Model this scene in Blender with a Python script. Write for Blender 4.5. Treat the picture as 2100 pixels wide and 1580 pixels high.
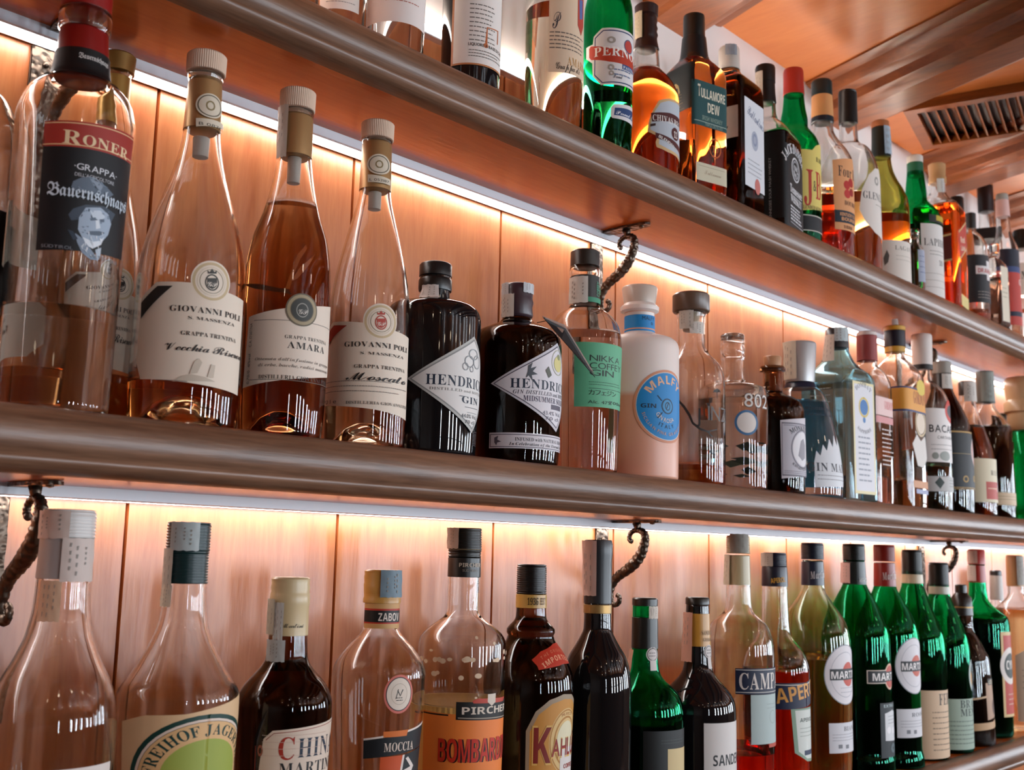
import bpy, bmesh, math, random
from math import sin, cos, radians, pi, atan, atan2, hypot
from mathutils import Vector, Matrix
random.seed(7)
for o in list(bpy.data.objects): bpy.data.objects.remove(o, do_unlink=True)
SC = bpy.context.scene
COL = SC.collection

# ------------------------------------------------------------------ camera, light, exposure
cam_data = bpy.data.cameras.new('camera')
cam = bpy.data.objects.new('camera', cam_data); COL.objects.link(cam)
cam.matrix_world = Matrix(((0.6783, -0.1277, -0.7236, 0.0), (-0.7344, -0.0877, -0.6730, -1.10), (0.0225, 0.9879, -0.1533, 1.50), (0, 0, 0, 1)))
cam_data.sensor_fit = 'HORIZONTAL'; cam_data.sensor_width = 36.0
cam_data.lens = 36.0 * 2249.56 / 2100.0
cam_data.clip_start = 0.02; cam_data.clip_end = 60
cam_data.dof.use_dof = True; cam_data.dof.focus_distance = 1.36; cam_data.dof.aperture_fstop = 8.5
SC.camera = cam
vs = SC.view_settings
vs.view_transform = 'Standard'; vs.look = 'None'; vs.gamma = 1.0; vs.use_curve_mapping = False; vs.exposure = 0.46
cy = SC.cycles
cy.max_bounces = 18; cy.transmission_bounces = 16; cy.glossy_bounces = 6; cy.diffuse_bounces = 3; cy.transparent_max_bounces = 24; cy.volume_bounces = 0
cy.caustics_reflective = False; cy.caustics_refractive = True; cy.sample_clamp_indirect = 4.0
world = bpy.data.worlds.new('room_air'); SC.world = world; world.use_nodes = True
bg = world.node_tree.nodes['Background']; bg.inputs[0].default_value = (0.62, 0.70, 0.80, 1); bg.inputs[1].default_value = 0.03

CEIL = 2.551; FARY = -5.4
WIN = [(-0.86, -0.72), (1.12, 1.34), (2.02, 2.24), (3.05, 3.32), (4.45, 4.80), (5.70, 6.10)]   # tall windows opposite the bar
SWIN = [(-1.95, -1.45), (-3.15, -2.60), (-4.40, -3.80)]   # windows in the end wall on the right
WZ = (0.95, 2.15)
def area(name, loc, rot, sx, sy, power, col):
    d = bpy.data.lights.new(name, 'AREA'); d.shape = 'RECTANGLE'; d.size = sx; d.size_y = sy; d.energy = power; d.color = col
    o = bpy.data.objects.new(name, d); COL.objects.link(o); o.location = loc; o.rotation_euler = rot
    return o
RX = 6.6
for a, b in WIN:          # daylight that comes in through each window of the room
    area('window_daylight', ((a + b) / 2, FARY - 0.05, (WZ[0] + WZ[1]) / 2), (radians(90), 0, 0), b - a, WZ[1] - WZ[0], 180 * (b - a), (0.80, 0.90, 1.0))
for a, b in SWIN:
    area('window_daylight', (RX + 0.02, (a + b) / 2, (WZ[0] + WZ[1]) / 2), (radians(90), 0, radians(90)), b - a, WZ[1] - WZ[0], 62 * (b - a), (0.80, 0.90, 1.0))
for i in range(6):        # small warm ceiling lamps of the room
    for r in range(2):
        d = bpy.data.lights.new('ceiling_lamp', 'POINT'); d.energy = 0.8; d.color = (1.0, 0.80, 0.58); d.shadow_soft_size = 0.035
        o = bpy.data.objects.new('ceiling_lamp', d); COL.objects.link(o); o.location = (-0.9 + i * 0.85, -1.9 - r * 1.5, 2.42)

# ------------------------------------------------------------------ materials
MATS = {}
def lin(h):
    h = h.lstrip('#')[:6]
    f = lambda v: v / 12.92 if v <= 0.04045 else ((v + 0.055) / 1.055) ** 2.4
    return tuple(f(int(h[i:i + 2], 16) / 255) for i in (0, 2, 4)) + (1,)
def newmat(n):
    m = bpy.data.materials.new(n); m.use_nodes = True; nt = m.node_tree
    for x in list(nt.nodes): nt.nodes.remove(x)
    out = nt.nodes.new('ShaderNodeOutputMaterial')
    return m, nt, out
def absorb(nt, out, t, L):
    """transmittance t over L metres"""
    s = [-math.log(max(c, 1e-4)) / L for c in t]; d = max(s)
    v = nt.nodes.new('ShaderNodeVolumeAbsorption'); v.inputs['Density'].default_value = d
    v.inputs['Color'].default_value = tuple(1 - x / d for x in s) + (1,)
    nt.links.new(v.outputs[0], out.inputs['Volume'])
GLASS = {'clear': (.985, .985, .98), 'green': (.15, .72, .47), 'blue': (.70, .89, .95), 'olive': (.80, .78, .50), 'palegreen': (.93, .97, .90), 'brown': (1, 1, 1), 'capglass': (.97, .96, .95)}
LIQ = {'water': (.96, .96, .95), 'amber': (.50, .20, .055), 'amberdk': (.42, .135, .035), 'paleamber': (.86, .66, .45), 'palepink': (.93, .84, .76), 'whisky': (.84, .22, .04), 'whiskylt': (.93, .62, .30), 'redamber': (.80, .13, .035),
       'straw': (.93, .80, .62), 'greendk': (.14, .22, .10), 'greenwater': (.70, .86, .74), 'bluewater': (.80, .92, .95), 'pink': (.92, .60, .55), 'cola': (.05, .02, .012), 'brownglass': (.10, .022, .005), 'redbitter': (.85, .06, .02), 'aperol': (.85, .09, .02), 'vermouth': (.86, .70, .44), 'orange': (.95, .30, .05)}
def M(key):
    if key in MATS: return MATS[key]
    if key.startswith('#'):
        hexc, flag = key[:7], key[7:]
        if flag == 'g': return M('glass:capglass')
        m, nt, out = newmat('finish_' + key[1:])
        p = nt.nodes.new('ShaderNodeBsdfPrincipled'); p.inputs['Base Color'].default_value = lin(hexc)
        if flag == 'm': p.inputs['Metallic'].default_value = .5; p.inputs['Roughness'].default_value = .38
        elif flag == 'p': p.inputs['Roughness'].default_value = .5; p.inputs['Specular IOR Level'].default_value = .35
        else:
            p.inputs['Roughness'].default_value = .33
        if flag == 'p':
            tx = nt.nodes.new('ShaderNodeTexNoise'); tx.inputs['Scale'].default_value = 900; bp = nt.nodes.new('ShaderNodeBump'); bp.inputs['Strength'].default_value = .06
            nt.links.new(tx.outputs[0], bp.inputs['Height']); nt.links.new(bp.outputs[0], p.inputs['Normal'])
        nt.links.new(p.outputs[0], out.inputs[0])
    elif key.startswith('glass:'):
        k = key[6:]
        m, nt, out = newmat('glass_' + k)
        g = nt.nodes.new('ShaderNodeBsdfGlass'); g.inputs['Color'].default_value = GLASS[k] + (1,); g.inputs['IOR'].default_value = 1.47; g.inputs['Roughness'].default_value = 0.0
        nt.links.new(g.outputs[0], out.inputs[0])
        if k == 'brown': absorb(nt, out, LIQ['brownglass'], .05)
    elif key.startswith('liq:'):
        k = key[4:]
        m, nt, out = newmat('liquid_' + k)
        t = nt.nodes.new('ShaderNodeBsdfTransparent'); nt.links.new(t.outputs[0], out.inputs[0])
        absorb(nt, out, LIQ[k], .07)
    elif key == 'cream':
        m, nt, out = newmat('cream_liqueur'); p = nt.nodes.new('ShaderNodeBsdfPrincipled'); p.inputs['Base Color'].default_value = lin('#f0b862'); p.inputs['Roughness'].default_value = .4
        nt.links.new(p.outputs[0], out.inputs[0])
    elif key == 'black':
        m, nt, out = newmat('black_glass'); p = nt.nodes.new('ShaderNodeBsdfPrincipled'); p.inputs['Base Color'].default_value = (.006, .006, .007, 1); p.inputs['Roughness'].default_value = .03; p.inputs['IOR'].default_value = 1.5
        nt.links.new(p.outputs[0], out.inputs[0])
    MATS[key] = m
    return m
def frosted_mat(level):
    m, nt, out = newmat('frosted_glass')
    p = nt.nodes.new('ShaderNodeBsdfPrincipled'); p.inputs['Roughness'].default_value = .38
    p.inputs['Subsurface Weight'].default_value = .35; p.inputs['Subsurface Radius'].default_value = (.03, .02, .015); p.inputs['Subsurface Scale'].default_value = .5
    tc = nt.nodes.new('ShaderNodeTexCoord'); sp = nt.nodes.new('ShaderNodeSeparateXYZ'); nt.links.new(tc.outputs['Object'], sp.inputs[0])
    mr = nt.nodes.new('ShaderNodeMapRange'); mr.inputs['From Min'].default_value = level - .004; mr.inputs['From Max'].default_value = level + .004
    nt.links.new(sp.outputs['Z'], mr.inputs['Value'])
    mx = nt.nodes.new('ShaderNodeMix'); mx.data_type = 'RGBA'; mx.inputs[6].default_value = lin('#e0a48a'); mx.inputs[7].default_value = lin('#e9ddd6')
    nt.links.new(mr.outputs[0], mx.inputs[0]); nt.links.new(mx.outputs[2], p.inputs['Base Color']); nt.links.new(p.outputs[0], out.inputs[0])
    return m
def wood(name, c1, c2, axis, rough, scale=9, stretch=14, spec=.4, streak=.0):
    m, nt, out = newmat(name); N = nt.nodes.new; Lk = nt.links.new
    tc = N('ShaderNodeTexCoord'); mp = N('ShaderNodeMapping'); s = [scale * 1.0] * 3; s[axis] = scale / stretch; mp.inputs['Scale'].default_value = s
    Lk(tc.outputs['Object'], mp.inputs[0])
    n1 = N('ShaderNodeTexNoise'); n1.inputs['Scale'].default_value = 4; n1.inputs['Detail'].default_value = 7; n1.inputs['Roughness'].default_value = .62; n1.inputs['Distortion'].default_value = .6; Lk(mp.outputs[0], n1.inputs['Vector'])
    n2 = N('ShaderNodeTexNoise'); n2.inputs['Scale'].default_value = 34; n2.inputs['Detail'].default_value = 4; Lk(mp.outputs[0], n2.inputs['Vector'])
    ad = N('ShaderNodeMath'); ad.operation = 'MULTIPLY_ADD'; ad.inputs[1].default_value = .38; Lk(n2.outputs[0], ad.inputs[0]); Lk(n1.outputs[0], ad.inputs[2])
    cr = N('ShaderNodeValToRGB'); cr.color_ramp.elements[0].position = .48; cr.color_ramp.elements[1].position = .88
    cr.color_ramp.elements[0].color = lin(c1); cr.color_ramp.elements[1].color = lin(c2); Lk(ad.outputs[0], cr.inputs[0])
    p = N('ShaderNodeBsdfPrincipled'); p.inputs['Roughness'].default_value = rough; p.inputs['Specular IOR Level'].default_value = spec
    Lk(cr.outputs[0], p.inputs['Base Color'])
    bp = N('ShaderNodeBump'); bp.inputs['Strength'].default_value = .12; bp.inputs['Distance'].default_value = .002; Lk(n2.outputs[0], bp.inputs['Height']); Lk(bp.outputs[0], p.inputs['Normal'])
    Lk(p.outputs[0], out.inputs[0]); MATS[name] = m
    return m
def emit(name, col, s):
    m, nt, out = newmat(name); e = nt.nodes.new('ShaderNodeEmission'); e.inputs[0].default_value = col + (1,); e.inputs[1].default_value = s; nt.links.new(e.outputs[0], out.inputs[0]); return m
def iron_mat():
    m, nt, out = newmat('hammered_iron'); N = nt.nodes.new; Lk = nt.links.new
    p = N('ShaderNodeBsdfPrincipled'); p.inputs['Base Color'].default_value = lin('#5d5046'); p.inputs['Metallic'].default_value = .9; p.inputs['Roughness'].default_value = .36
    tc = N('ShaderNodeTexCoord'); v = N('ShaderNodeTexVoronoi'); v.inputs['Scale'].default_value = 150; v.feature = 'SMOOTH_F1'; Lk(tc.outputs['Object'], v.inputs['Vector'])
    bp = N('ShaderNodeBump'); bp.inputs['Strength'].default_value = .9; bp.inputs['Distance'].default_value = .003; Lk(v.outputs['Distance'], bp.inputs['Height']); Lk(bp.outputs[0], p.inputs['Normal']); Lk(p.outputs[0], out.inputs[0])
    return m
PLANK = wood('panel_wood', '#aa5a2c', '#c27844', 2, .32, scale=7, stretch=9, spec=.75)
UNDER = wood('shelf_board_wood', '#b2541c', '#cc6a28', 0, .24, scale=6, stretch=9, spec=.5)
LIP = wood('walnut_molding_wood', '#543929', '#87634c', 0, .38, scale=10, stretch=14, spec=.55)
CEILW = wood('ceiling_wood', '#b4632e', '#c4743c', 1, .34, scale=3, stretch=5)
BEAMW = wood('beam_wood', '#63300f', '#8a4a1e', 1, .36, scale=6, stretch=9)
IRON = iron_mat()
LED = emit('led_diffuser_glow', (1.0, .94, .90), 11.5)
LED2 = emit('cove_led_glow', (1.0, .86, .74), 44.0)

# ------------------------------------------------------------------ helpers
def empty(name, loc, rot=0):
    o = bpy.data.objects.new(name, None); COL.objects.link(o); o.location = loc; o.rotation_euler = (0, 0, radians(rot)); o.empty_display_size = .02
    return o
def tag(o, label, cat, group=None):
    o['label'] = label; o['category'] = cat
    if group: o['group'] = group
    return o
def struct(o):
    o['kind'] = 'structure'; return o
def mesh(name, verts, faces, mats, parent=None, idx=None, smooth=None, loc=None):
    me = bpy.data.meshes.new(name); me.from_pydata(verts, [], faces)
    for m in (mats if isinstance(mats, (list, tuple)) else [mats]): me.materials.append(m)
    if idx: me.polygons.foreach_set('material_index', idx)
    if smooth is not None:
        me.polygons.foreach_set('use_smooth', [True] * len(me.polygons))
        me.update()
        if smooth < 179: me.set_sharp_from_angle(angle=radians(smooth))
    me.update()
    o = bpy.data.objects.new(name, me); COL.objects.link(o)
    if loc: o.location = loc
    if parent: o.parent = parent
    return o
def boxdata(x0, x1, y0, y1, z0, z1):
    v = [(x, y, z) for x in (x0, x1) for y in (y0, y1) for z in (z0, z1)]
    f = [(0, 1, 3, 2), (4, 6, 7, 5), (0, 4, 5, 1), (2, 3, 7, 6), (0, 2, 6, 4), (1, 5, 7, 3)]
    return v, f
def box(name, b, mat, parent=None):
    v, f = boxdata(*b); return mesh(name, v, f, mat, parent)
def boxes(name, bs, mat, parent=None):
    V, F = [], []
    for b in bs:
        v, f = boxdata(*b); n = len(V); V += v; F += [tuple(i + n for i in q) for q in f]
    return mesh(name, V, F, mat, parent)
def extrude_x(name, prof, x0, x1, mat, parent=None, smooth=35, nx=1):
    """closed (y,z) profile swept along x"""
    n = len(prof); V = []; F = []
    for k in range(nx + 1):
        x = x0 + (x1 - x0) * k / nx; V += [(x, y, z) for y, z in prof]
    for k in range(nx):
        a = k * n; F += [(a + i, a + n + i, a + n + (i + 1) % n, a + (i + 1) % n) for i in range(n)]
    F += [tuple(range(n)), tuple(reversed(range(nx * n, nx * n + n)))]
    o = mesh(name, V, F, mat, parent, smooth=smooth)
    bm = bmesh.new(); bm.from_mesh(o.data); bmesh.ops.recalc_face_normals(bm, faces=bm.faces); bm.to_mesh(o.data); bm.free()
    return o
def tube(path, radii, seg=8):
    V, F = [], []
    P = [Vector(p) for p in path]; n = len(P); up = Vector((1, 0, 0))
    for i, p in enumerate(P):
        t = (P[min(i + 1, n - 1)] - P[max(i - 1, 0)]).normalized(); a = up.cross(t)
        if a.length < 1e-4: a = Vector((0, 1, 0)).cross(t)
        a.normalize(); b = t.cross(a); r = radii[i] if isinstance(radii, (list, tuple)) else radii
        for k in range(seg):
            w = 2 * pi * k / seg; V.append(tuple(p + (a * cos(w) + b * sin(w)) * r))
    for i in range(n - 1):
        for k in range(seg):
            q = (k + 1) % seg; F.append((i * seg + k, i * seg + q, (i + 1) * seg + q, (i + 1) * seg + k))
    F += [tuple(reversed(range(seg))), tuple(range((n - 1) * seg, n * seg))]
    return V, F

# ------------------------------------------------------------------ bottles
def pchip(pts, step=3.0):
    """(r,z,s) rows, z rising: smooth monotone silhouette"""
    n = len(pts)
    if n < 3: return pts
    z = [p[1] for p in pts]; out = []
    def slopes(y):
        h = [max(z[i + 1] - z[i], 1e-3) for i in range(n - 1)]; d = [(y[i + 1] - y[i]) / h[i] for i in range(n - 1)]; m = [d[0]] + [0] * (n - 2) + [d[-1]]
        for i in range(1, n - 1):
            if d[i - 1] * d[i] > 0:
                w1 = 2 * h[i] + h[i - 1]; w2 = h[i] + 2 * h[i - 1]; m[i] = (w1 + w2) / (w1 / d[i - 1] + w2 / d[i])
        return m
    R = [p[0] for p in pts]; mr = slopes(R)
    for i in range(n - 1):
        h = z[i + 1] - z[i]; dr = abs(R[i + 1] - R[i]); k = 1 if (h > 40 and dr < 2.5) else max(1, min(8, int(max(h, dr) / step)))
        for j in range(k):
            t = j / k; h00 = 2 * t ** 3 - 3 * t * t + 1; h10 = t ** 3 - 2 * t * t + t; h01 = -2 * t ** 3 + 3 * t * t; h11 = t ** 3 - t * t
            out.append((h00 * R[i] + h10 * h * mr[i] + h01 * R[i + 1] + h11 * h * mr[i + 1], z[i] + t * h, pts[i][2] * (1 - t) + pts[i + 1][2] * t))
    out.append(tuple(pts[-1]))
    return out
def sect(r, s, k, a):
    """outline radius vector of the cross-section at angle a"""
    n = 2 + 7 * s; c, d = abs(cos(a)), abs(sin(a)); q = r / (c ** n + d ** n) ** (1 / n)
    return q * cos(a), q * sin(a) * (1 + (k - 1) * min(1, s * 2))
def lathe(prof, seg=56, k=1.0, rib=None, V=None, F=None, flip=False):
    V = [] if V is None else V; F = [] if F is None else F
    rings = []
    for p in prof:
        r, z = p[0] * .001, p[1] * .001; s = p[2] if len(p) > 2 else 0
        if r < 1e-6: rings.append([len(V)]); V.append((0, 0, z)); continue
        i0 = len(V)
        for j in range(seg):
            a = 2 * pi * (j + .5) / seg
            x, y = sect(r, s, k, a)
            if rib and j % 2: x *= rib; y *= rib
            V.append((x, y, z))
        rings.append(list(range(i0, i0 + seg)))
    for A, B in zip(rings, rings[1:]):
        if len(A) == 1 and len(B) == 1: continue
        for j in range(seg):
            q = (j + 1) % seg
            if len(A) == 1: f = (A[0], B[q], B[j])
            elif len(B) == 1: f = (A[j], A[q], B[0])
            else: f = (A[j], A[q], B[q], B[j])
            F.append(tuple(reversed(f)) if flip else f)
    return V, F
def rat(prof, z):
    for a, b in zip(prof, prof[1:]):
        if a[1] <= z <= b[1]:
            t = (z - a[1]) / max(b[1] - a[1], 1e-6); return a[0] + (b[0] - a[0]) * t, (a[2] + (b[2] - a[2]) * t)
    p = prof[0] if z < prof[0][1] else prof[-1]
    return p[0], p[2]
GC = {}
def glyph(style, ch):
    key = (style, ch)
    if key in GC: return GC[key]
    up, lo = {'R': (0x1D400, 0x1D41A), 'r': (0x1D400, 0x1D41A), 'I': (0x1D468, 0x1D482), 'C': (0x1D4D0, 0x1D4EA), 'F': (0x1D56C, 0x1D586), 'B': (0x1D5D4, 0x1D5EE)}.get(style, (0, 0))
    c = ch
    if up and 'A' <= ch <= 'Z': c = chr(up + ord(ch) - 65)
    elif up and 'a' <= ch <= 'z': c = chr(lo + ord(ch) - 97)
    elif style in 'Rr' and '0' <= ch <= '9': c = chr(0x1D7CE + ord(ch) - 48)
    elif style == 'B' and '0' <= ch <= '9': c = chr(0x1D7EC + ord(ch) - 48)
    cu = bpy.data.curves.new('lettering', 'FONT'); cu.body = c; cu.size = 1; cu.resolution_u = 3
    cu.offset = {'b': .013, 'r': -.008}.get(style, 0)
    ob = bpy.data.objects.new('lettering', cu); COL.objects.link(ob)
    me = ob.evaluated_get(bpy.context.evaluated_depsgraph_get()).to_mesh()
    v = [(p.co.x, p.co.y) for p in me.vertices]; f = [tuple(p.vertices) for p in me.polygons]
    ob.to_mesh_clear(); bpy.data.objects.remove(ob); bpy.data.curves.remove(cu)
    if v: x0 = min(p[0] for p in v); x1 = max(p[0] for p in v)
    else: x0, x1 = 0, .2
    GC[key] = (v, f, x0, x1); return GC[key]
CAPH = {'B': .71, 'R': .68, 'r': .68, 'I': .68, 'C': .70, 'F': .68}
def layout(style, s):
    """[(glyph, x offset)], width; unit = font size"""
    out = []; x = 0
    for ch in s:
        if ch == ' ': x += .26; continue
        g = glyph(style, ch)
        if not g[0]: x += .2; continue
        out.append((g, x - g[2])); x += g[3] - g[2] + (-.01 if style == 'C' else .03 if style in 'IF' else .085)
    return out, x - .06
def label_mesh(root, name, flat, Rm, items, lab, prof, k, kind, offs=0):
    """print every item of a label on the bottle surface: u along the girth, v up, in mm"""
    V, F, I, mats = [], [], [], []
    bm = bmesh.new()
    def mi(col):
        key = col + 'p'; m = M(key)
        if m not in mats: mats.append(m)
        return mats.index(m)
    base = radians(flat) if flat is not None else 0
    def place(u, v, e):
        r, s = rat(prof, v)
        if flat is None:
            th = u / Rm; a = th - pi / 2
            if s > .01: x, y = sect(r + e, s, k, a)
            else: x, y = (r + e) * cos(a), (r + e) * sin(a)
        else:
            a = atan2(u, Rm) + base - pi / 2
            x, y = sect(r + e, s, k, a)
        return x * .001, y * .001, v * .001
    vs_ = []
    for it in items:
        if it[0] == 'p': vs_ += [q[1] for q in it[2]]
        elif it[0] == 'r': vs_ += [it[3], it[5]]
        elif it[0] == 'e': vs_ += [it[3] - it[5], it[3] + it[5]]
    straight = False
    if vs_:
        va, vb = min(vs_), max(vs_); sam = [rat(prof, va + (vb - va) * i / 24)[0] for i in range(25)]
        if max(sam) - min(sam) < 2.2:
            rm_ = max(sam); s0 = rat(prof, (va + vb) / 2)[1]; prof = [(rm_, va - 60, s0), (rm_, vb + 60, s0)]; straight = True
    def put(polys, verts, col, layer, cut=True):
        bm.clear()
        vs = [bm.verts.new((x, y, 0)) for x, y in verts]
        for p in polys:
            try: bm.faces.new([vs[i] for i in p])
            except ValueError: pass
        big = [f for f in bm.faces if len(f.verts) > 4]
        if big: bmesh.ops.triangulate(bm, faces=big)
        if cut and verts:
            u0 = min(p[0] for p in verts); u1 = max(p[0] for p in verts); st = 4.0
            if u1 - u0 > st:
                x = math.floor(u0 / st) * st + st
                while x < u1 - .05:
                    bmesh.ops.bisect_plane(bm, geom=bm.verts[:] + bm.edges[:] + bm.faces[:], plane_co=(x, 0, 0), plane_no=(1, 0, 0)); x += st
            v0 = min(p[1] for p in verts); v1 = max(p[1] for p in verts)
            if v1 - v0 > 4 and not straight:
                y = math.floor(v0 / 4) * 4 + 4
                while y < v1 - .05:
                    bmesh.ops.bisect_plane(bm, geom=bm.verts[:] + bm.edges[:] + bm.faces[:], plane_co=(0, y, 0), plane_no=(0, 1, 0)); y += 4
        bm.normal_update(); bm.verts.index_update()
        n = len(V); e = .25 + min(.06, 1.1 / max(len(items), 1)) * layer + offs; c = mi(col)
        for w in bm.verts: V.append(place(w.co.x, w.co.y, e))
        for f in bm.faces:
            ids = [w.index + n for w in f.verts]
            if f.normal.z < 0: ids.reverse()
            F.append(tuple(ids)); I.append(c)
    for L, it in enumerate(items):
        t = it[0]
        if t == 'p': put([tuple(range(len(it[2])))], it[2], it[1], L)
        elif t == 'r':
            _, col, a, b, c, d = it; put([(0, 1, 2, 3)], [(a, b), (c, b), (c, d), (a, d)], col, L)
        elif t == 'e':
            _, col, u, v, ru, rv, inn = it; n = 40
            o = [(u + ru * cos(2 * pi * i / n), v + rv * sin(2 * pi * i / n)) for i in range(n)]
            if inn:
                q = [(u + ru * inn * cos(2 * pi * i / n), v + rv * inn * sin(2 * pi * i / n)) for i in range(n)]
                put([(i, (i + 1) % n, n + (i + 1) % n, n + i) for i in range(n)], o + q, col, L)
            else: put([tuple(range(n))], o, col, L)
        elif t == 't':
            _, st, s, u, v, h, W, col, ang = it
            gl, w = layout(st, s); sz = h / CAPH.get(st, .70); sx = W / max(w, .01) if W else sz
            if ang == 90: sx = W / max(w, .01) if W else sz
            ca, sa = cos(radians(ang)), sin(radians(ang))
            vv, ff = [], []
            for g, x in gl:
                n = len(vv)
                for a, b in g[0]:
                    p, q = (a + x) * sx, b * sz; vv.append((u + p * ca - q * sa, v + p * sa + q * ca))
                ff += [tuple(i + n for i in f) for f in g[1]]
            put(ff, vv, col, L)
        elif t == 'a':
            _, st, s, u, v, rad, a0, a1, h, col, fac = it
            gl, w = layout(st, s); sz = h / CAPH.get(st, .70); sg = 1 if rad > 0 else -1; rad = abs(rad)
            vv, ff = [], []
            ca = sz
            for g, x in gl:
                mid = x + (g[2] + g[3]) / 2; f_ = mid / max(w, .01); a = radians(a0 + (a1 - a0) * f_); n = len(vv)
                gx = min(sz, abs(radians(a1 - a0)) * rad / max(w, .01))
                for p, q in g[0]:
                    lx = (p - (g[2] + g[3]) / 2) * gx; ly = q * sz
                    rr = rad + sg * ly
                    b = a - sg * lx / rad
                    vv.append((u + fac * rr * cos(b), v + rr * sin(b)))
                ff += [tuple(i + n for i in f) for f in g[1]]
            put(ff, vv, col, L)
        elif t == 'l':
            _, col, u0, v0, u1, n, dy, th = it
            rnd = random.Random(int(u0 * 10 + v0))
            vv, ff = [], []
            for i in range(n):
                x = u0; end = u1 - (rnd.random() * .25 * (u1 - u0) if n > 1 else 0); y = v0 - i * dy
                if n == 1: segs = [(u0, u1)]
                else:
                    segs = []
                    while x < end - .4:
                        w = min(end - x, th * rnd.uniform(1.6, 4.5)); segs.append((x, x + w)); x += w + th * .7
                for a, b in segs:
                    m_ = len(vv); vv += [(a, y - th / 2), (b, y - th / 2), (b, y + th / 2), (a, y + th / 2)]; ff.append((m_, m_ + 1, m_ + 2, m_ + 3))
            put(ff, vv, col, L, cut=True)
    bm.free()
    if not V: return
    o = mesh(name, V, F, mats, root, I, 179)
    if lab: o['label'] = lab
    return o
def strip_patch(root, name, col, t0, t1, zt, zb, rt, rb, top, cap):
    nu, nv = 10, 8; V, F = [], []; rnd = random.Random(int(zt * 7 + t0))
    ph = rnd.random() * 6
    for j in range(nv + 1):
        f = j / nv; z = zt + (zb - zt) * f
        for i in range(nu + 1):
            th = radians(t0 + (t1 - t0) * i / nu) - pi / 2
            r = rt + (rb - rt) * f
            rr = max(r, cap(z) + .5) + .35 * sin(ph + i * 1.7) * sin(j * 1.3 + ph)
            dz = .5 * sin(ph + i * 2.3) if j == nv else (.3 * sin(i * 1.9) if j == 0 else 0)
            V.append((rr * cos(th) * .001, rr * sin(th) * .001, (z + dz) * .001))
    for j in range(nv):
        for i in range(nu):
            a = j * (nu + 1) + i; F.append((a, a + nu + 1, a + nu + 2, a + 1))
    I = [0] * len(F)
    # printed lines of the stamp
    n0 = len(V)
    for q in range(3):
        u0 = rnd.uniform(.12, .3) + q * .24; v0, v1 = rnd.uniform(.1, .3), rnd.uniform(.6, .92); w = .03
        steps = 7
        for k_ in range(steps + 1):
            f = v0 + (v1 - v0) * k_ / steps; z = zt + (zb - zt) * f
            for s_ in (0, 1):
                th = radians(t0 + (t1 - t0) * (u0 + w * s_ * (1 if k_ % 2 else 1.6))) - pi / 2; rr = max(rt + (rb - rt) * f, cap(z) + .5) + .55
                V.append((rr * cos(th) * .001, rr * sin(th) * .001, z * .001))
        for k_ in range(0, steps, 2):
            a = n0 + k_ * 2; F.append((a, a + 2, a + 3, a + 1)); I.append(1)
        n0 = len(V)
    mesh(name, V, F, [M(col + 'p'), M('#8f8880p')], root, I, 60)
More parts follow.
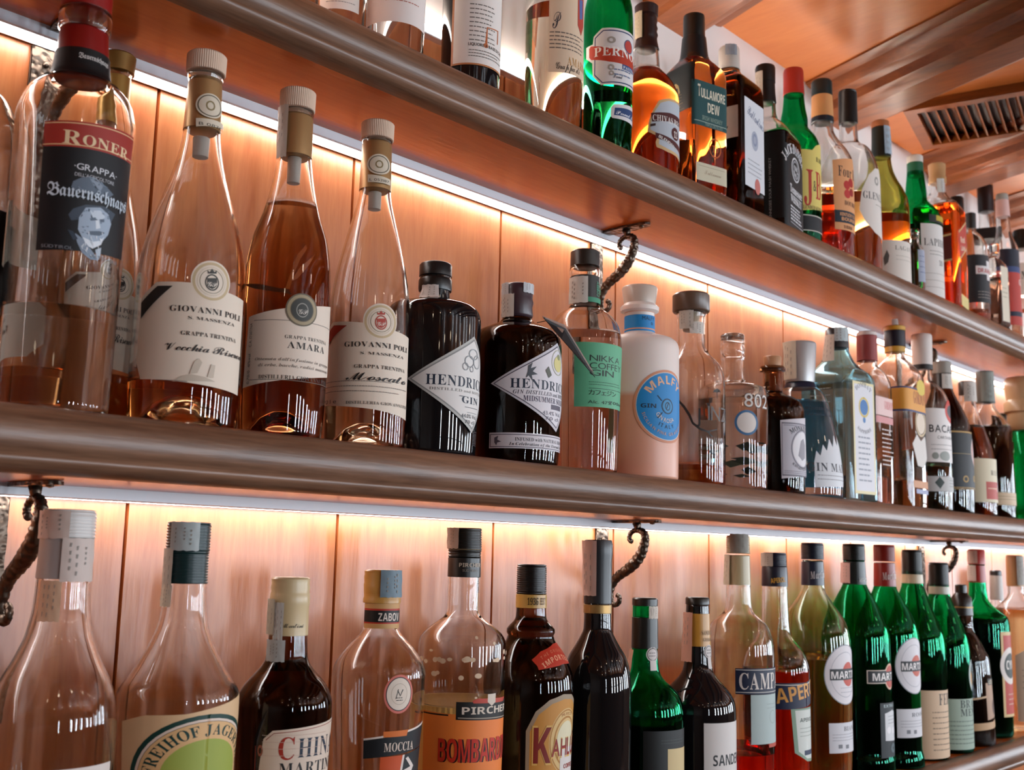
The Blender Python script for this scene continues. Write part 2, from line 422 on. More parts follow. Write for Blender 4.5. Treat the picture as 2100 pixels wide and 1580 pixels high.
def bottle(d):
    root = empty(d['name'], d['loc'], d['rot'])
    tag(root, d['label'], 'bottle', GROUPS[d['shelf']])
    raw = d['prof']; k = d['k']; wall = d['wall']
    pr = pchip(raw)
    b0 = pr[0]
    rb, sb = b0[0], b0[2]
    lo = [(0, d['punt'], sb)]
    if d['punt']:
        P = d['punt']; ri = rb * .62
        lo += [(ri * .35, P * .93, sb), (ri * .65, P * .70, sb), (ri * .88, P * .34, sb), (ri, P * .08, sb)]
    else: lo += [(rb * .6, 2.2, sb)]
    lo += [(rb - 4.5, 0, sb), (rb - 2.2, .3, sb), (rb - .6, 1.6, sb), (rat(pr, 4.5)[0], 4.5, sb)]
    up = [p for p in pr if p[1] > 6]
    zt = up[-1][1]; rt = up[-1][0]
    outer = lo + up + [(rt - .8, zt + .8, 0), (0, zt + .8, 0)]
    V, F = lathe(outer, 64 if max(p[2] for p in pr) < .3 else 96, k)
    full = d['fill']; lv = None
    seg = 64 if max(p[2] for p in pr) < .3 else 96
    if not d['solid']:
        ztop = zt - 1.5
        zl = 5.5 + d['punt'] if not full else min(max(full[0], 5.5), ztop - 6)
        inner = lambda z: (max(rat(pr, z)[0] - wall, rat(pr, z)[0] * .62), rat(pr, z)[1])
        cav = [(0, zl), (inner(zl)[0] - .8, zl, inner(zl)[1])]
        cav += [(inner(zl + 1.2)[0], zl + 1.2, inner(zl + 1.2)[1])]
        cav += [(inner(p[1])[0], p[1], p[2]) for p in up if zl + 3 < p[1] < ztop - 1]
        cav += [(inner(ztop)[0] * .9, ztop, 0), (0, ztop, 0)]
        lathe(cav, seg, k, V=V, F=F, flip=True)
        if full:
            lv = zl - .5
            lq = []
            z0 = 4.0
            if d['punt']:
                P = d['punt']; ri = rb * .62 + 3
                lq = [(0, P + 3.5, sb), (ri * .35, P * .93 + 3.5, sb), (ri * .65, P * .7 + 3.5, sb), (ri * .88, P * .34 + 3.5, sb), (ri, P * .08 + 3.5, sb)]
                lq = [q for q in lq if q[1] < lv - 1]
                if not lq or lq[0][0] > 0: lq = [(0, z0, sb)]
            else: lq = [(0, z0, sb)]
            if full[1] == 'cream': inner = lambda z: (rat(pr, z)[0] + .12, rat(pr, z)[1])
            lq += [(rb - wall - 2.5, z0, sb), (rat(pr, 7)[0] - wall, 7, sb)]
            lq += [(inner(p[1])[0], p[1], p[2]) for p in up if 9 < p[1] < lv - 1.5]
            lq += [(inner(lv)[0] - .1, lv, inner(lv)[1]), (0, lv, 0)]
            LV, LF = lathe(lq, 48, k)
            mesh('liquid', LV, LF, M('cream') if full[1] == 'cream' else M('liq:' + full[1]), root, smooth=50)
    if d['glass'] == 'black': gm = M('black')
    elif d['glass'] == 'frosted': gm = frosted_mat(full[0] * .001)
    else: gm = M('glass:' + d['glass'])
    mesh('glass_body', V, F, gm, root, smooth=46)
    capr = []; capo = []
    def onto(z):
        for a, c, o_ in capo:
            if a <= z <= c: return o_
        return root
    for nm, mat, cp, st in d['caps']:
        cp = sorted(cp, key=lambda q: q[1])
        capr += [(q[0], q[1]) for q in cp]
        rr = [tuple(q) for q in cp]
        z0, z1 = rr[0][1], rr[-1][1]
        body = []
        if st == 'thread':
            body.append(rr[0])
            for a, b in zip(rr, rr[1:]):
                n = max(1, int((b[1] - a[1]) / 2.6))
                for i in range(n):
                    t = (i + .5) / n; r_ = a[0] + (b[0] - a[0]) * t; z_ = a[1] + (b[1] - a[1]) * t; h = (b[1] - a[1]) / n
                    body += [(r_ - .55, z_ - h * .34), (r_ + .15, z_ - h * .12), (r_ + .15, z_ + h * .12), (r_ - .55, z_ + h * .34)]
            body.append(rr[-1])
            body = sorted(body, key=lambda q: q[1])
        else: body = rr
        pc = [(0, z0), (max(body[0][0] - .8, .1), z0), (body[0][0], z0 + .4)] + body[1:-1] + [(body[-1][0], z1 - .6), (max(body[-1][0] - .9, .1), z1), (0, z1)]
        if st == 'sq': pc = [(q[0], q[1], .95) for q in pc]
        CV, CF = lathe(pc, 112 if st == 'rib' else 48, 1, .972 if st == 'rib' else None)
        co_ = mesh(nm, CV, CF, M(mat), root, smooth=20 if st == 'rib' else 40)
        if nm in ('cap', 'capsule', 'wax_cap', 'stopper'): capo.append((z0, z1, co_))
    allr = sorted([(p[1], p[0]) for p in pr] + [(z, r) for r, z in capr])
    def cap(z):
        best = rat(pr, z)[0] if pr[0][1] <= z <= pr[-1][1] else 0
        for nm, mat, cp, st in d['caps']:
            cp = sorted(cp, key=lambda q: q[1])
            if cp[0][1] - .5 <= z <= cp[-1][1] + .5:
                for a, b in zip(cp, cp[1:]):
                    if a[1] - .5 <= z <= b[1] + .5: best = max(best, a[0], b[0])
        return best
    for s in d['strips']: strip_patch(onto((s[4] + s[5]) / 2), *s, cap)
    for nm, flat, Rm, items, dr in d['labels']:
        lab = None
        vmin = min((min(q[1] for q in it[2]) if it[0] == 'p' else it[3] if it[0] in 'r' else it[4] if it[0] in 't' else it[4] if it[0] == 'a' else it[3]) for it in items)
        onneck = d['caps'] and any(c[0] in ('capsule', 'neck_band', 'cap', 'wax_cap') and min(q[1] for q in c[2]) - 1 <= vmin <= max(q[1] for q in c[2]) + 1 for c in d['caps'])
        prof = pr; offs = dr if abs(dr) < 3 else 0
        if onneck and nm in ('neck_label', 'seal_sticker'):
            rows = [(z, r) for c in d['caps'] for r, z in c[2]] + [(p[1], p[0]) for p in pr]
            zs = sorted(set(z for z, r in rows)); prof = [(cap(z) + .1, z, 0) for z in zs]
        if nm in ('herb_sprig',): offs = -6.5
        if nm in ('back_print', 'back_label') and not d['solid'] and nm == 'back_print': offs = -wall - 1.2
        if nm == 'collar': offs = 12
        lo_ = label_mesh(onto(vmin + 1) if nm in ('neck_label', 'seal_sticker') else root, nm, flat, Rm, items, lab, prof, k, None, offs)
        if nm == 'foam_residue': lo_['kind'] = 'stuff'
    return root
GROUPS = {'M': 'bottles on the middle shelf', 'U': 'bottles on the top shelf', 'B': 'bottles on the bottom shelf'}

# ------------------------------------------------------------------ the room
X0, X1 = -2.4, 6.6
# panelled back wall: vertical boards with V-grooves
prof = []; W_ = .28255; xs = []
k0 = -11; V, F = [], []
pts = []
for k in range(k0, 22):
    x = .5850 + W_ * k
    pts += [(x - .0021, 0.0), (x - .0011, .009), (x + .0011, .009), (x + .0021, 0.0)]
pts = [p for p in pts if X0 < p[0] < X1]
pts = [(X0, 0)] + pts + [(X1, 0)]
for z in (0.35, 2.2255): V += [(x, y, z) for x, y in pts]
n = len(pts)
for i in range(n - 1): F.append((i, i + 1, n + i + 1, n + i))
m = len(V); V += [(X0, .03, .35), (X1, .03, .35), (X0, .03, 2.2255), (X1, .03, 2.2255)]
F += [(m + 1, m, m + 2, m + 3), tuple([n + i for i in range(n)] + [m + 3, m + 2])]
struct(mesh('wall_back', V, F, PLANK))
plaster, nt, out = newmat('white_plaster'); p_ = nt.nodes.new('ShaderNodeBsdfPrincipled'); p_.inputs['Base Color'].default_value = lin('#dcd6d2'); p_.inputs['Roughness'].default_value = .8
tx = nt.nodes.new('ShaderNodeTexNoise'); tx.inputs['Scale'].default_value = 40; bp_ = nt.nodes.new('ShaderNodeBump'); bp_.inputs['Strength'].default_value = .08; nt.links.new(tx.outputs[0], bp_.inputs['Height']); nt.links.new(bp_.outputs[0], p_.inputs['Normal']); nt.links.new(p_.outputs[0], out.inputs[0])
struct(box('wall_upper', (X0, X1, 0.0, .03, 2.2265, CEIL + .02), plaster))
struct(box('ceiling', (X0, X1, FARY - .1, .03, CEIL, CEIL + .04), CEILW))
floorw = wood('floor_wood', '#4a3020', '#6b4830', 0, .45)
struct(box('floor', (X0, X1, FARY - .1, .03, -.04, 0), floorw))
dark = M('#6f5746')
struct(box('wall_left', (X0 - .05, X0, FARY - .1, .03, 0, CEIL), dark))
bs = [(X1, X1 + .08, FARY - .1, .03, 0, WZ[0]), (X1, X1 + .08, FARY - .1, .03, WZ[1], CEIL)]
ex = [FARY - .1] + sorted(v for w in SWIN for v in w) + [.03]
for a, b in zip(ex[::2], ex[1::2]): bs.append((X1, X1 + .08, a, b, WZ[0], WZ[1]))
struct(boxes('wall_right', bs, dark))
bs = [(X0, X1, FARY - .1, FARY, 0, WZ[0]), (X0, X1, FARY - .1, FARY, WZ[1], CEIL)]
ex = [X0] + [v for w in WIN for v in w] + [X1]
for a, b in zip(ex[::2], ex[1::2]): bs.append((a, b, FARY - .1, FARY, WZ[0], WZ[1]))
struct(boxes('wall_front', bs, dark))
white = M('#8a8079')
for i, (a, b) in enumerate(WIN):
    mid = (a + b) / 2; fr = []
    for x in (a, b): fr.append((x - .02, x + .02, FARY - .02, FARY + .02, WZ[0], WZ[1]))
    for z in (WZ[0], WZ[0] + .4, WZ[0] + .8, WZ[1]): fr.append((a - .03, b + .03, FARY - .02, FARY + .02, z - .02, z + .02))
    struct(boxes('window_%d' % (i + 1), fr, white))

for i, (a, b) in enumerate(SWIN):
    fr = [(X1 - .02, X1 + .012, y - .02, y + .02, WZ[0], WZ[1]) for y in (a, (a + b) / 2, b)] + [(X1 - .02, X1 + .012, a - .02, b + .02, z - .02, z + .02) for z in (WZ[0], WZ[0] + .6, WZ[1])]
    struct(boxes('window_%d' % (len(WIN) + i + 1), fr, white))

# ------------------------------------------------------------------ shelves
def lipprof(t):
    return [(-.172, t), (-.186, t), (-.1915, t - .0012), (-.1965, t - .0042), (-.2005, t - .009), (-.2035, t - .0155), (-.2050, t - .023), (-.2048, t - .0300), (-.2030, t - .0360), (-.2000, t - .0400), (-.1988, t - .0415),
            (-.2000, t - .0432), (-.2004, t - .0455), (-.1995, t - .0482), (-.1965, t - .0520), (-.1925, t - .0548), (-.1870, t - .0565), (-.172, t - .057)]
SH = [('top shelf', 2.080, 'upper wooden bar shelf with rounded walnut front edge, directly below the white wall'), ('middle shelf', 1.615, 'middle wooden bar shelf with rounded walnut front edge crossing the picture centre'), ('bottom shelf', 1.105, 'lowest wooden bar shelf, its rounded edge only in the bottom right corner')]
for nm, t, lb in SH:
    r = empty('bar_shelf', ((X0 + X1) / 2, -.1, t)); tag(r, lb, 'shelf', 'bar shelves')
    o = box('board', (X0 + .01, X1 - .01, -.173, -.0005, t - .057, t), UNDER); o.parent = r; o.matrix_parent_inverse = Matrix.Translation(-r.location)
    o = extrude_x('front_molding', lipprof(t), X0 + .01, X1 - .01, LIP, smooth=50); o.parent = r; o.matrix_parent_inverse = Matrix.Translation(-r.location)
alu = M('#d8dae0')
def keep(o, r):
    o.parent = r; o.matrix_parent_inverse = Matrix.Translation(-Vector(r.location)); return o
for t, lb in ((2.023, 'long glowing light strip in an aluminium profile under the top shelf'), (1.558, 'long glowing light strip in an aluminium profile under the middle shelf')):
    r = empty('led_strip_light', ((X0 + X1) / 2, -.02, t)); tag(r, lb, 'light', 'light strips under the shelves')
    keep(extrude_x('housing', [(-.0325, t), (-.0325, t - .0112), (-.0295, t - .0125), (-.0285, t - .004), (-.006, t - .004), (-.006, t - .012), (-.004, t - .012), (-.004, t)], X0 + .05, X1 - .05, alu, smooth=20), r)
    keep(box('diffuser', (X0 + .05, X1 - .05, -.0288, -.0062, t - .0122, t - .0045), LED), r)
r = empty('led_strip_light', ((X0 + X1) / 2, -.006, 2.2270)); tag(r, 'bright light strip along the top of the wood panelling behind the top shelf bottles', 'light')
keep(box('housing', (X0 + .05, X1 - .05, -.0115, -.0005, 2.2262, 2.2285), alu), r)
keep(box('diffuser', (X0 + .05, X1 - .05, -.0105, -.0008, 2.2285, 2.2410), LED2), r)

# wrought iron brackets
def bracket(x, t, label, dx=.012, fr=-.121):
    r = empty('shelf_bracket', (x, -.01, t)); tag(r, label, 'bracket', 'wrought iron shelf brackets')
    # hammered wall plate
    nz, nxp = 30, 4; V, F = [], []; H = .215; top = t - .013
    rnd = random.Random(3)
    for j in range(nz + 1):
        for i in range(nxp + 1):
            e = 0 if (i in (0, nxp) or j in (0, nz)) else rnd.uniform(-.0012, .0016)
            V.append((x + dx + (-.0145 + .029 * i / nxp) + (rnd.uniform(-.0008, .0008) if i in (0, nxp) else 0), -.0045 - e, top - H * j / nz))
    for j in range(nz):
        for i in range(nxp):
            a = j * (nxp + 1) + i; F.append((a, a + nxp + 1, a + nxp + 2, a + 1))
    B = len(V)
    for a in (0, nxp, nz * (nxp + 1), nz * (nxp + 1) + nxp): V.append((V[a][0], -.0006, V[a][2]))
    F += [(0, nxp, B + 1, B), (nz * (nxp + 1), B + 2, B + 3, nz * (nxp + 1) + nxp), (0, B, B + 2, nz * (nxp + 1)), (nxp, nz * (nxp + 1) + nxp, B + 3, B + 1), (B, B + 1, B + 3, B + 2)]
    keep(mesh('wall_plate', V, F, IRON, smooth=179), r)
    SV, SF = lathe([(0, 0), (3.6, 0), (3.4, 1.4), (2.2, 2.6), (0, 3.0)], 14)
    SV = [(x + dx + a, -.0055 - c, t - .030 + b) for a, b, c in SV]
    keep(mesh('screw', SV, SF, IRON, smooth=60), r)
    # plate under the shelf, pointed at the ends
    P = [(-.026, .003), (-.034, .009), (-.050, .012), (-.082, .012), (-.100 if fr < -.12 else -.096, .010), (fr + .005, .0075), (fr, .0)]
    o = [(x + w, y) for y, w in P] + [(x - w, y) for y, w in reversed(P)]
    V = [(a, b, t - .0006) for a, b in o] + [(a, b, t - .0042) for a, b in o]; n = len(o)
    F = [tuple(range(n)), tuple(reversed(range(n, 2 * n)))] + [(i, (i + 1) % n, n + (i + 1) % n, n + i) for i in range(n)]
    keep(mesh('shelf_plate', V, F, IRON), r)
    SV = [(x + a, -.104 + b, t - .0042 - c) for a, b, c in lathe([(0, 0), (4.2, 0), (3.8, 1.6), (0, 2.6)], 12)[0]]
    keep(mesh('screw', SV, lathe([(0, 0), (4.2, 0), (3.8, 1.6), (0, 2.6)], 12)[1], IRON, smooth=60), r)
    # S scroll: curl under the plate, stem down to the wall, small curl at its foot
    path = []; rad = []
    for i in range(17):      # upper curl
        a = radians(-200 + i * 17.5); q = .0075 + .0095 * (i / 16)
        path.append((-.0735 + q * cos(a) * 1.0, -.0235 + q * sin(a)))
        rad.append(.0026 + .0016 * i / 16)
    path = [(-.0735 + (.006 + .0125 * (i / 16)) * cos(radians(-150 - 0 + i * 18)), -.0235 + (.006 + .0125 * (i / 16)) * sin(radians(-150 + i * 18))) for i in range(17)]
    path = path[::-1]
    # stem
    UPC = [(-.060, -.0255), (-.0625, -.020), (-.068, -.0165), (-.074, -.0150), (-.081, -.0155), (-.0875, -.0185), (-.0905, -.024), (-.0905, -.031), (-.088, -.041), (-.083, -.052), (-.075, -.062), (-.065, -.071), (-.053, -.079), (-.040, -.086), (-.030, -.095), (-.0235, -.107), (-.022, -.119), (-.0255, -.128), (-.032, -.132), (-.039, -.130), (-.0425, -.124), (-.041, -.1175), (-.037, -.116)]
    pre = [(-.0655, -.0330), (-.0610, -.0315)]
    PP = pre + UPC
    # smooth
    for _ in range(2):
        Q = [PP[0]]
        for a, b in zip(PP, PP[1:]): Q += [(a[0] * .75 + b[0] * .25, a[1] * .75 + b[1] * .25), (a[0] * .25 + b[0] * .75, a[1] * .25 + b[1] * .75)]
        PP = Q + [PP[-1]]
    n = len(PP); rr = []
    for i in range(n):
        f = i / (n - 1); b = .0038 + .0052 * max(0, 1 - abs(f - .52) / .33)
        rr.append(b * (1 + .10 * sin(i * 2.1)))
    V, F = tube([(x + (.004 * sin(i * .5) * 0), p[0], t + p[1]) for i, p in enumerate(PP)], rr, 10)
    keep(mesh('scroll', V, F, IRON, smooth=179), r)
    V, F = tube([(x, -.074, t - .004), (x, -.076, t - .011), (x, -.077, t - .0165)], [.007, .0055, .004], 8)
    keep(mesh('collar', V, F, IRON, smooth=179), r)
bracket(.452, 2.023, 'wrought iron bracket under the top shelf at the left, behind the red capsule bottle', .002, -.110)
bracket(1.363, 2.023, 'wrought iron scroll bracket under the top shelf beside the mint green labelled bottle', .0145)
bracket(2.558, 2.023, 'dark bracket under the top shelf above the white capped rum bottle')
bracket(.452, 1.558, 'wrought iron scroll bracket under the middle shelf at the left picture edge', -.0075)
bracket(1.395, 1.558, 'wrought iron scroll bracket under the middle shelf beside the plain black bottle', .004)
bracket(2.640, 1.558, 'wrought iron scroll bracket under the middle shelf near the green long necked bottles')

# hang tag on the purple topped gin bottle
TAGX = Vector((1.062, -.119, 1.615))
def tagpt(px): return px
r = empty('bottle_tag', (1.115, -.170, 1.790)); tag(r, 'dark folded paper tag hanging by a thread from the purple waxed gin bottle', 'tag')
def quad_prism(name, q, th, mat):
    a, b, c = [Vector(v) for v in q[:3]]; nn = (b - a).cross(c - a).normalized() * th
    V = [tuple(Vector(v)) for v in q] + [tuple(Vector(v) + nn) for v in q]
    F = [(0, 1, 2, 3), (7, 6, 5, 4)] + [(i, 4 + i, 4 + (i + 1) % 4, (i + 1) % 4) for i in range(4)]
    return mesh(name, V, F, mat)
TA = [(1.0615, -0.166, 1.8104), (1.0957, -0.176, 1.7999), (1.1426, -0.19, 1.7391), (1.0843, -0.18, 1.783)]
keep(quad_prism('cover', TA, .0012, M('#171214p')), r)
off = Vector((0, .0016, .0022))
keep(quad_prism('pages', [tuple(Vector(v) + off + (Vector((0, 0, .003)) if i in (1, 2) else Vector((0, 0, 0)))) for i, v in enumerate(TA)], .0008, M('#8f7468')), r)
V, F = tube([(1.062 + .022, -.119 - .016, 1.615 + .196), (1.095, -.150, 1.815), tuple(Vector(TA[0]) + Vector((.003, 0, 0)))], .0006, 6)
keep(mesh('thread', V, F, M('#3a2a20')), r)

# ------------------------------------------------------------------ ceiling beams and vent (the coffers run at an angle to the bar wall)
DIR = Vector((-sin(radians(19)), -cos(radians(19)), 0))
def beam(name, prof, length=3.2):
    """prof: (x along the wall, z); swept from the wall into the room along DIR"""
    V, F = [], []; n = len(prof)
    for s in (-.02 / cos(radians(19)), length):
        V += [(x + DIR.x * s, DIR.y * s, z) for x, z in prof]
    F = [(i, (i + 1) % n, n + (i + 1) % n, n + i) for i in range(n)] + [tuple(reversed(range(n))), tuple(range(n, 2 * n))]
    V = [(a, min(b, .0), c) for a, b, c in V]
    o = mesh(name, V, F, BEAMW, smooth=28)
    bm = bmesh.new(); bm.from_mesh(o.data); bmesh.ops.recalc_face_normals(bm, faces=bm.faces); bm.to_mesh(o.data); bm.free()
    return struct(o)
C = CEIL
def beamprof(a, b, lo):
    w = b - a; d = C - lo; h = []
    half = [(0, C + .006), (.0, C - .004), (.04, C - .008), (.10, C - .12 * d), (.13, C - .30 * d), (.16, C - .40 * d), (.20, C - .42 * d), (.235, C - .50 * d), (.26, C - .78 * d), (.30, C - .88 * d), (.33, C - .90 * d), (.36, C - d)]
    return [(a + w * f, z) for f, z in half] + [(b - w * f, z) for f, z in reversed(half)]
beam('trim_1', beamprof(1.41, 1.762, 2.474))
beam('trim_2', beamprof(2.108, 2.415, 2.488))
beam('trim_3', beamprof(2.700, 3.010, 2.488))
beam('trim_4', beamprof(3.185, 3.49, 2.488))
beam('trim_5', beamprof(.45, .80, 2.474))
r = empty('air_vent', (2.44, -.25, CEIL)); tag(r, 'wooden slatted air vent set in the ceiling panel, upper right corner', 'vent')
VT = ((2.3889, -0.1364), (0.9747, 0.2235), (0.2235, -0.9747), 0.2205, 0.62)     # corner of the opening, then unit vectors along the slats and along the row
o0, su, sv, wu, lv_ = VT
def vq(u, v, z): return (o0[0] + su[0] * u + sv[0] * v, o0[1] + su[1] * u + sv[1] * v, CEIL + z)
def vbox(name, u0, u1, v0, v1, z0, z1, mat, sl=0):
    V = [vq(u, v + (sl if z == z0 else 0), z) for z in (z0, z1) for u, v in ((u0, v0), (u1, v0), (u1, v1), (u0, v1))]
    F = [(0, 3, 2, 1), (4, 5, 6, 7)] + [(i, (i + 1) % 4, 4 + (i + 1) % 4, 4 + i) for i in range(4)]
    o = mesh(name, V, F, mat); bm = bmesh.new(); bm.from_mesh(o.data); bmesh.ops.recalc_face_normals(bm, faces=bm.faces); bm.to_mesh(o.data); bm.free()
    return keep(o, r)
fw = .026
V, F = [], []
for u0, u1, v0, v1 in ((-fw, wu + fw, -fw, 0), (-fw, wu + fw, lv_, lv_ + fw), (-fw, 0, 0, lv_), (wu, wu + fw, 0, lv_)):
    nV = len(V); V += [vq(u, v, z) for z in (-.022, -.0005) for u, v in ((u0, v0), (u1, v0), (u1, v1), (u0, v1))]
    F += [tuple(nV + q for q in f) for f in [(0, 3, 2, 1), (4, 5, 6, 7), (0, 1, 5, 4), (1, 2, 6, 5), (2, 3, 7, 6), (3, 0, 4, 7)]]
keep(mesh('frame', V, F, BEAMW), r)
vbox('backing', 0, wu, 0, lv_, -.0030, -.0008, M('#050505'))
ns = int(lv_ / .0215)
for i in range(ns): vbox('slat', .0005, wu - .0005, .010 + i * .0215, .0135 + i * .0215, -.020, -.0035, BEAMW, sl=.007)

# ------------------------------------------------------------------ every bottle: metric size, silhouette (radius, height, squareness in mm), caps, stamps and labels
bottle({'name': 'liqueur_bottle', 'label': 'clear bottle with dark label, cut by the left edge, middle shelf', 'loc': (0.3705, -0.06, 1.615), 'rot': 0, 'prof': ((42.9, 0, 0), (43.8, 65.5, 0), (45.2, 203.7, 0), (45, 241.5, 0), (42, 265.4, 0), (34.8, 282.2, 0), (28, 296.6, 0), (17.4, 308.8, 0), (11.5, 323.3, 0), (10.2, 367.5, 0)), 'glass': 'clear', 'fill': (170.9, 'cola'), 'wall': 3.5, 'punt': 0, 'k': 1, 'solid': False, 'caps': (('cap', '#1a1412', ((11.6, 366.5), (11.6, 387.3)), ''),), 'strips': (), 'labels': (('label', None, 44.6, (('r', '#15100e', 0.9, 87.7, 31.1, 184.2),), 0),), 'shelf': 'M'})
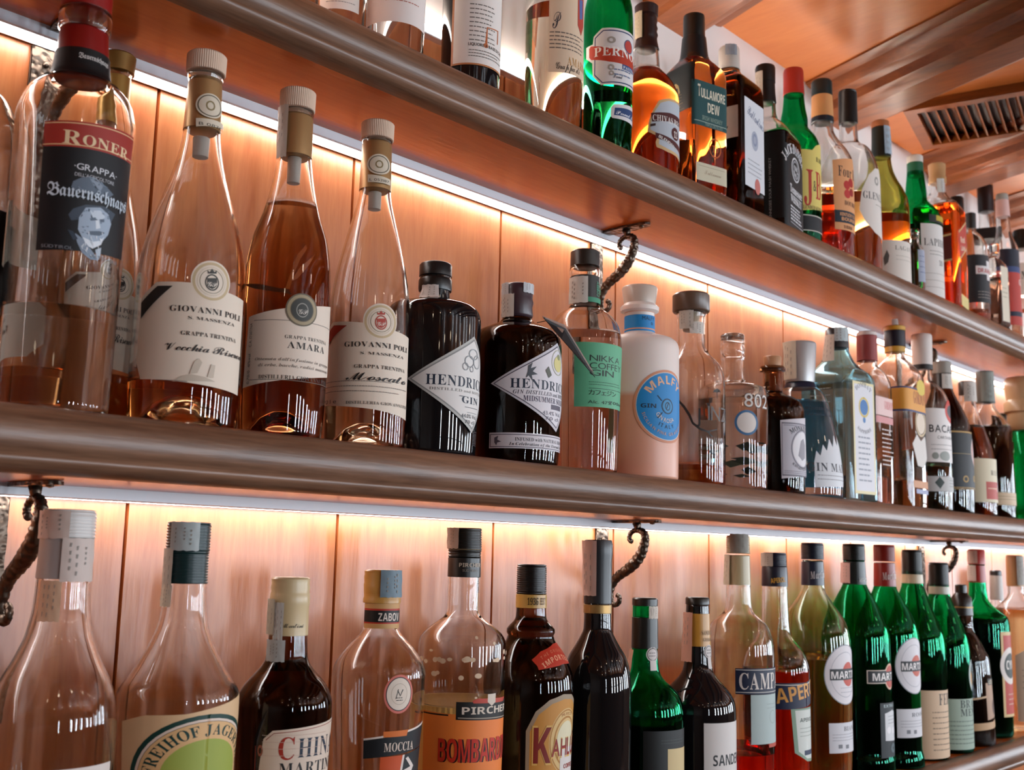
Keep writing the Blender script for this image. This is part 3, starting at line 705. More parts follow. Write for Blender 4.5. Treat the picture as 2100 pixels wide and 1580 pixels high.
bottle({'name': 'grappa_bottle', 'label': 'big clear bottle with red capsule and black portrait label, front left of middle shelf', 'loc': (0.4304, -0.142, 1.615), 'rot': 0, 'prof': ((47.6, 0, 0), (47.8, 21.3, 0), (48.7, 92.4, 0), (50.1, 155.9, 0), (51.6, 234.7, 0), (52.3, 267.7, 0), (49.7, 284.3, 0), (44.4, 296.2, 0), (34.5, 305.8, 0), (26.3, 311.6, 0), (24.1, 320.2, 0), (22.3, 339.5, 0), (21, 358, 0), (23.3, 360.9, 0), (23.8, 371.2, 0), (23.4, 379.5, 0), (21.1, 381.5, 0), (21.1, 390.8, 0)), 'glass': 'clear', 'fill': (91, 'water'), 'wall': 4.5, 'punt': 8, 'k': 1, 'solid': False, 'caps': (('capsule', '#7d1210', ((24.8, 312.1), (24.6, 320.2), (22.9, 339.5), (21.6, 357.5), (21, 360.4)), ''), ('cap', '#8a1512', ((22.5, 378.5), (22.5, 396.2), (21.2, 397.2)), '')), 'strips': (), 'labels': (('neck_label', None, 23, (('r', '#0c0d0f', -40.1, 306, 24.1, 335.3), ('t', 'F', 'Bauernschnaps', -12.5, 324.4, 5.1, 28.6, '#c9c4c0', 0)), 1.6), ('label', None, 50.8, (('p', '#0b0d12', ((-47.6, 251.6), (41.7, 259.4), (41.7, 142), (-46.6, 135.4))), ('p', '#9b2f26', ((-47.6, 251.6), (41.7, 259.4), (41.7, 233.5), (-48.2, 228.7))), ('p', '#e0b98a', ((-47.5, 250.4), (41.7, 257.5), (41.7, 256.6), (-47.4, 249.5))), ('p', '#e0b98a', ((-47.9, 231), (41.7, 236.7), (41.7, 235.8), (-47.8, 230.1))), ('t', 'R', 'R', -31.6, 232.5, 12.4, 15.8, '#e3c9a0', 0), ('t', 'R', 'ONER', -15.3, 233.7, 9.3, 47.2, '#e3c9a0', 0), ('t', 'S', '·GRAPPA·', -20.3, 210.8, 5.7, 39.8, '#d8dbe0', 0), ('t', 'S', "DELL'AGRICOLTORE", -19.4, 204.7, 3.1, 36.3, '#b9bcc2', 0), ('p', '#5d6b7a', ((-21.4, 193.8), (-20.2, 199.3), (-13.4, 204.1), (-6, 205.8), (2.1, 204.3), (11.5, 199.9), (17.5, 196.3), (10.3, 190.5), (-0.3, 190.2), (-11.5, 190.3), (-18.7, 190.6))), ('p', '#8795a4', ((-7.7, 206.3), (-1.7, 206), (6.2, 201.9), (3.8, 195.8), (-2.8, 198.5))), ('p', '#3e4a58', ((-21.8, 169), (-18.3, 174.8), (-8.2, 180.3), (8.9, 182.9), (22, 179.6), (17.8, 171.1), (1.5, 168.4), (-12, 166.2), (-19, 164.1))), ('p', '#9fb0c2', ((-8, 177.7), (5.1, 180.9), (13.7, 177.1), (18, 169.3), (15.6, 158.7), (8.1, 148.6), (-0.9, 143.9), (-8.2, 149.4), (-12.9, 157.2), (-12.9, 167.8))), ('p', '#c5d2de', ((-4.4, 175.8), (5.4, 178.3), (10.8, 173.5), (5.2, 169.3), (-1.3, 170.3))), ('p', '#5a6878', ((-3.8, 168.8), (1.3, 171), (2.4, 168.6), (-2.8, 166.9))), ('p', '#5a6878', ((5.1, 170.2), (10, 171.5), (10.2, 168.9), (6.3, 167.8))), ('p', '#d7e0e8', ((1.5, 168.4), (4.7, 169.2), (6.8, 162.6), (2.7, 160.6))), ('p', '#566474', ((-3.8, 157.3), (6.1, 159.7), (12.2, 159.6), (6.4, 155.4), (-1.8, 154.3))), ('p', '#dbe4ec', ((-8.3, 151.1), (0.5, 148.6), (7.8, 151.3), (11.5, 155.8), (9.1, 148), (1, 142.5), (-5.3, 144.7))), ('p', '#8292a4', ((-15, 153.4), (-9.1, 150.1), (-1.7, 142.8), (4.3, 137.1), (6.5, 133.2), (0.1, 132.6), (-8, 137.1), (-12.8, 145.8))), ('p', '#b4c1ce', ((3.8, 142.3), (9.4, 145.4), (9.2, 136.5), (6.6, 132.3))), ('p', '#2c3846', ((-21.5, 155.8), (-16.7, 154.8), (-12.2, 148.6), (-16.1, 147))), ('p', '#eef3f7', ((-4.4, 149), (-3.7, 149.2), (-4.4, 145))), ('p', '#eef3f7', ((3.1, 149.5), (3.8, 149.7), (3.9, 146.4))), ('p', '#eef3f7', ((-8.3, 143.8), (-7.7, 144), (-8.8, 140))), ('p', '#eef3f7', ((-3.9, 142.4), (-3.2, 142.5), (-3.9, 138.1))), ('p', '#eef3f7', ((7.9, 153), (8.7, 153.2), (9.6, 148.6))), ('p', '#eef3f7', ((-6, 147.3), (-5.3, 147.5), (-6, 142))), ('p', '#eef3f7', ((1.5, 147.4), (2.3, 147.6), (2.3, 142.7))), ('p', '#eef3f7', ((-7.5, 145.2), (-6.8, 145.3), (-7.8, 140.5))), ('p', '#eef3f7', ((-3.8, 156.9), (-3.1, 157), (-3.5, 151.6))), ('p', '#eef3f7', ((0.4, 147.5), (1.2, 147.7), (1.2, 142.2))), ('p', '#eef3f7', ((5.8, 145.7), (6.5, 145.9), (7.1, 141.9))), ('p', '#eef3f7', ((7, 153.2), (7.8, 153.4), (8.7, 148.1))), ('p', '#eef3f7', ((8.3, 158.8), (9.1, 159), (10, 155.8))), ('p', '#eef3f7', ((-4.3, 142.8), (-3.6, 142.9), (-4.3, 138.5))), ('p', '#eef3f7', ((3.1, 154.4), (3.8, 154.6), (4.1, 150.2))), ('p', '#eef3f7', ((-1.8, 152.5), (-1.1, 152.7), (-1.3, 148))), ('p', '#6d7d8f', ((-7.9, 157.7), (-6.3, 157.6), (-6.6, 156.6))), ('p', '#6d7d8f', ((-5.9, 161.5), (-4.1, 161.5), (-4.5, 160.4))), ('p', '#6d7d8f', ((-9.7, 160.4), (-8, 160.3), (-8.3, 159.2))), ('p', '#6d7d8f', ((12.3, 175), (14.5, 175.2), (14, 174))), ('p', '#6d7d8f', ((12.1, 179.2), (14.3, 179.4), (13.8, 178.3))), ('p', '#6d7d8f', ((-8.1, 175.4), (-6.4, 175.4), (-6.8, 174.3))), ('p', '#6d7d8f', ((-10.2, 174.5), (-8.5, 174.4), (-8.9, 173.4))), ('p', '#6d7d8f', ((5.7, 167.5), (7.7, 167.6), (7.3, 166.5))), ('p', '#6d7d8f', ((-5.8, 155.2), (-4.1, 155.1), (-4.4, 154.1))), ('p', '#6d7d8f', ((-9.4, 155.5), (-7.7, 155.4), (-8.1, 154.4))), ('p', '#6d7d8f', ((7.1, 176.3), (9.1, 176.4), (8.7, 175.3))), ('p', '#6d7d8f', ((12.8, 173.5), (15, 173.7), (14.5, 172.6))), ('p', '#8393a5', ((-14.1, 193), (-13.3, 193.6), (-10, 191.1))), ('p', '#39434f', ((-2.2, 198.5), (-1.4, 199.2), (1.1, 195.5))), ('p', '#39434f', ((1.8, 203.1), (2.7, 203.8), (7.5, 202.8))), ('p', '#39434f', ((-10.2, 192.5), (-9.4, 193.1), (-6.6, 191.1))), ('p', '#8393a5', ((1.8, 195.4), (2.7, 196.1), (4.9, 193.3))), ('p', '#39434f', ((-3, 204.1), (-2.1, 204.8), (1, 202.9))), ('p', '#8393a5', ((4.9, 200.4), (5.8, 201.1), (10.9, 200.8))), ('p', '#8393a5', ((-16, 194.6), (-15.3, 195.2), (-12.7, 192.7))), ('p', '#8393a5', ((-3.7, 201.1), (-2.9, 201.8), (-0.2, 198.7))), ('p', '#8393a5', ((2.6, 203.5), (3.5, 204.2), (6.1, 200.9))), ('p', '#d5dee6', ((5.1, 142.6), (6.1, 142.8), (8.3, 139.8))), ('p', '#d5dee6', ((-9.6, 142.5), (-8.8, 142.7), (-6.9, 139.5))), ('p', '#d5dee6', ((-1.2, 148.1), (-0.3, 148.3), (1.7, 145.2))), ('p', '#d5dee6', ((-6.2, 140.2), (-5.3, 140.4), (-3.4, 137.2))), ('p', '#d5dee6', ((-1.5, 150.9), (-0.6, 151.1), (1.4, 148.1))), ('p', '#d5dee6', ((-1.2, 136.7), (-0.3, 136.9), (1.8, 133.8))), ('p', '#d5dee6', ((-0.9, 148.9), (0, 149.1), (2.1, 146.1))), ('p', '#d5dee6', ((2.6, 137.4), (3.5, 137.6), (5.6, 134.5))), ('t', 'F', 'Bauernschnaps', -40.3, 184.9, 11, 76.7, '#c8d6e2', 0), ('t', 'S', 'SÜDTIROL', -41.7, 138.1, 2.8, 26.1, '#7b8088', 0), ('t', 'S', 'ALTO ADIGE', 0, 134.4, 2.9, 30.1, '#7b8088', 0)), 0), ('back_label', None, 50.4, (('r', '#cfc3b2', -154.1, 129.8, -88.1, 186.8),), 0)), 'shelf': 'M'})
bottle({'name': 'grappa_bottle', 'label': 'clear bottle with gold capsule and cream label, standing behind the big portrait bottle', 'loc': (0.5121, -0.047, 1.615), 'rot': 0, 'prof': ((38.5, 0, 0), (40, 89.6, 0), (40.3, 145.4, 0), (38.9, 171, 0), (34.1, 202, 0), (26.7, 233.2, 0), (20.7, 259.5, 0), (15.7, 291.2, 0), (14.2, 312.5, 0), (13.3, 371.7, 0), (15.4, 377.2, 0), (15.4, 379.9, 0)), 'glass': 'clear', 'fill': (52.1, 'amber'), 'wall': 3, 'punt': 20, 'k': 1, 'solid': False, 'caps': (('capsule', '#a8803fm', ((14.8, 316.8), (13.8, 371.7)), ''), ('cap', '#8f6a34m', ((16.9, 376.1), (17.5, 394.6), (16, 396.8)), '')), 'strips': (), 'labels': (('label', None, 40.1, (('p', '#e6d8c6', ((-41.5, 138), (-15.9, 138.9), (-0.5, 137.4), (26.6, 132.2), (26.6, 54.4), (-19.6, 58.5), (-48.8, 60.7), (-54.7, 73.9), (-55.5, 125.2))), ('e', '#e6d8c6', 0.9, 142.9, 16.5, 16.5, 0), ('e', '#c9b48e', 1, 142.5, 15.3, 15.3, 0.86), ('e', '#d9cbb6', 1, 142.5, 11.8, 11.8, 0.93), ('e', '#8f866f', 1, 142.5, 9.8, 9.8, 0.95), ('e', '#3a3a38', 1, 141.7, 5.7, 6.7, 0.84), ('p', '#3a3a38', ((-3.3, 144.4), (4.9, 146.1), (5.5, 140.2), (3.7, 137.9), (1.4, 136.4), (-0.9, 136.9), (-2.8, 138.6))), ('t', 'C', 'GP', -2.4, 138.2, 3.9, 7.7, '#f1e8da', 0), ('p', '#3a3a38', ((-3, 148.1), (-3.6, 150.8), (-1.5, 149.6), (0.1, 152.7), (2.2, 150.3), (4.2, 152.4), (4, 149.5))), ('l', '#b3a991', -11.1, 129.3, -11.1, 1, 0.5, 0.05), ('p', '#2b2624', ((-39.9, 134.9), (-28.3, 135), (-53.4, 108.9), (-54.5, 122))), ('t', 'r', 'GIOVANNI POLI', -28.9, 115, 4.7, 49.9, '#23201f', 0), ('t', 'r', 'S. MASSENZA', -15.1, 109.5, 2.5, 29.1, '#3a3634', 0), ('t', 'r', 'GRAPPA TRENTINA', -19.5, 96.5, 3.3, 36.3, '#23201f', 0), ('t', 'C', 'Vecchia Riserva', -29.7, 83.8, 9.2, 50.7, '#23201f', 0)), 0),), 'shelf': 'M'})
bottle({'name': 'grappa_bottle', 'label': 'clear bottle with ribbed beige stopper and cream label with dark ribbon, amber remains', 'loc': (0.5692, -0.1253, 1.615), 'rot': 0, 'prof': ((52.6, 0, 0), (53.9, 40.2, 0), (53.5, 89.6, 0), (53.1, 139.7, 0), (51.4, 167.6, 0), (44.7, 200.8, 0), (39.3, 221.4, 0), (32.9, 242.1, 0), (25.5, 268.1, 0), (20.1, 294.4, 0), (18.4, 310.2, 0), (16.7, 358.1, 0), (17.8, 366.1, 0), (18.8, 368.8, 0), (18.8, 373.1, 0)), 'glass': 'clear', 'fill': (43.6, 'amber'), 'wall': 3.5, 'punt': 34, 'k': 1, 'solid': False, 'caps': (('capsule', '#b08a5cm', ((19.1, 309.1), (17.3, 358.1), (16.7, 365.6)), ''), ('cap', '#dcc2ac', ((20.1, 372.6), (20.4, 391.5), (18.8, 393.6)), 'rib'), ('cork', '#cfc6bb', ((8, 281.2), (8.6, 302.3)), '')), 'strips': (), 'labels': (('label', None, 53.5, (('p', '#e6d8c6', ((-62.5, 137.2), (-29.6, 137.2), (-10.9, 134.7), (37.3, 131.3), (37.3, 35.1), (-26.1, 40), (-73.8, 43.1), (-81.9, 59.4), (-81.9, 122.3))), ('e', '#e6d8c6', -9.1, 141.3, 20.2, 20.2, 0), ('e', '#c9b48e', -9.1, 140.9, 18.8, 18.8, 0.86), ('e', '#d9cbb6', -9.1, 140.9, 14.4, 14.4, 0.93), ('e', '#8f866f', -9.1, 140.9, 12, 12, 0.95), ('e', '#44433f', -9, 139.9, 7, 8.2, 0.84), ('p', '#44433f', ((-14.1, 143.4), (-4.4, 145.1), (-3.9, 137.9), (-6, 135.1), (-8.6, 133.4), (-11.4, 134.2), (-13.7, 136.2))), ('t', 'C', 'GP', -13.2, 135.8, 4.8, 9.1, '#f1e8da', 0), ('p', '#44433f', ((-13.7, 147.9), (-14.4, 151.2), (-11.9, 149.6), (-10, 153.4), (-7.5, 150.4), (-5.1, 152.8), (-5.4, 149.3))), ('l', '#b3a991', -23.9, 125.2, -23.8, 1, 0.5, 0.05), ('p', '#2b2522', ((-60.5, 133.2), (-45.3, 133), (-79.2, 102.2), (-80.5, 118.2))), ('t', 'r', 'GIOVANNI POLI', -46.4, 108.5, 5.7, 76.3, '#23201f', 0), ('t', 'r', 'S. MASSENZA', -29.1, 101.3, 3.1, 49.6, '#3a3634', 0), ('t', 'r', 'GRAPPA TRENTINA', -34.8, 85.6, 4, 59, '#23201f', 0), ('t', 'C', 'Vecchia Riserva', -48.9, 70.5, 8, 86.3, '#1d1a1a', 0), ('p', '#c3b6a4', ((-39.4, 40.2), (-31.7, 45.7), (-22.9, 48.2), (-9.9, 46.7), (0.5, 43.3))), ('p', '#cabdab', ((-24.7, 48.1), (-21, 60.7), (-16.7, 64), (-13.6, 60.5), (-17.6, 49.7))), ('p', '#cabdab', ((-7.9, 47), (-4.8, 59.7), (-0.6, 59.3), (-1.8, 46.8))), ('p', '#6b635c', ((-55.6, 41.9), (-26, 41), (-26, 40.5), (-55.6, 41.4)))), 0), ('seal_sticker', None, 17.6, (('e', '#d9cdb8', -3.4, 331.5, 12.9, 12.9, 0), ('e', '#6f6656', -3.4, 331.5, 11.4, 11.4, 0.9), ('e', '#8c7a55', -3.4, 331.5, 4.1, 5.2, 0.7), ('p', '#d9cdb8', ((-15.1, 316.2), (18, 318.9), (18, 313.6), (-14.6, 307.3))), ('t', 'S', 'B 087855', -12.3, 309.5, 3.1, 30.3, '#4a4338', 0)), 2)), 'shelf': 'M'})
bottle({'name': 'grappa_bottle', 'label': 'clear bottle full of amber herb liqueur with a beige stopper and wide cream label', 'loc': (0.68, -0.1329, 1.615), 'rot': 0, 'prof': ((43.3, 0, 0), (45, 22.1, 0), (46, 53.5, 0), (47, 138.5, 0), (45.4, 181.7, 0), (40.8, 214.5, 0), (30.4, 247.5, 0), (25.1, 269.6, 0), (20.1, 297.5, 0), (18.3, 311.5, 0), (17.3, 356.7, 0), (18.4, 360.7, 0), (18.4, 367.5, 0)), 'glass': 'clear', 'fill': (254.1, 'amberdk'), 'wall': 3, 'punt': 30, 'k': 1, 'solid': False, 'caps': (('capsule', '#b08a5cm', ((19, 311.5), (18, 356.7), (17.3, 359.6)), ''), ('cap', '#dcc2ac', ((19.5, 365.8), (19.8, 387), (18.4, 388.7)), 'rib'), ('cork', '#cfc6bb', ((7, 281.9), (7.5, 311.5)), '')), 'strips': (('tax_strip', '#c9c2b8', -113.6, -61.9, 366.4, 306.5, 21.1, 20.4, 0),), 'labels': (('label', None, 46.5, (('p', '#e6d8c8', ((-71.2, 124.1), (36.6, 145.3), (36.6, 68), (-74.9, 49.3))), ('l', '#6d6358', -63.4, 119.7, 35.7, 1, 0.5, 0.62), ('l', '#6d6358', -65, 57.2, 35.7, 1, 0.5, 0.61), ('t', 'r', 'GRAPPA TRENTINA', -28.5, 100.8, 3.6, 52.8, '#3a3632', 0), ('t', 'r', 'AMARA', -25.5, 90.7, 7.1, 46.6, '#211f1e', 0), ('t', 'I', 'Ottenuta dall’infusione in grappa', -58.8, 77.2, 3.1, 91.3, '#857b72', 0), ('t', 'I', 'di erbe, bacche, radici macerate', -54.7, 70.9, 3.1, 87.2, '#857b72', 0), ('t', 'r', 'DISTILLERIA GIOVANNI POLI', -53.3, 58.1, 4.1, 84.2, '#3a3632', 0), ('t', 'S', '0,70/0  41%vol', -64.8, 53.1, 3.6, 31.5, '#4a443e', 90), ('t', 'S', 'C.A. IT00TNA', -64.5, 91.9, 3.6, 25.4, '#4a443e', 90)), 0), ('emblem', None, 46.9, (('e', '#6a6252', -12.1, 132.3, 17.5, 17.5, 0), ('e', '#a89a7c', -12.1, 132.3, 16, 16, 0.8), ('e', '#3f423f', -12.1, 132.3, 11.9, 11.9, 0), ('e', '#9a9a92', -12.1, 131.8, 6.6, 7.7, 0.85), ('t', 'C', 'GP', -16.1, 127.6, 5.7, 9.7, '#d9d5cc', 0)), 0.5), ('herb_sprig', None, 45.4, (('p', '#c0601f', ((-30.1, 154.5), (-25.5, 170.5), (-18.5, 192.3), (-7.4, 204.7), (-6, 200.7), (-15.2, 187.5), (-21.5, 170.9), (-25.6, 153.8))), ('p', '#b85a1c', ((-25.1, 162.2), (-13.7, 179.8), (5.8, 197), (-2.6, 184.5), (-17.2, 166.2))), ('p', '#5a2a10', ((-97.4, 164.4), (-60.5, 159.3), (-37.6, 154.2), (-27.6, 153.7), (-22.3, 147.9), (-28.4, 149.4), (-42.6, 150.5), (-67.3, 154.9)))), -6)), 'shelf': 'M'})
bottle({'name': 'grappa_bottle', 'label': 'slim clear bottle with ribbed beige stopper and cream label with red ribbon', 'loc': (0.7955, -0.1331, 1.615), 'rot': 0, 'prof': ((45.3, 0, 0), (46.6, 68, 0), (46.6, 130.5, 0), (45.2, 170.8, 0), (40.3, 205.7, 0), (32.5, 240.8, 0), (24.9, 270.3, 0), (20.6, 288.1, 0), (18.4, 302.4, 0), (16.7, 360.1, 0), (17.9, 363.7, 0), (17.9, 368.6, 0)), 'glass': 'clear', 'fill': (68, 'paleamber'), 'wall': 3, 'punt': 30, 'k': 1, 'solid': False, 'caps': (('capsule', '#b08a5cm', ((18.9, 303.6), (17.5, 360.1), (16.8, 363.1)), ''), ('cap', '#dcc2ac', ((19.4, 366.7), (19.7, 386.2), (18.5, 388)), 'rib'), ('cork', '#cfc6bb', ((7.4, 281), (7.7, 302.4)), '')), 'strips': (), 'labels': (('label', None, 46.6, (('p', '#e6d8c6', ((-80.8, 140.3), (-40.1, 136.7), (-21, 133), (29.3, 127.7), (29.3, 32.7), (-22.8, 40), (-103.3, 46.7), (-103.2, 62.7), (-103.2, 127.1))), ('e', '#e6d8c6', -19.1, 139.5, 20.2, 20.2, 0), ('e', '#c9b48e', -19, 139, 18.8, 18.8, 0.86), ('e', '#d9cbb6', -19, 139, 14.4, 14.4, 0.93), ('e', '#8f866f', -19, 139, 12, 12, 0.95), ('e', '#b4473b', -19, 138, 7, 8.2, 0.84), ('p', '#b4473b', ((-24, 141.9), (-14.2, 143), (-13.9, 135.7), (-16.1, 133.1), (-18.8, 131.6), (-21.5, 132.5), (-23.7, 134.7))), ('t', 'C', 'GP', -23.2, 134.2, 4.8, 9.1, '#f1e8da', 0), ('p', '#b4473b', ((-23.5, 146.3), (-24.1, 149.6), (-21.7, 147.9), (-19.6, 151.5), (-17.2, 148.4), (-14.8, 150.6), (-15.2, 147.2))), ('l', '#b3a991', -34.4, 124.4, -34.3, 1, 0.6, 0.06), ('p', '#a5382c', ((-77.6, 135.9), (-57.5, 133.8), (-103.3, 106.8), (-103.3, 123.1))), ('t', 'r', 'GIOVANNI POLI', -59.6, 109.4, 5.8, 82.3, '#23201f', 0), ('t', 'r', 'S. MASSENZA', -40.4, 100.8, 3.1, 55, '#3a3634', 0), ('t', 'r', 'GRAPPA TRENTINA', -46.9, 85.5, 4, 64.8, '#23201f', 0), ('t', 'C', 'Moscato', -55.9, 72, 9.3, 75.4, '#1d1a1a', 0), ('l', '#8a8078', -103.5, 71.1, 29.3, 3, 5.6, 0.79), ('t', 'r', 'DISTILLERIA GIOVANNI POLI', -54.5, 45.4, 3.3, 83.8, '#4a443e', 0), ('t', 'S', '0,70 l e', -103.5, 46.8, 4.5, 36.5, '#4a443e', 0)), 0), ('seal_sticker', None, 17.5, (('e', '#d9cdb8', -9, 330.6, 12.4, 12.4, 0), ('e', '#6f6656', -9, 330.6, 10.6, 10.6, 0.9), ('e', '#8c7a55', -9, 330.6, 3.8, 4.7, 0.7), ('p', '#d9cdb8', ((-20, 317.9), (4.1, 315.3), (4.6, 308.3), (-19.6, 308.4))), ('t', 'S', 'L 052187', -17.9, 310.1, 3, 20.3, '#4a4338', 0)), 2)), 'shelf': 'M'})
bottle({'name': 'gin_bottle', 'label': 'squat black apothecary bottle with black cap and white diamond label', 'loc': (0.9072, -0.1219, 1.615), 'rot': 0, 'prof': ((55.1, 0, 0), (56.4, 23, 0), (57.9, 107.3, 0), (58.5, 165.4, 0), (57.4, 175.9, 0), (52, 184.6, 0), (42.4, 189.5, 0), (27.8, 193.3, 0), (18.8, 195.7, 0), (18.5, 205.7, 0), (19.4, 224.4, 0)), 'glass': 'black', 'fill': None, 'wall': 3, 'punt': 0, 'k': 1, 'solid': True, 'caps': (('cap', '#17181a', ((20.4, 225), (20.4, 239.4), (18.9, 241.9)), ''), ('neck_ring', '#121314', ((20.3, 206.3), (20.9, 209.4), (20.9, 219.4), (20, 222.5)), '')), 'strips': (('tax_strip', '#cfc6c0', -91.4, -31.3, 210.7, 192, 19.9, 27.1, 0),), 'labels': (('label', None, 57.6, (('p', '#b9b9b4', ((-73.2, 88), (14.6, 145.7), (68.4, 94.1), (14.6, 27.7))), ('p', '#8d8e8c', ((-69.9, 87.9), (14.6, 142.1), (65.9, 93.7), (14.6, 31.8))), ('p', '#e2e0dc', ((-67.3, 87.8), (14.6, 139.7), (64.4, 93.5), (14.6, 34.1))), ('t', 'R', "HENDRICK'S", -50.4, 81.2, 12.2, 108.7, '#16263a', 0), ('t', 'r', 'DISTILLED and BOTTLED', -46.1, 75, 3.2, 94.4, '#77736e', 0), ('t', 'R', 'GIN', -4.9, 62.3, 8.1, 33, '#16263a', 0), ('l', '#55585c', -9, 70, 0, 1, 0.6, 0.88), ('l', '#55585c', 0, 57.6, 28.2, 1, 0.6, 0.7), ('l', '#77787a', 4, 51.6, 25.1, 1, 0.6, 0.53), ('t', 'S', '44.0% Vol.', -5, 44.8, 4.6, 29.1, '#4a4d52', 0), ('t', 'S', '70 cl', 0.8, 38.4, 4.1, 17.3, '#4a4d52', 0), ('e', '#8a8f94', 6, 113.2, 8.6, 7.1, 0.85), ('e', '#9aa0a4', 14.1, 122.8, 9.9, 6.6, 0.85), ('e', '#9aa0a4', 22.1, 114.6, 8.4, 8.4, 0.88), ('e', '#8a8f94', -1, 106.2, 4.7, 4.7, 0.8), ('e', '#8a8f94', 10.1, 104.3, 3.6, 3.6, 0.75)), 0),), 'shelf': 'M'})
bottle({'name': 'gin_bottle', 'label': 'squat dark amber apothecary bottle with purple wax top and white diamond label', 'loc': (1.0616, -0.1191, 1.615), 'rot': 0, 'prof': ((57.8, 0, 0), (59.9, 24.5, 0), (60.9, 129.1, 0), (61.1, 155.6, 0), (59.5, 168.9, 0), (52.4, 179.6, 0), (36.7, 187.6, 0), (24.9, 192.9, 0), (19.7, 198.3, 0), (19.1, 222.5, 0), (19.8, 236, 0)), 'glass': 'brown', 'fill': None, 'wall': 3, 'punt': 0, 'k': 1, 'solid': True, 'caps': (('wax_cap', '#3a2730', ((20, 199.6), (21.7, 203.7), (20.4, 214.4), (22, 221.2), (20.4, 226.5), (21.1, 236), (20.8, 242.8), (18.5, 246.1)), ''),), 'strips': (('tax_strip', '#c9c4bc', -119.1, -58.8, 229.2, 198.3, 22.9, 22.2, 0), ('tax_strip', '#c4c8cc', -26.8, 31.3, 245.5, 231.9, 22.3, 22.2, 0), ('tax_strip', '#c4c8cc', -125.8, -80.6, 245.5, 227.9, 22.3, 22.2, 0)), 'labels': (('label', None, 60.7, (('p', '#c9c6cc', ((-83.3, 102.4), (14.8, 161.7), (69.9, 108.9), (14.8, 43.8))), ('p', '#56505e', ((-79.6, 102.2), (14.8, 157.8), (67.3, 108.6), (14.8, 48.3))), ('p', '#dedbe0', ((-77.5, 102.1), (14.8, 155.9), (66, 108.4), (14.8, 50.2))), ('t', 'R', "HENDRICK'S", -57.1, 96.6, 12, 116.4, '#1d2a3e', 0), ('t', 'I', 'GIN DISTILLED and BOTTLED', -53.1, 89.1, 5, 104, '#4a4652', 0), ('t', 'R', 'MIDSUMMER SOLSTICE', -39.8, 80.1, 6.9, 90.7, '#3d3050', 0), ('r', '#5d5866', 2.1, 72.3, 27.5, 78.6), ('t', 'S', '43.4% Vol.', -12.7, 64.4, 5, 38.2, '#6b6675', 0), ('t', 'S', '70 cl', -8.6, 57.9, 4.4, 27.6, '#6b6675', 0), ('p', '#4b5158', ((-34.4, 125.9), (-28.5, 130.1), (-31, 122.3), (-22.9, 125.5), (-28.3, 118.7), (-21.3, 115.5), (-29.5, 113.5), (-28, 106), (-33.5, 113.2), (-37.3, 109.2), (-34.9, 118.2))), ('e', '#d9cf8c', 16.9, 133.5, 10.4, 10.4, 0), ('e', '#8f946c', 18, 142.8, 3.9, 3.9, 0), ('e', '#b9b8a0', 16.9, 135.4, 15.2, 16.9, 0.94), ('p', '#5d6258', ((-9.3, 121.9), (-4.2, 127.7), (1.7, 116.9), (-3.9, 112.4)))), 0), ('strip_label', None, 60, (('r', '#d6d2d8', -83.2, 18.9, 54.5, 38.9), ('r', '#5a5560', -82, 20.4, 53.4, 37), ('r', '#d9d5da', -80.9, 21.3, 52.7, 36), ('p', '#5a5560', ((-75.7, 32.4), (-70.4, 34.8), (-71.6, 29.8), (-66.3, 27.3), (-71.5, 26.1), (-72.7, 22.4), (-75.6, 26.1))), ('t', 'R', 'INFUSED with NATURAL ESSENCES', -48.7, 28.6, 4.3, 96.9, '#3d3a42', 0), ('t', 'I', 'In Celebration of the Eternal Solstice', -56.1, 22.9, 3.7, 104.2, '#3d3a42', 0)), 0)), 'shelf': 'M'})
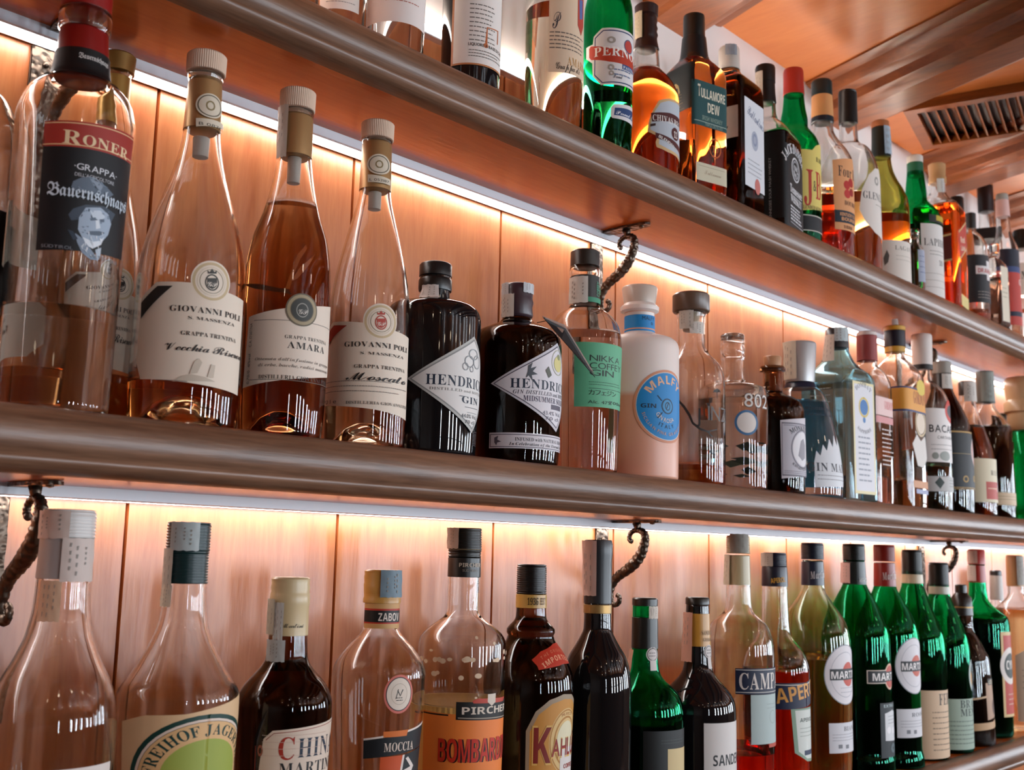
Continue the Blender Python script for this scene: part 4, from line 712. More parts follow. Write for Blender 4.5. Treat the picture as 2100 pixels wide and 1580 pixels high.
bottle({'name': 'gin_bottle', 'label': 'round shouldered clear bottle with black cap and mint green label', 'loc': (1.1956, -0.1267, 1.615), 'rot': 0, 'prof': ((48.5, 0, 0), (49.7, 28.8, 0), (51.9, 118.9, 0), (53.6, 175.2, 0), (52.9, 190.8, 0), (50.2, 206.5, 0), (41.9, 221.4, 0), (32.2, 230.7, 0), (23.1, 236.4, 0), (21.4, 240.7, 0), (21.1, 282.5, 0), (22.1, 286.8, 0), (21.8, 295.5, 0), (20.4, 299.8, 0)), 'glass': 'clear', 'fill': (196.5, 'palepink'), 'wall': 3.5, 'punt': 0, 'k': 1, 'solid': False, 'caps': (('cap', '#26221f', ((21.5, 297.7), (21.2, 319.4), (19, 321.6)), ''), ('neck_band', '#141414', ((21.7, 244.3), (21.6, 282.5)), '')), 'strips': (('tax_strip', '#cfccc4', -126.8, -39.3, 279.6, 240.7, 23, 23.6, 0),), 'labels': (('neck_label', None, 21.3, (('r', '#3f8f6f', -37.1, 242.4, 22.3, 249.5), ('t', 'S', 'COFFEY', 5.6, 251.7, 6.4, 21.9, '#4fae8c', 90), ('t', 'S', 'GIN', 11.9, 256, 6.5, 10.3, '#4fae8c', 90)), 1.2), ('label', None, 52.6, (('r', '#5fae86', -60, 88.1, 38.5, 177.9), ('t', 'S', 'NIKKA', -38.9, 151.9, 8.5, 54.5, '#16231d', 0), ('t', 'S', 'COFFEY', -38.8, 141.3, 8.5, 60.8, '#16231d', 0), ('t', 'S', 'GIN', -38.7, 131.5, 8.5, 40.5, '#16231d', 0), ('l', '#2f5e49', -39.3, 122.6, 33, 2, 3.4, 0.81), ('l', '#234a39', -39.2, 113.8, 33, 1, 0.7, 0.68), ('t', 'S', 'カフェジン', -39.7, 105, 6.1, 48, '#16231d', 0), ('t', 'S', 'Alc. 47%', -40.3, 92.9, 4.4, 38.4, '#1d3a2c', 0), ('t', 'S', '700ml', -7.1, 93.9, 4.1, 38.3, '#1d3a2c', 0)), 0), ('back_label', None, 51.6, (('p', '#c3c094', ((55.8, 168.8), (104.4, 173.9), (104.4, 33.7), (55.8, 31.5))), ('l', '#8d8f70', 59.4, 151.5, 100.8, 12, 9.3, 1.07)), 0)), 'shelf': 'M'})
bottle({'name': 'gin_bottle', 'label': 'frosted white and pink bottle with white stopper and round blue label', 'loc': (1.337, -0.1205, 1.615), 'rot': 0, 'prof': ((58.5, 0, 0), (59.2, 62.9, 0), (59.9, 197.5, 0), (58.1, 206.6, 0), (50.7, 214.2, 0), (33.6, 219.5, 0), (23.1, 223.3, 0), (22, 230.9, 0), (22.1, 250.8, 0), (23.2, 255.4, 0), (29.2, 258.4, 0), (29.6, 264.5, 0), (24.7, 269.1, 0), (22.5, 272.2, 0)), 'glass': 'frosted', 'fill': (123.8, 'pinkfrost'), 'wall': 3, 'punt': 0, 'k': 1, 'solid': True, 'caps': (('stopper', '#cdbdaf', ((24, 269.1), (27.4, 293.7), (26.3, 296.8)), ''), ('neck_collar', '#3f8fb8', ((24.3, 261.5), (25.1, 268.4)), '')), 'strips': (), 'labels': (('neck_label', None, 22.1, (('r', '#1f83c4', -53.9, 224.8, 30.8, 249.7), ('l', '#d99a78', -53.9, 255.5, 30.8, 1, 0.8, 1.92), ('l', '#d99a78', -53.9, 228.4, 30.8, 1, 0.8, 1.91), ('t', 'S', 'MALFY', -16.9, 241.4, 6, 21.9, '#15293c', 0), ('t', 'S', 'GIN', -2.3, 234.6, 4.5, 4.6, '#15293c', 0)), 0.3), ('label', None, 59.5, (('e', '#d48f6e', -10.4, 106.3, 54.3, 54.3, 0), ('e', '#c9cdd0', -10.4, 106.3, 50.7, 50.7, 0), ('e', '#1c86c8', -10.4, 106.3, 49.6, 49.6, 0), ('a', 'B', 'MALFY', -10.4, 106.3, 33.3, 150, 40, 12.3, '#e8b48e', 1), ('t', 'B', 'GIN', -53.7, 102.3, 6.1, 23.5, '#152a40', 0), ('e', '#152a40', -10.4, 106.3, 11.6, 11.6, 0.85), ('e', '#3c90c4', -10.4, 106.3, 9.4, 9.4, 0), ('e', '#152a40', -10.4, 106.3, 5.2, 6.5, 0.75), ('p', '#152a40', ((-13.5, 103.1), (-9.3, 112.2), (-7.8, 111.6), (-11.9, 102.5))), ('a', 'S', 'GIN ROSA', -10.4, 106.3, -24.6, -150, -55, 6.5, '#e8d9cc', 1), ('a', 'S', 'ITALY', -10.4, 106.3, -33.3, -120, -62, 5.8, '#17334e', 1), ('a', 'S', 'SICILIAN PINK GRAPEFRUIT', -10.4, 106.3, -43.5, -165, -20, 4.7, '#d9a98c', 1), ('p', '#152a40', ((-29.1, 120.6), (-28, 121.4), (-20.8, 114), (-21.8, 113.2))), ('p', '#152a40', ((-20.8, 96.7), (-19.7, 96.1), (-28, 87.5), (-29.1, 88.2)))), 0)), 'shelf': 'M'})
bottle({'name': 'gin_bottle', 'label': 'clear bottle with flat brown wooden stopper and black branch drawing', 'loc': (1.4696, -0.1262, 1.615), 'rot': 0, 'prof': ((52.5, 0, 0), (53.6, 74.9, 0), (53.6, 161.4, 0), (52.5, 174.9, 0), (48.6, 187.6, 0), (42.4, 197.2, 0), (34.6, 205.1, 0), (26, 215.5, 0), (22.4, 228.4, 0), (22.1, 241.2, 0), (22.9, 273.4, 0), (24.5, 277.5, 0), (23.7, 281.5, 0)), 'glass': 'clear', 'fill': (29.8, 'amber'), 'wall': 3.5, 'punt': 0, 'k': 1, 'solid': False, 'caps': (('stopper', '#5f4a3c', ((28.5, 279.9), (30.1, 282.3), (30.1, 307.5), (27.8, 310.7)), ''), ('cork', '#b9a58c', ((13.4, 249.2), (14.2, 281.5)), '')), 'strips': (('tax_strip', '#bfb9ae', -105.1, -47.8, 279.1, 249.2, 25.8, 25, 0), ('tax_strip', '#cfc9c0', -62.2, -3.3, 260.5, 241.2, 25, 24.9, 0)), 'labels': (('print', None, 53.6, (('t', 'B', 'J', -45.4, 93.5, 22.8, 6.9, '#2a2523', 0), ('t', 'S', 'INZU', -26.4, 98.8, 22.9, 67.6, '#5a5654', 0), ('p', '#2a2523', ((-17.1, 142.4), (-15.1, 147.2), (-8.7, 150.2), (-1.4, 148.7), (1.4, 144.4), (-4, 145.3), (-8.8, 143.2), (-13.1, 144.3))), ('p', '#2a2523', ((-9.3, 144.7), (-8.2, 144.8), (-7.7, 134.1), (-8.9, 134))), ('p', '#2a2321', ((-73.6, 132.1), (-63.3, 121), (-54.3, 107.1), (-49.9, 94.9), (-39.3, 86), (-26.5, 82.1), (-17.6, 73.5), (-19.5, 72.6), (-28.2, 79.7), (-40.9, 83), (-52.1, 91.9), (-57.3, 104.1), (-64.9, 116.4), (-73.6, 127.5))), ('p', '#2a2321', ((-26.5, 82.1), (-9.3, 86.4), (-8.2, 84.9), (-24.8, 79.9)))), 0), ('back_label', None, 53.6, (('p', '#e3d6c8', ((65.5, 108.7), (102.9, 111.2), (102.9, 68.5), (65.5, 66.7))),), 0)), 'shelf': 'M'})
bottle({'name': 'gin_bottle', 'label': 'clear bottle with thick ringed glass neck, outlined numerals and dark botanicals inside', 'loc': (1.6007, -0.1229, 1.615), 'rot': 0, 'prof': ((56.2, 0, 0), (57.1, 87.2, 0), (57.4, 157.7, 0), (55.4, 168.6, 0), (46.3, 175.3, 0), (29.8, 180.3, 0), (21.1, 184.5, 0), (19.5, 199.6, 0), (19.5, 222.3, 0), (20.8, 224, 0), (20.8, 229.1, 0), (19.5, 230.8, 0), (20.8, 235.8, 0), (20.8, 241.8, 0), (19.5, 244.3, 0), (20.8, 249.4, 0), (20.8, 254.5, 0), (19.6, 257, 0), (20.4, 262.9, 0)), 'glass': 'clear', 'fill': (150.2, 'water'), 'wall': 4, 'punt': 0, 'k': 1, 'solid': False, 'caps': (('stopper', '#d8cfc6g', ((18.3, 254.5), (20, 262.9), (19.2, 265.5)), ''),), 'strips': (), 'labels': (('print', None, 57.3, (('t', 'B', '802', -40.7, 133.5, 23.4, 54.7, '#2f2d2c', 0), ('t', 'S', '802', -40.2, 134.4, 22.6, 53.6, '#d9d2ca', 0), ('e', '#3a6a94', -35.9, 108, 20.9, 20.9, 0.8), ('e', '#ded6cf', -35.9, 108, 16.9, 16.9, 0)), 0), ('back_print', None, 56.8, (('p', '#46564a', ((101, 51.7), (111, 58.6), (121.9, 53.5), (113.9, 47.6))), ('p', '#2f3d34', ((63.4, 52.3), (71.3, 62), (80.2, 55.9), (73.3, 48))), ('p', '#2f3d34', ((103, 75.3), (110, 84.8), (118.9, 78.1), (112.9, 69.6))), ('p', '#46564a', ((125.8, 61.1), (132.7, 69.4), (139.7, 63.3), (134.7, 55.8))), ('p', '#46564a', ((132.7, 36.5), (136.7, 39.7), (141.7, 37.1), (137.7, 34.7))), ('p', '#46564a', ((127.8, 40), (132.7, 46.6), (139.7, 41.3), (134.7, 34.7))), ('p', '#5d6a58', ((113.9, 47.6), (120.9, 55.2), (128.8, 50.1), (122.8, 42.5))), ('p', '#2f3d34', ((133.7, 60.1), (140.7, 70), (149.6, 62.9), (143.6, 53.8))), ('p', '#2f3d34', ((144.6, 64.8), (149.6, 70.5), (155.5, 65.9), (150.6, 61.1))), ('p', '#2f3d34', ((123.8, 77.2), (127.8, 82.2), (132.7, 78.7), (128.8, 73.7))), ('p', '#2f3d34', ((183.3, 33), (186.2, 37.8), (191.2, 34.1), (188.2, 30.1))), ('p', '#46564a', ((108, 28.3), (113.9, 32.5), (120.9, 29.9), (115.9, 26.6))), ('p', '#5d6a58', ((155.5, 66.8), (159.5, 72.4), (164.4, 67.9), (161.5, 63))), ('p', '#2f3d34', ((151.6, 75.4), (156.5, 79.4), (162.5, 76.5), (158.5, 72.5))), ('p', '#46564a', ((105, 56), (112.9, 60.3), (122.8, 57.7), (114.9, 53.5))), ('p', '#5d6a58', ((184.3, 37.1), (190.2, 42.5), (198.1, 37.7), (192.2, 33.2))), ('p', '#26302a', ((101, 71), (107, 81.3), (112.9, 73.8), (108, 65.3))), ('p', '#2f3d34', ((187.2, 78.6), (192.2, 88.1), (198.1, 80), (194.2, 72.1))), ('p', '#26302a', ((43.6, 70.5), (50.5, 74.5), (57.5, 73.4), (52.5, 69.7))), ('p', '#46564a', ((163.5, 60.4), (167.4, 64.3), (172.4, 60.6), (168.4, 56.7))), ('p', '#5d6a58', ((38.6, 58.5), (45.6, 63.3), (55.5, 60.8), (48.5, 57))), ('p', '#26302a', ((161.5, 74), (167.4, 81.2), (175.3, 75.5), (169.4, 69.2))), ('p', '#46564a', ((174.4, 35.3), (179.3, 40), (185.3, 36.2), (180.3, 32.4))), ('p', '#2f3d34', ((139.7, 60.8), (145.6, 64.7), (153.6, 61.8), (148.6, 58.7))), ('p', '#5d6a58', ((49.5, 76.8), (59.4, 82.7), (70.3, 80.3), (62.4, 75.5))), ('p', '#46564a', ((74.3, 36.4), (82.2, 41.8), (91.1, 38.8), (84.2, 33.5))), ('p', '#2f3d34', ((178.3, 26.7), (182.3, 32.2), (187.2, 27.7), (183.3, 22.2))), ('p', '#26302a', ((81.2, 30.9), (85.2, 35.3), (91.1, 33), (87.2, 29.5))), ('p', '#46564a', ((101, 69.4), (105, 74.5), (110, 70.4), (107, 66.1))), ('p', '#46564a', ((51.5, 72.1), (57.5, 78.4), (65.4, 74.9), (59.4, 69.4))), ('p', '#26302a', ((124.8, 31.6), (131.8, 37.3), (139.7, 32.9), (133.7, 28))), ('p', '#26302a', ((179.3, 79.3), (187.2, 84.5), (196.2, 79.4), (189.2, 74.2))), ('p', '#2f3d34', ((87.2, 27), (91.1, 33.8), (96.1, 29.7), (93.1, 23))), ('p', '#26302a', ((169.4, 39.8), (177.3, 48.5), (187.2, 41), (180.3, 34))), ('p', '#5d6a58', ((86.2, 44.5), (96.1, 54.1), (107, 47.6), (99.1, 39))), ('p', '#5d6a58', ((177.3, 78.7), (184.3, 81.4), (192.2, 78.1), (186.2, 76.2))), ('p', '#2f3d34', ((96.1, 81.8), (100.1, 86.2), (105, 83.8), (102, 79.5))), ('p', '#5d6a58', ((183.3, 31.3), (191.2, 36.6), (201.1, 31.6), (194.2, 27.2))), ('p', '#2f3d34', ((105, 36.6), (110, 45.1), (114.9, 39.2), (111, 31.6))), ('p', '#2f3d34', ((86.2, 77.2), (90.2, 87.5), (95.1, 81), (91.1, 71.5))), ('p', '#2f3d34', ((108, 48.4), (117.9, 53.5), (128.8, 50.1), (120.9, 45.9))), ('p', '#26302a', ((91.1, 74.9), (98.1, 81.9), (107, 77.1), (101, 71))), ('p', '#26302a', ((132.7, 58.4), (141.7, 63.2), (152.6, 59.3), (144.6, 54.6))), ('p', '#46564a', ((64.4, 57.4), (73.3, 67.2), (83.2, 61.1), (76.3, 52.3))), ('p', '#5d6a58', ((95.1, 50.7), (101, 55), (108, 51.8), (103, 47.5))), ('p', '#26302a', ((92.1, 33), (96.1, 36.4), (101, 34), (97.1, 30.6)))), 0)), 'shelf': 'M'})
bottle({'name': 'gin_bottle', 'label': 'small brown apothecary bottle with natural cork and grey engraved label', 'loc': (1.7125, -0.135, 1.615), 'rot': 0, 'prof': ((52.5, 0, 0), (53.6, 45.7, 0), (54.3, 122.7, 0), (53.6, 144.3, 0), (48.1, 159, 0), (37.8, 167.7, 0), (23.2, 173.7, 0), (17.2, 178.1, 0), (16.3, 192, 0), (16.4, 214.7, 0), (22.4, 216.4, 0), (22.9, 220.8, 0), (20.7, 224.3, 0), (15.5, 225.2, 0)), 'glass': 'brown', 'fill': None, 'wall': 3, 'punt': 0, 'k': 1, 'solid': True, 'caps': (('cork', '#b98a66', ((14.7, 220.8), (16, 240.1), (15.1, 242.7)), ''),), 'strips': (('tax_strip', '#cfc6b8', -150.6, -97.5, 187.7, 164.2, 19.4, 36.6, 0),), 'labels': (('label', None, 53.9, (('p', '#c6c2c8', ((-45.2, 123), (47.1, 135.1), (47.1, 34.6), (-44.2, 23.3))), ('r', '#6f6b75', -43.3, 28.2, 44.2, 119.7), ('r', '#b5b2ba', -41.9, 30.7, 42.3, 117.2), ('e', '#6f6b75', 1.9, 75.6, 28.6, 33.6, 0.92), ('e', '#dad8db', 1.9, 75.6, 25, 29.4, 0), ('p', '#8a868e', ((-11.3, 63.7), (-3.8, 89.4), (5.6, 94.5), (13.2, 82.6), (11.3, 61.3), (0, 55.4))), ('a', 'R', 'MONKEY 47', 1.9, 60.5, 47.8, 125, 55, 8.4, '#2f2c34', 1), ('a', 'r', 'SCHWARZWALD DRY GIN', 1.9, 80.7, -42, -130, -50, 5, '#3f3c44', 1), ('l', '#8f8b95', -39.5, 114.8, 41.4, 1, 0.8, 1.68), ('l', '#8f8b95', -39.5, 36.6, 41.4, 2, 3.3, 1.24)), 0),), 'shelf': 'M'})
bottle({'name': 'gin_bottle', 'label': 'conical clear and blue bottle with tall silver cap and white plant print', 'loc': (1.8446, -0.118, 1.615), 'rot': 0, 'prof': ((71.6, 0, 0), (72.7, 33.5, 0), (69.3, 75.8, 0), (59.7, 133.7, 0), (52.6, 164.7, 0), (46.3, 184.9, 0), (41.8, 194, 0), (34.5, 201.4, 0), (28.2, 205.1, 0), (26.4, 210.6, 0), (25.5, 216.1, 0)), 'glass': 'clear', 'fill': (173.9, 'water'), 'wall': 3.5, 'punt': 0, 'k': 1, 'solid': False, 'caps': (('cap', '#b9babcm', ((26.4, 214.3), (30.6, 286.5), (29.3, 290.2)), ''), ('neck_collar', '#1c2438', ((30.9, 202.3), (27.7, 211.5), (25.5, 214.3)), '')), 'strips': (('tax_strip', '#cdc6b4', -133.8, -73.5, 289.3, 218, 32.1, 27.8, 0),), 'labels': (('print', None, 66.6, (('p', '#d6dade', ((-51.2, 61.2), (-46.5, 81.4), (-39.5, 73), (-32.6, 93.4), (-25.6, 82.4), (-16.3, 105.1), (-9.3, 89.7), (0, 112.7), (7, 93.8), (16.3, 112.5), (20.9, 92.5), (30.2, 109.5), (34.9, 87.6), (44.2, 102), (46.5, 21.4), (-51.2, 16.1))), ('t', 'R', 'GIN MARE', -63.8, 45.3, 14.8, 105.6, '#3a3c44', 0), ('l', '#77767c', -46.5, 37.9, 41.9, 2, 6.9, 1.22), ('t', 'I', 'MEDITERRANEAN', -63.4, 157.6, 5.3, 86.7, '#2a3448', 0), ('t', 'C', 'Colección de Autor', -60.2, 147, 6.2, 85.8, '#2a3448', 0)), 0), ('back_print', None, 66.6, (('p', '#58b4dc', ((81.4, 179.4), (174.4, 182.1), (174.4, 23.5), (81.4, 23.3))),), 0)), 'shelf': 'M'})
bottle({'name': 'gin_bottle', 'label': 'pale blue square bottle with dark cap and narrow white front label', 'loc': (1.982, -0.1261, 1.615), 'rot': -6, 'prof': ((53.4, 0, 1), (53.5, 28.1, 1), (54.2, 218, 1), (53.4, 235.4, 0.95), (48.6, 246.9, 0.85), (36.3, 259.5, 0.5), (28.7, 271.2, 0.2), (23, 290.6, 0), (20.6, 313, 0)), 'glass': 'blue', 'fill': (222.8, 'bluewater'), 'wall': 3, 'punt': 0, 'k': 1, 'solid': False, 'caps': (('cap', '#2a2c30', ((22.5, 299.3), (22.1, 336.4), (20.2, 339.4)), ''),), 'strips': (('tax_strip', '#b8c4c6', -69.6, 0.3, 338.4, 311, 24.5, 24.4, 0), ('tax_strip', '#c9c0b4', -128, -69.6, 324.7, 271.2, 24.5, 31.1, 0)), 'labels': (('label', 0, 53.8, (('r', '#e6dcae', -37, 13.5, 37, 227.1), ('r', '#dcdde2', -32, 19.2, 32, 222.1), ('a', 'R', 'BOMBAY', 0, 184.4, 33.9, 135, 45, 8.5, '#7d8188', 1), ('e', '#3f77b4', 0, 178.8, 13.5, 15, 0), ('e', '#d9c26a', 0, 178.8, 17.8, 19.7, 0.8), ('e', '#4a7fb8', 0, 154.4, 4.5, 5.6, 0), ('a', 'R', 'SAPPHIRE', 0, 165.7, -37.5, -130, -50, 6.6, '#8a8d94', 1), ('l', '#9a9ea8', -22, 120.7, 22, 9, 10.2, 3.24)), 0), ('side_print', -90, 54.1, (('l', '#aebcbc', -25, 214.2, 25, 3, 13.4, 1.91),), 0)), 'shelf': 'M'})
bottle({'name': 'gin_bottle', 'label': 'clear pink gin bottle with pink cap and pink band label', 'loc': (2.0991, -0.133, 1.615), 'rot': 0, 'prof': ((44.7, 0, 0.6), (45.8, 35, 0.6), (46.4, 232.2, 0.6), (44.5, 247.2, 0.6), (38.6, 260.2, 0.4), (27.7, 272.2, 0.2), (19.8, 282.3, 0), (18.9, 294.4, 0), (18.9, 332.8, 0)), 'glass': 'clear', 'fill': (52.5, 'pink'), 'wall': 3, 'punt': 0, 'k': 0.75, 'solid': False, 'caps': (('cap', '#9e4a4a', ((20.3, 290.4), (20.3, 297.4), (20.4, 342.9)), 'thread'), ('cap_top', '#d9cdc8', ((20.4, 342.9), (20.4, 349), (18.9, 351.1)), '')), 'strips': (), 'labels': (('label', None, 46.3, (('r', '#e2c2bd', -48.5, 176.3, 40.4, 213.4), ('t', 'R', "GORDON'S", -4, 190.4, 15.7, 38, '#c0393a', 0), ('r', '#d08c8c', -40.4, 160.9, 32.3, 174.4)), 0.5), ('print', None, 46.1, (('l', '#d8cbc8', -16.1, 148.4, 32.2, 9, 8.7, 2.43),), 0)), 'shelf': 'M'})
bottle({'name': 'gin_bottle', 'label': 'clear bottle with navy and yellow cap and wide yellow band label', 'loc': (2.2583, -0.1229, 1.615), 'rot': 0, 'prof': ((55.4, 0, 0.5), (56.6, 44.8, 0.5), (56.4, 253.1, 0.5), (54.4, 278.4, 0.4), (44, 295.4, 0.2), (29.3, 311.4, 0.1), (19.9, 322, 0), (18.9, 332.7, 0), (18.9, 370.1, 0)), 'glass': 'clear', 'fill': (55.1, 'paleamber'), 'wall': 3, 'punt': 0, 'k': 0.8, 'solid': False, 'caps': (('cap', '#1c1c2b', ((22.1, 345.5), (22.1, 380.8)), 'thread'), ('cap_ring', '#c9972f', ((22.6, 380.8), (22.6, 389.4), (20, 391.6)), ''), ('neck_band', '#c79a3a', ((21.5, 333.7), (21.5, 345.5)), '')), 'strips': (('tax_strip', '#cfc9c2', -84.1, -36.6, 405.5, 390.5, 15.3, 17.4, 0),), 'labels': (('label', None, 56.4, (('r', '#dd9a3c', -73.9, 203.7, 54.2, 248.1), ('l', '#2f3d6a', -73.9, 250.1, 54.2, 1, 1, 3.1), ('l', '#2f3d6a', -73.9, 201.7, 54.2, 1, 1, 4.11), ('t', 'R', "GORDON'S", -19.7, 219.3, 24.7, 67, '#8c2f1c', 0), ('e', '#d9c050', 17.7, 255.9, 20.1, 16.7, 0)), 0.4), ('print', None, 56.5, (('e', '#c9b48e', 11.8, 179.2, 26, 28.9, 0.85), ('e', '#d9c9b4', 11.8, 179.2, 20.5, 22.7, 0), ('p', '#cfc9c2', ((-29.6, 132.7), (-9.9, 154.5), (9.9, 140.9), (29.6, 153.3), (37.5, 107.5), (19.7, 85.4), (-9.9, 88.3))), ('r', '#c78a5c', -29.6, 41.9, 39.4, 56.9), ('r', '#9aa0c0', -19.7, 30.2, 39.4, 39.3)), 0)), 'shelf': 'M'})
bottle({'name': 'rum_bottle', 'label': 'clear bottle with tall white cap and white label with a round red crest', 'loc': (2.397, -0.1248, 1.615), 'rot': 0, 'prof': ((53.5, 0, 0), (54.8, 53.1, 0), (53.8, 231.9, 0), (51.1, 246.2, 0), (43.5, 263.8, 0), (30.5, 279.2, 0), (20.7, 288, 0), (19.1, 298, 0), (19.1, 325.6, 0)), 'glass': 'clear', 'fill': (96, 'greenwater'), 'wall': 3, 'punt': 0, 'k': 1, 'solid': False, 'caps': (('cap', '#d8cfc9', ((21.3, 316.8), (22.5, 381.3), (22.5, 392.5), (20.9, 395.8)), ''),), 'strips': (), 'labels': (('neck_label', None, 19.1, (('r', '#23201f', -46.7, 314.7, 23.3, 325.7),), 2.6), ('label', None, 54.1, (('r', '#e3dfdc', -85, 104.8, 47.2, 222.5), ('e', '#c8463c', 11.3, 218.4, 26, 26, 0), ('e', '#3a3c44', 11.3, 218.4, 18.3, 14.1, 0), ('t', 'b', 'BACARDÍ', -54.8, 170, 16, 92.6, '#17171a', 0), ('t', 'S', 'CARTA BLANCA', -37.8, 155.5, 6.4, 66.1, '#3a3a3c', 0), ('l', '#8d8a88', -52, 142.4, 37.8, 2, 9.6, 1.27), ('e', '#8f948c', -43.5, 118.2, 7.4, 7.4, 0), ('e', '#9aa09a', -18.9, 118.2, 14.8, 10.6, 0)), 0), ('strip_label', None, 54.7, (('r', '#b9b8b6', -86, 41.3, 47.8, 74), ('p', '#22302a', ((-36.3, 73), (-24.8, 60.9), (-36.3, 46.8), (-47.8, 60.1))), ('l', '#77777a', -9.6, 65.9, 38.2, 3, 6.3, 1.27)), 0)), 'shelf': 'M'})
bottle({'name': 'rum_bottle', 'label': 'dark bottle with tax stamped cap and black label with red round emblem', 'loc': (2.5229, -0.1182, 1.615), 'rot': 0, 'prof': ((60.1, 0, 0), (61.4, 60.8, 0), (58.5, 184.3, 0), (55.2, 207, 0), (45.2, 235.4, 0), (31.7, 263.9, 0), (22.7, 286.8, 0), (19.3, 304, 0), (19.3, 332.7, 0)), 'glass': 'brown', 'fill': None, 'wall': 3, 'punt': 0, 'k': 1, 'solid': True, 'caps': (('cap', '#8f8c84', ((22.1, 323.5), (21.6, 350), (19.3, 352.3)), ''), ('capsule', '#1b1715', ((23.6, 286.8), (20.4, 323.5)), '')), 'strips': (('tax_strip', '#c9c6be', -68.7, -4.6, 321.2, 286.8, 23.2, 25.4, 0),), 'labels': (('label', None, 60, (('r', '#12161b', -99.4, 54, 52.3, 181.1), ('l', '#b9965a', -99.4, 183.3, 52.3, 1, 1.1, 3.34), ('l', '#b9965a', -99.4, 57.3, 52.3, 2, 3.3, 1.65), ('e', '#e6dcd6', 25.1, 138.7, 26.8, 33.5, 0), ('e', '#b8352c', 25.1, 138.7, 23.2, 29.1, 0.55), ('p', '#e6dcd6', ((6.3, 161.4), (11.5, 165.3), (11.5, 117.4), (6.3, 117))), ('e', '#b08f50', -26.2, 76.5, 7.7, 7.7, 0.6), ('e', '#b08f50', 8.4, 78.5, 7.7, 7.7, 0.4), ('l', '#8f7a50', -62.8, 133.5, 0, 1, 1.1, 1.1)), 0),), 'shelf': 'M'})
bottle({'name': 'rum_bottle', 'label': 'amber rum flask with cream and red label and straw cord', 'loc': (2.6485, -0.128, 1.615), 'rot': 0, 'prof': ((56.4, 0, 0), (57.8, 68.1, 0), (56.8, 120.1, 0), (52.2, 155, 0), (44.2, 184.1, 0), (32.6, 219.2, 0), (23.3, 248.6, 0), (18.7, 272.2, 0), (17.6, 313.6, 0)), 'glass': 'clear', 'fill': (207.5, 'amberdk'), 'wall': 3, 'punt': 0, 'k': 1, 'solid': False, 'caps': (('cap', '#3a3330', ((18.7, 287.6), (19.3, 318.4), (17.6, 321.9)), ''),), 'strips': (('tax_strip', '#cfcac2', -87.3, 2, 319.5, 271, 21.6, 22.7, 0),), 'labels': (('label', None, 57.5, (('r', '#d6ccae', -70.2, 30.5, 48.1, 132.4), ('r', '#b4473a', -35.1, 37.9, 30.1, 78.5), ('t', 'R', 'RUM', -20.1, 93.8, 11.3, 40.1, '#5a5040', 0), ('l', '#d8b090', -30.1, 62.9, 26.1, 1, 1.1, 2.26)), 0),), 'shelf': 'M'})
bottle({'name': 'cognac_bottle', 'label': 'dark bottle with tax wrapped cap and gold star emblem, near right end of middle shelf', 'loc': (2.7915, -0.1207, 1.615), 'rot': 0, 'prof': ((57.5, 0, 0), (59, 64.8, 0), (57.6, 210, 0), (54.6, 227.1, 0), (43.8, 244.2, 0), (30.4, 261.3, 0), (23.1, 273.6, 0), (20.7, 285.9, 0), (19.5, 332.7, 0)), 'glass': 'clear', 'fill': (223.4, 'cola'), 'wall': 3, 'punt': 0, 'k': 1, 'solid': False, 'caps': (('cap', '#5d625d', ((22.5, 285.9), (20.8, 332.7), (21.4, 360), (20.8, 366.2)), ''),), 'strips': (('tax_strip', '#8d948d', -94.2, -6.5, 362.5, 288.3, 23.7, 24.9, 0),), 'labels': (('emblem', None, 58, (('p', '#d9c49a', ((18.2, 184.3), (40.5, 195.1), (34.4, 179.9), (42.5, 172.3), (26.3, 173.1), (4, 159), (20.2, 174.9))), ('r', '#d9c49a', 40.5, 72, 48.6, 168.4)), 0.3), ('strip_label', None, 58.7, (('r', '#c9b292', -97.4, 30.9, 51.2, 61.6), ('l', '#8f7a5c', -71.7, 51.9, 41, 2, 7.1, 1.18)), 0)), 'shelf': 'M'})
bottle({'name': 'rum_bottle', 'label': 'dark capped bottle standing behind the gold star bottle', 'loc': (3.1259, -0.042, 1.615), 'rot': 0, 'prof': ((26.6, 0, 0), (26.7, 98.9, 0), (26.9, 219.6, 0), (25.6, 246.6, 0), (22.9, 267, 0), (18.9, 280.5, 0), (17.6, 300.9, 0)), 'glass': 'black', 'fill': None, 'wall': 3, 'punt': 0, 'k': 1, 'solid': True, 'caps': (('cap', '#15130f', ((18.9, 276.5), (18.9, 298.2), (17.6, 302.3)), ''),), 'strips': (), 'labels': (), 'shelf': 'M'})
bottle({'name': 'rum_bottle', 'label': 'green bottle with stamped beige crown and grey green label at right edge of middle shelf', 'loc': (3.081, -0.1188, 1.615), 'rot': 0, 'prof': ((59.5, 0, 0), (61, 81.3, 0), (60, 172.3, 0), (54.9, 205, 0), (44.5, 231.3, 0), (31.4, 251, 0), (26.2, 270.8, 0), (24.9, 290.6, 0)), 'glass': 'green', 'fill': (16.8, 'greenwater'), 'wall': 3, 'punt': 0, 'k': 1, 'solid': False, 'caps': (('cap', '#b9a07c', ((34, 244.5), (43.2, 261.6), (43.3, 290.6), (49.9, 295.9), (49.9, 319.8), (43.4, 327.8), (47.4, 357), (47.5, 381), (42.2, 389)), ''),), 'strips': (), 'labels': (('label', None, 60.9, (('r', '#67776c', -79.7, 24.4, 53.1, 133.7), ('e', '#9aa594', -31.9, 91.1, 20.6, 22.9, 0), ('e', '#5a6a60', -31.9, 91.1, 14.9, 16.5, 0.6), ('l', '#a4ad9c', -69, 46, 42.5, 2, 7.6, 2.53)), 0),), 'shelf': 'M'})
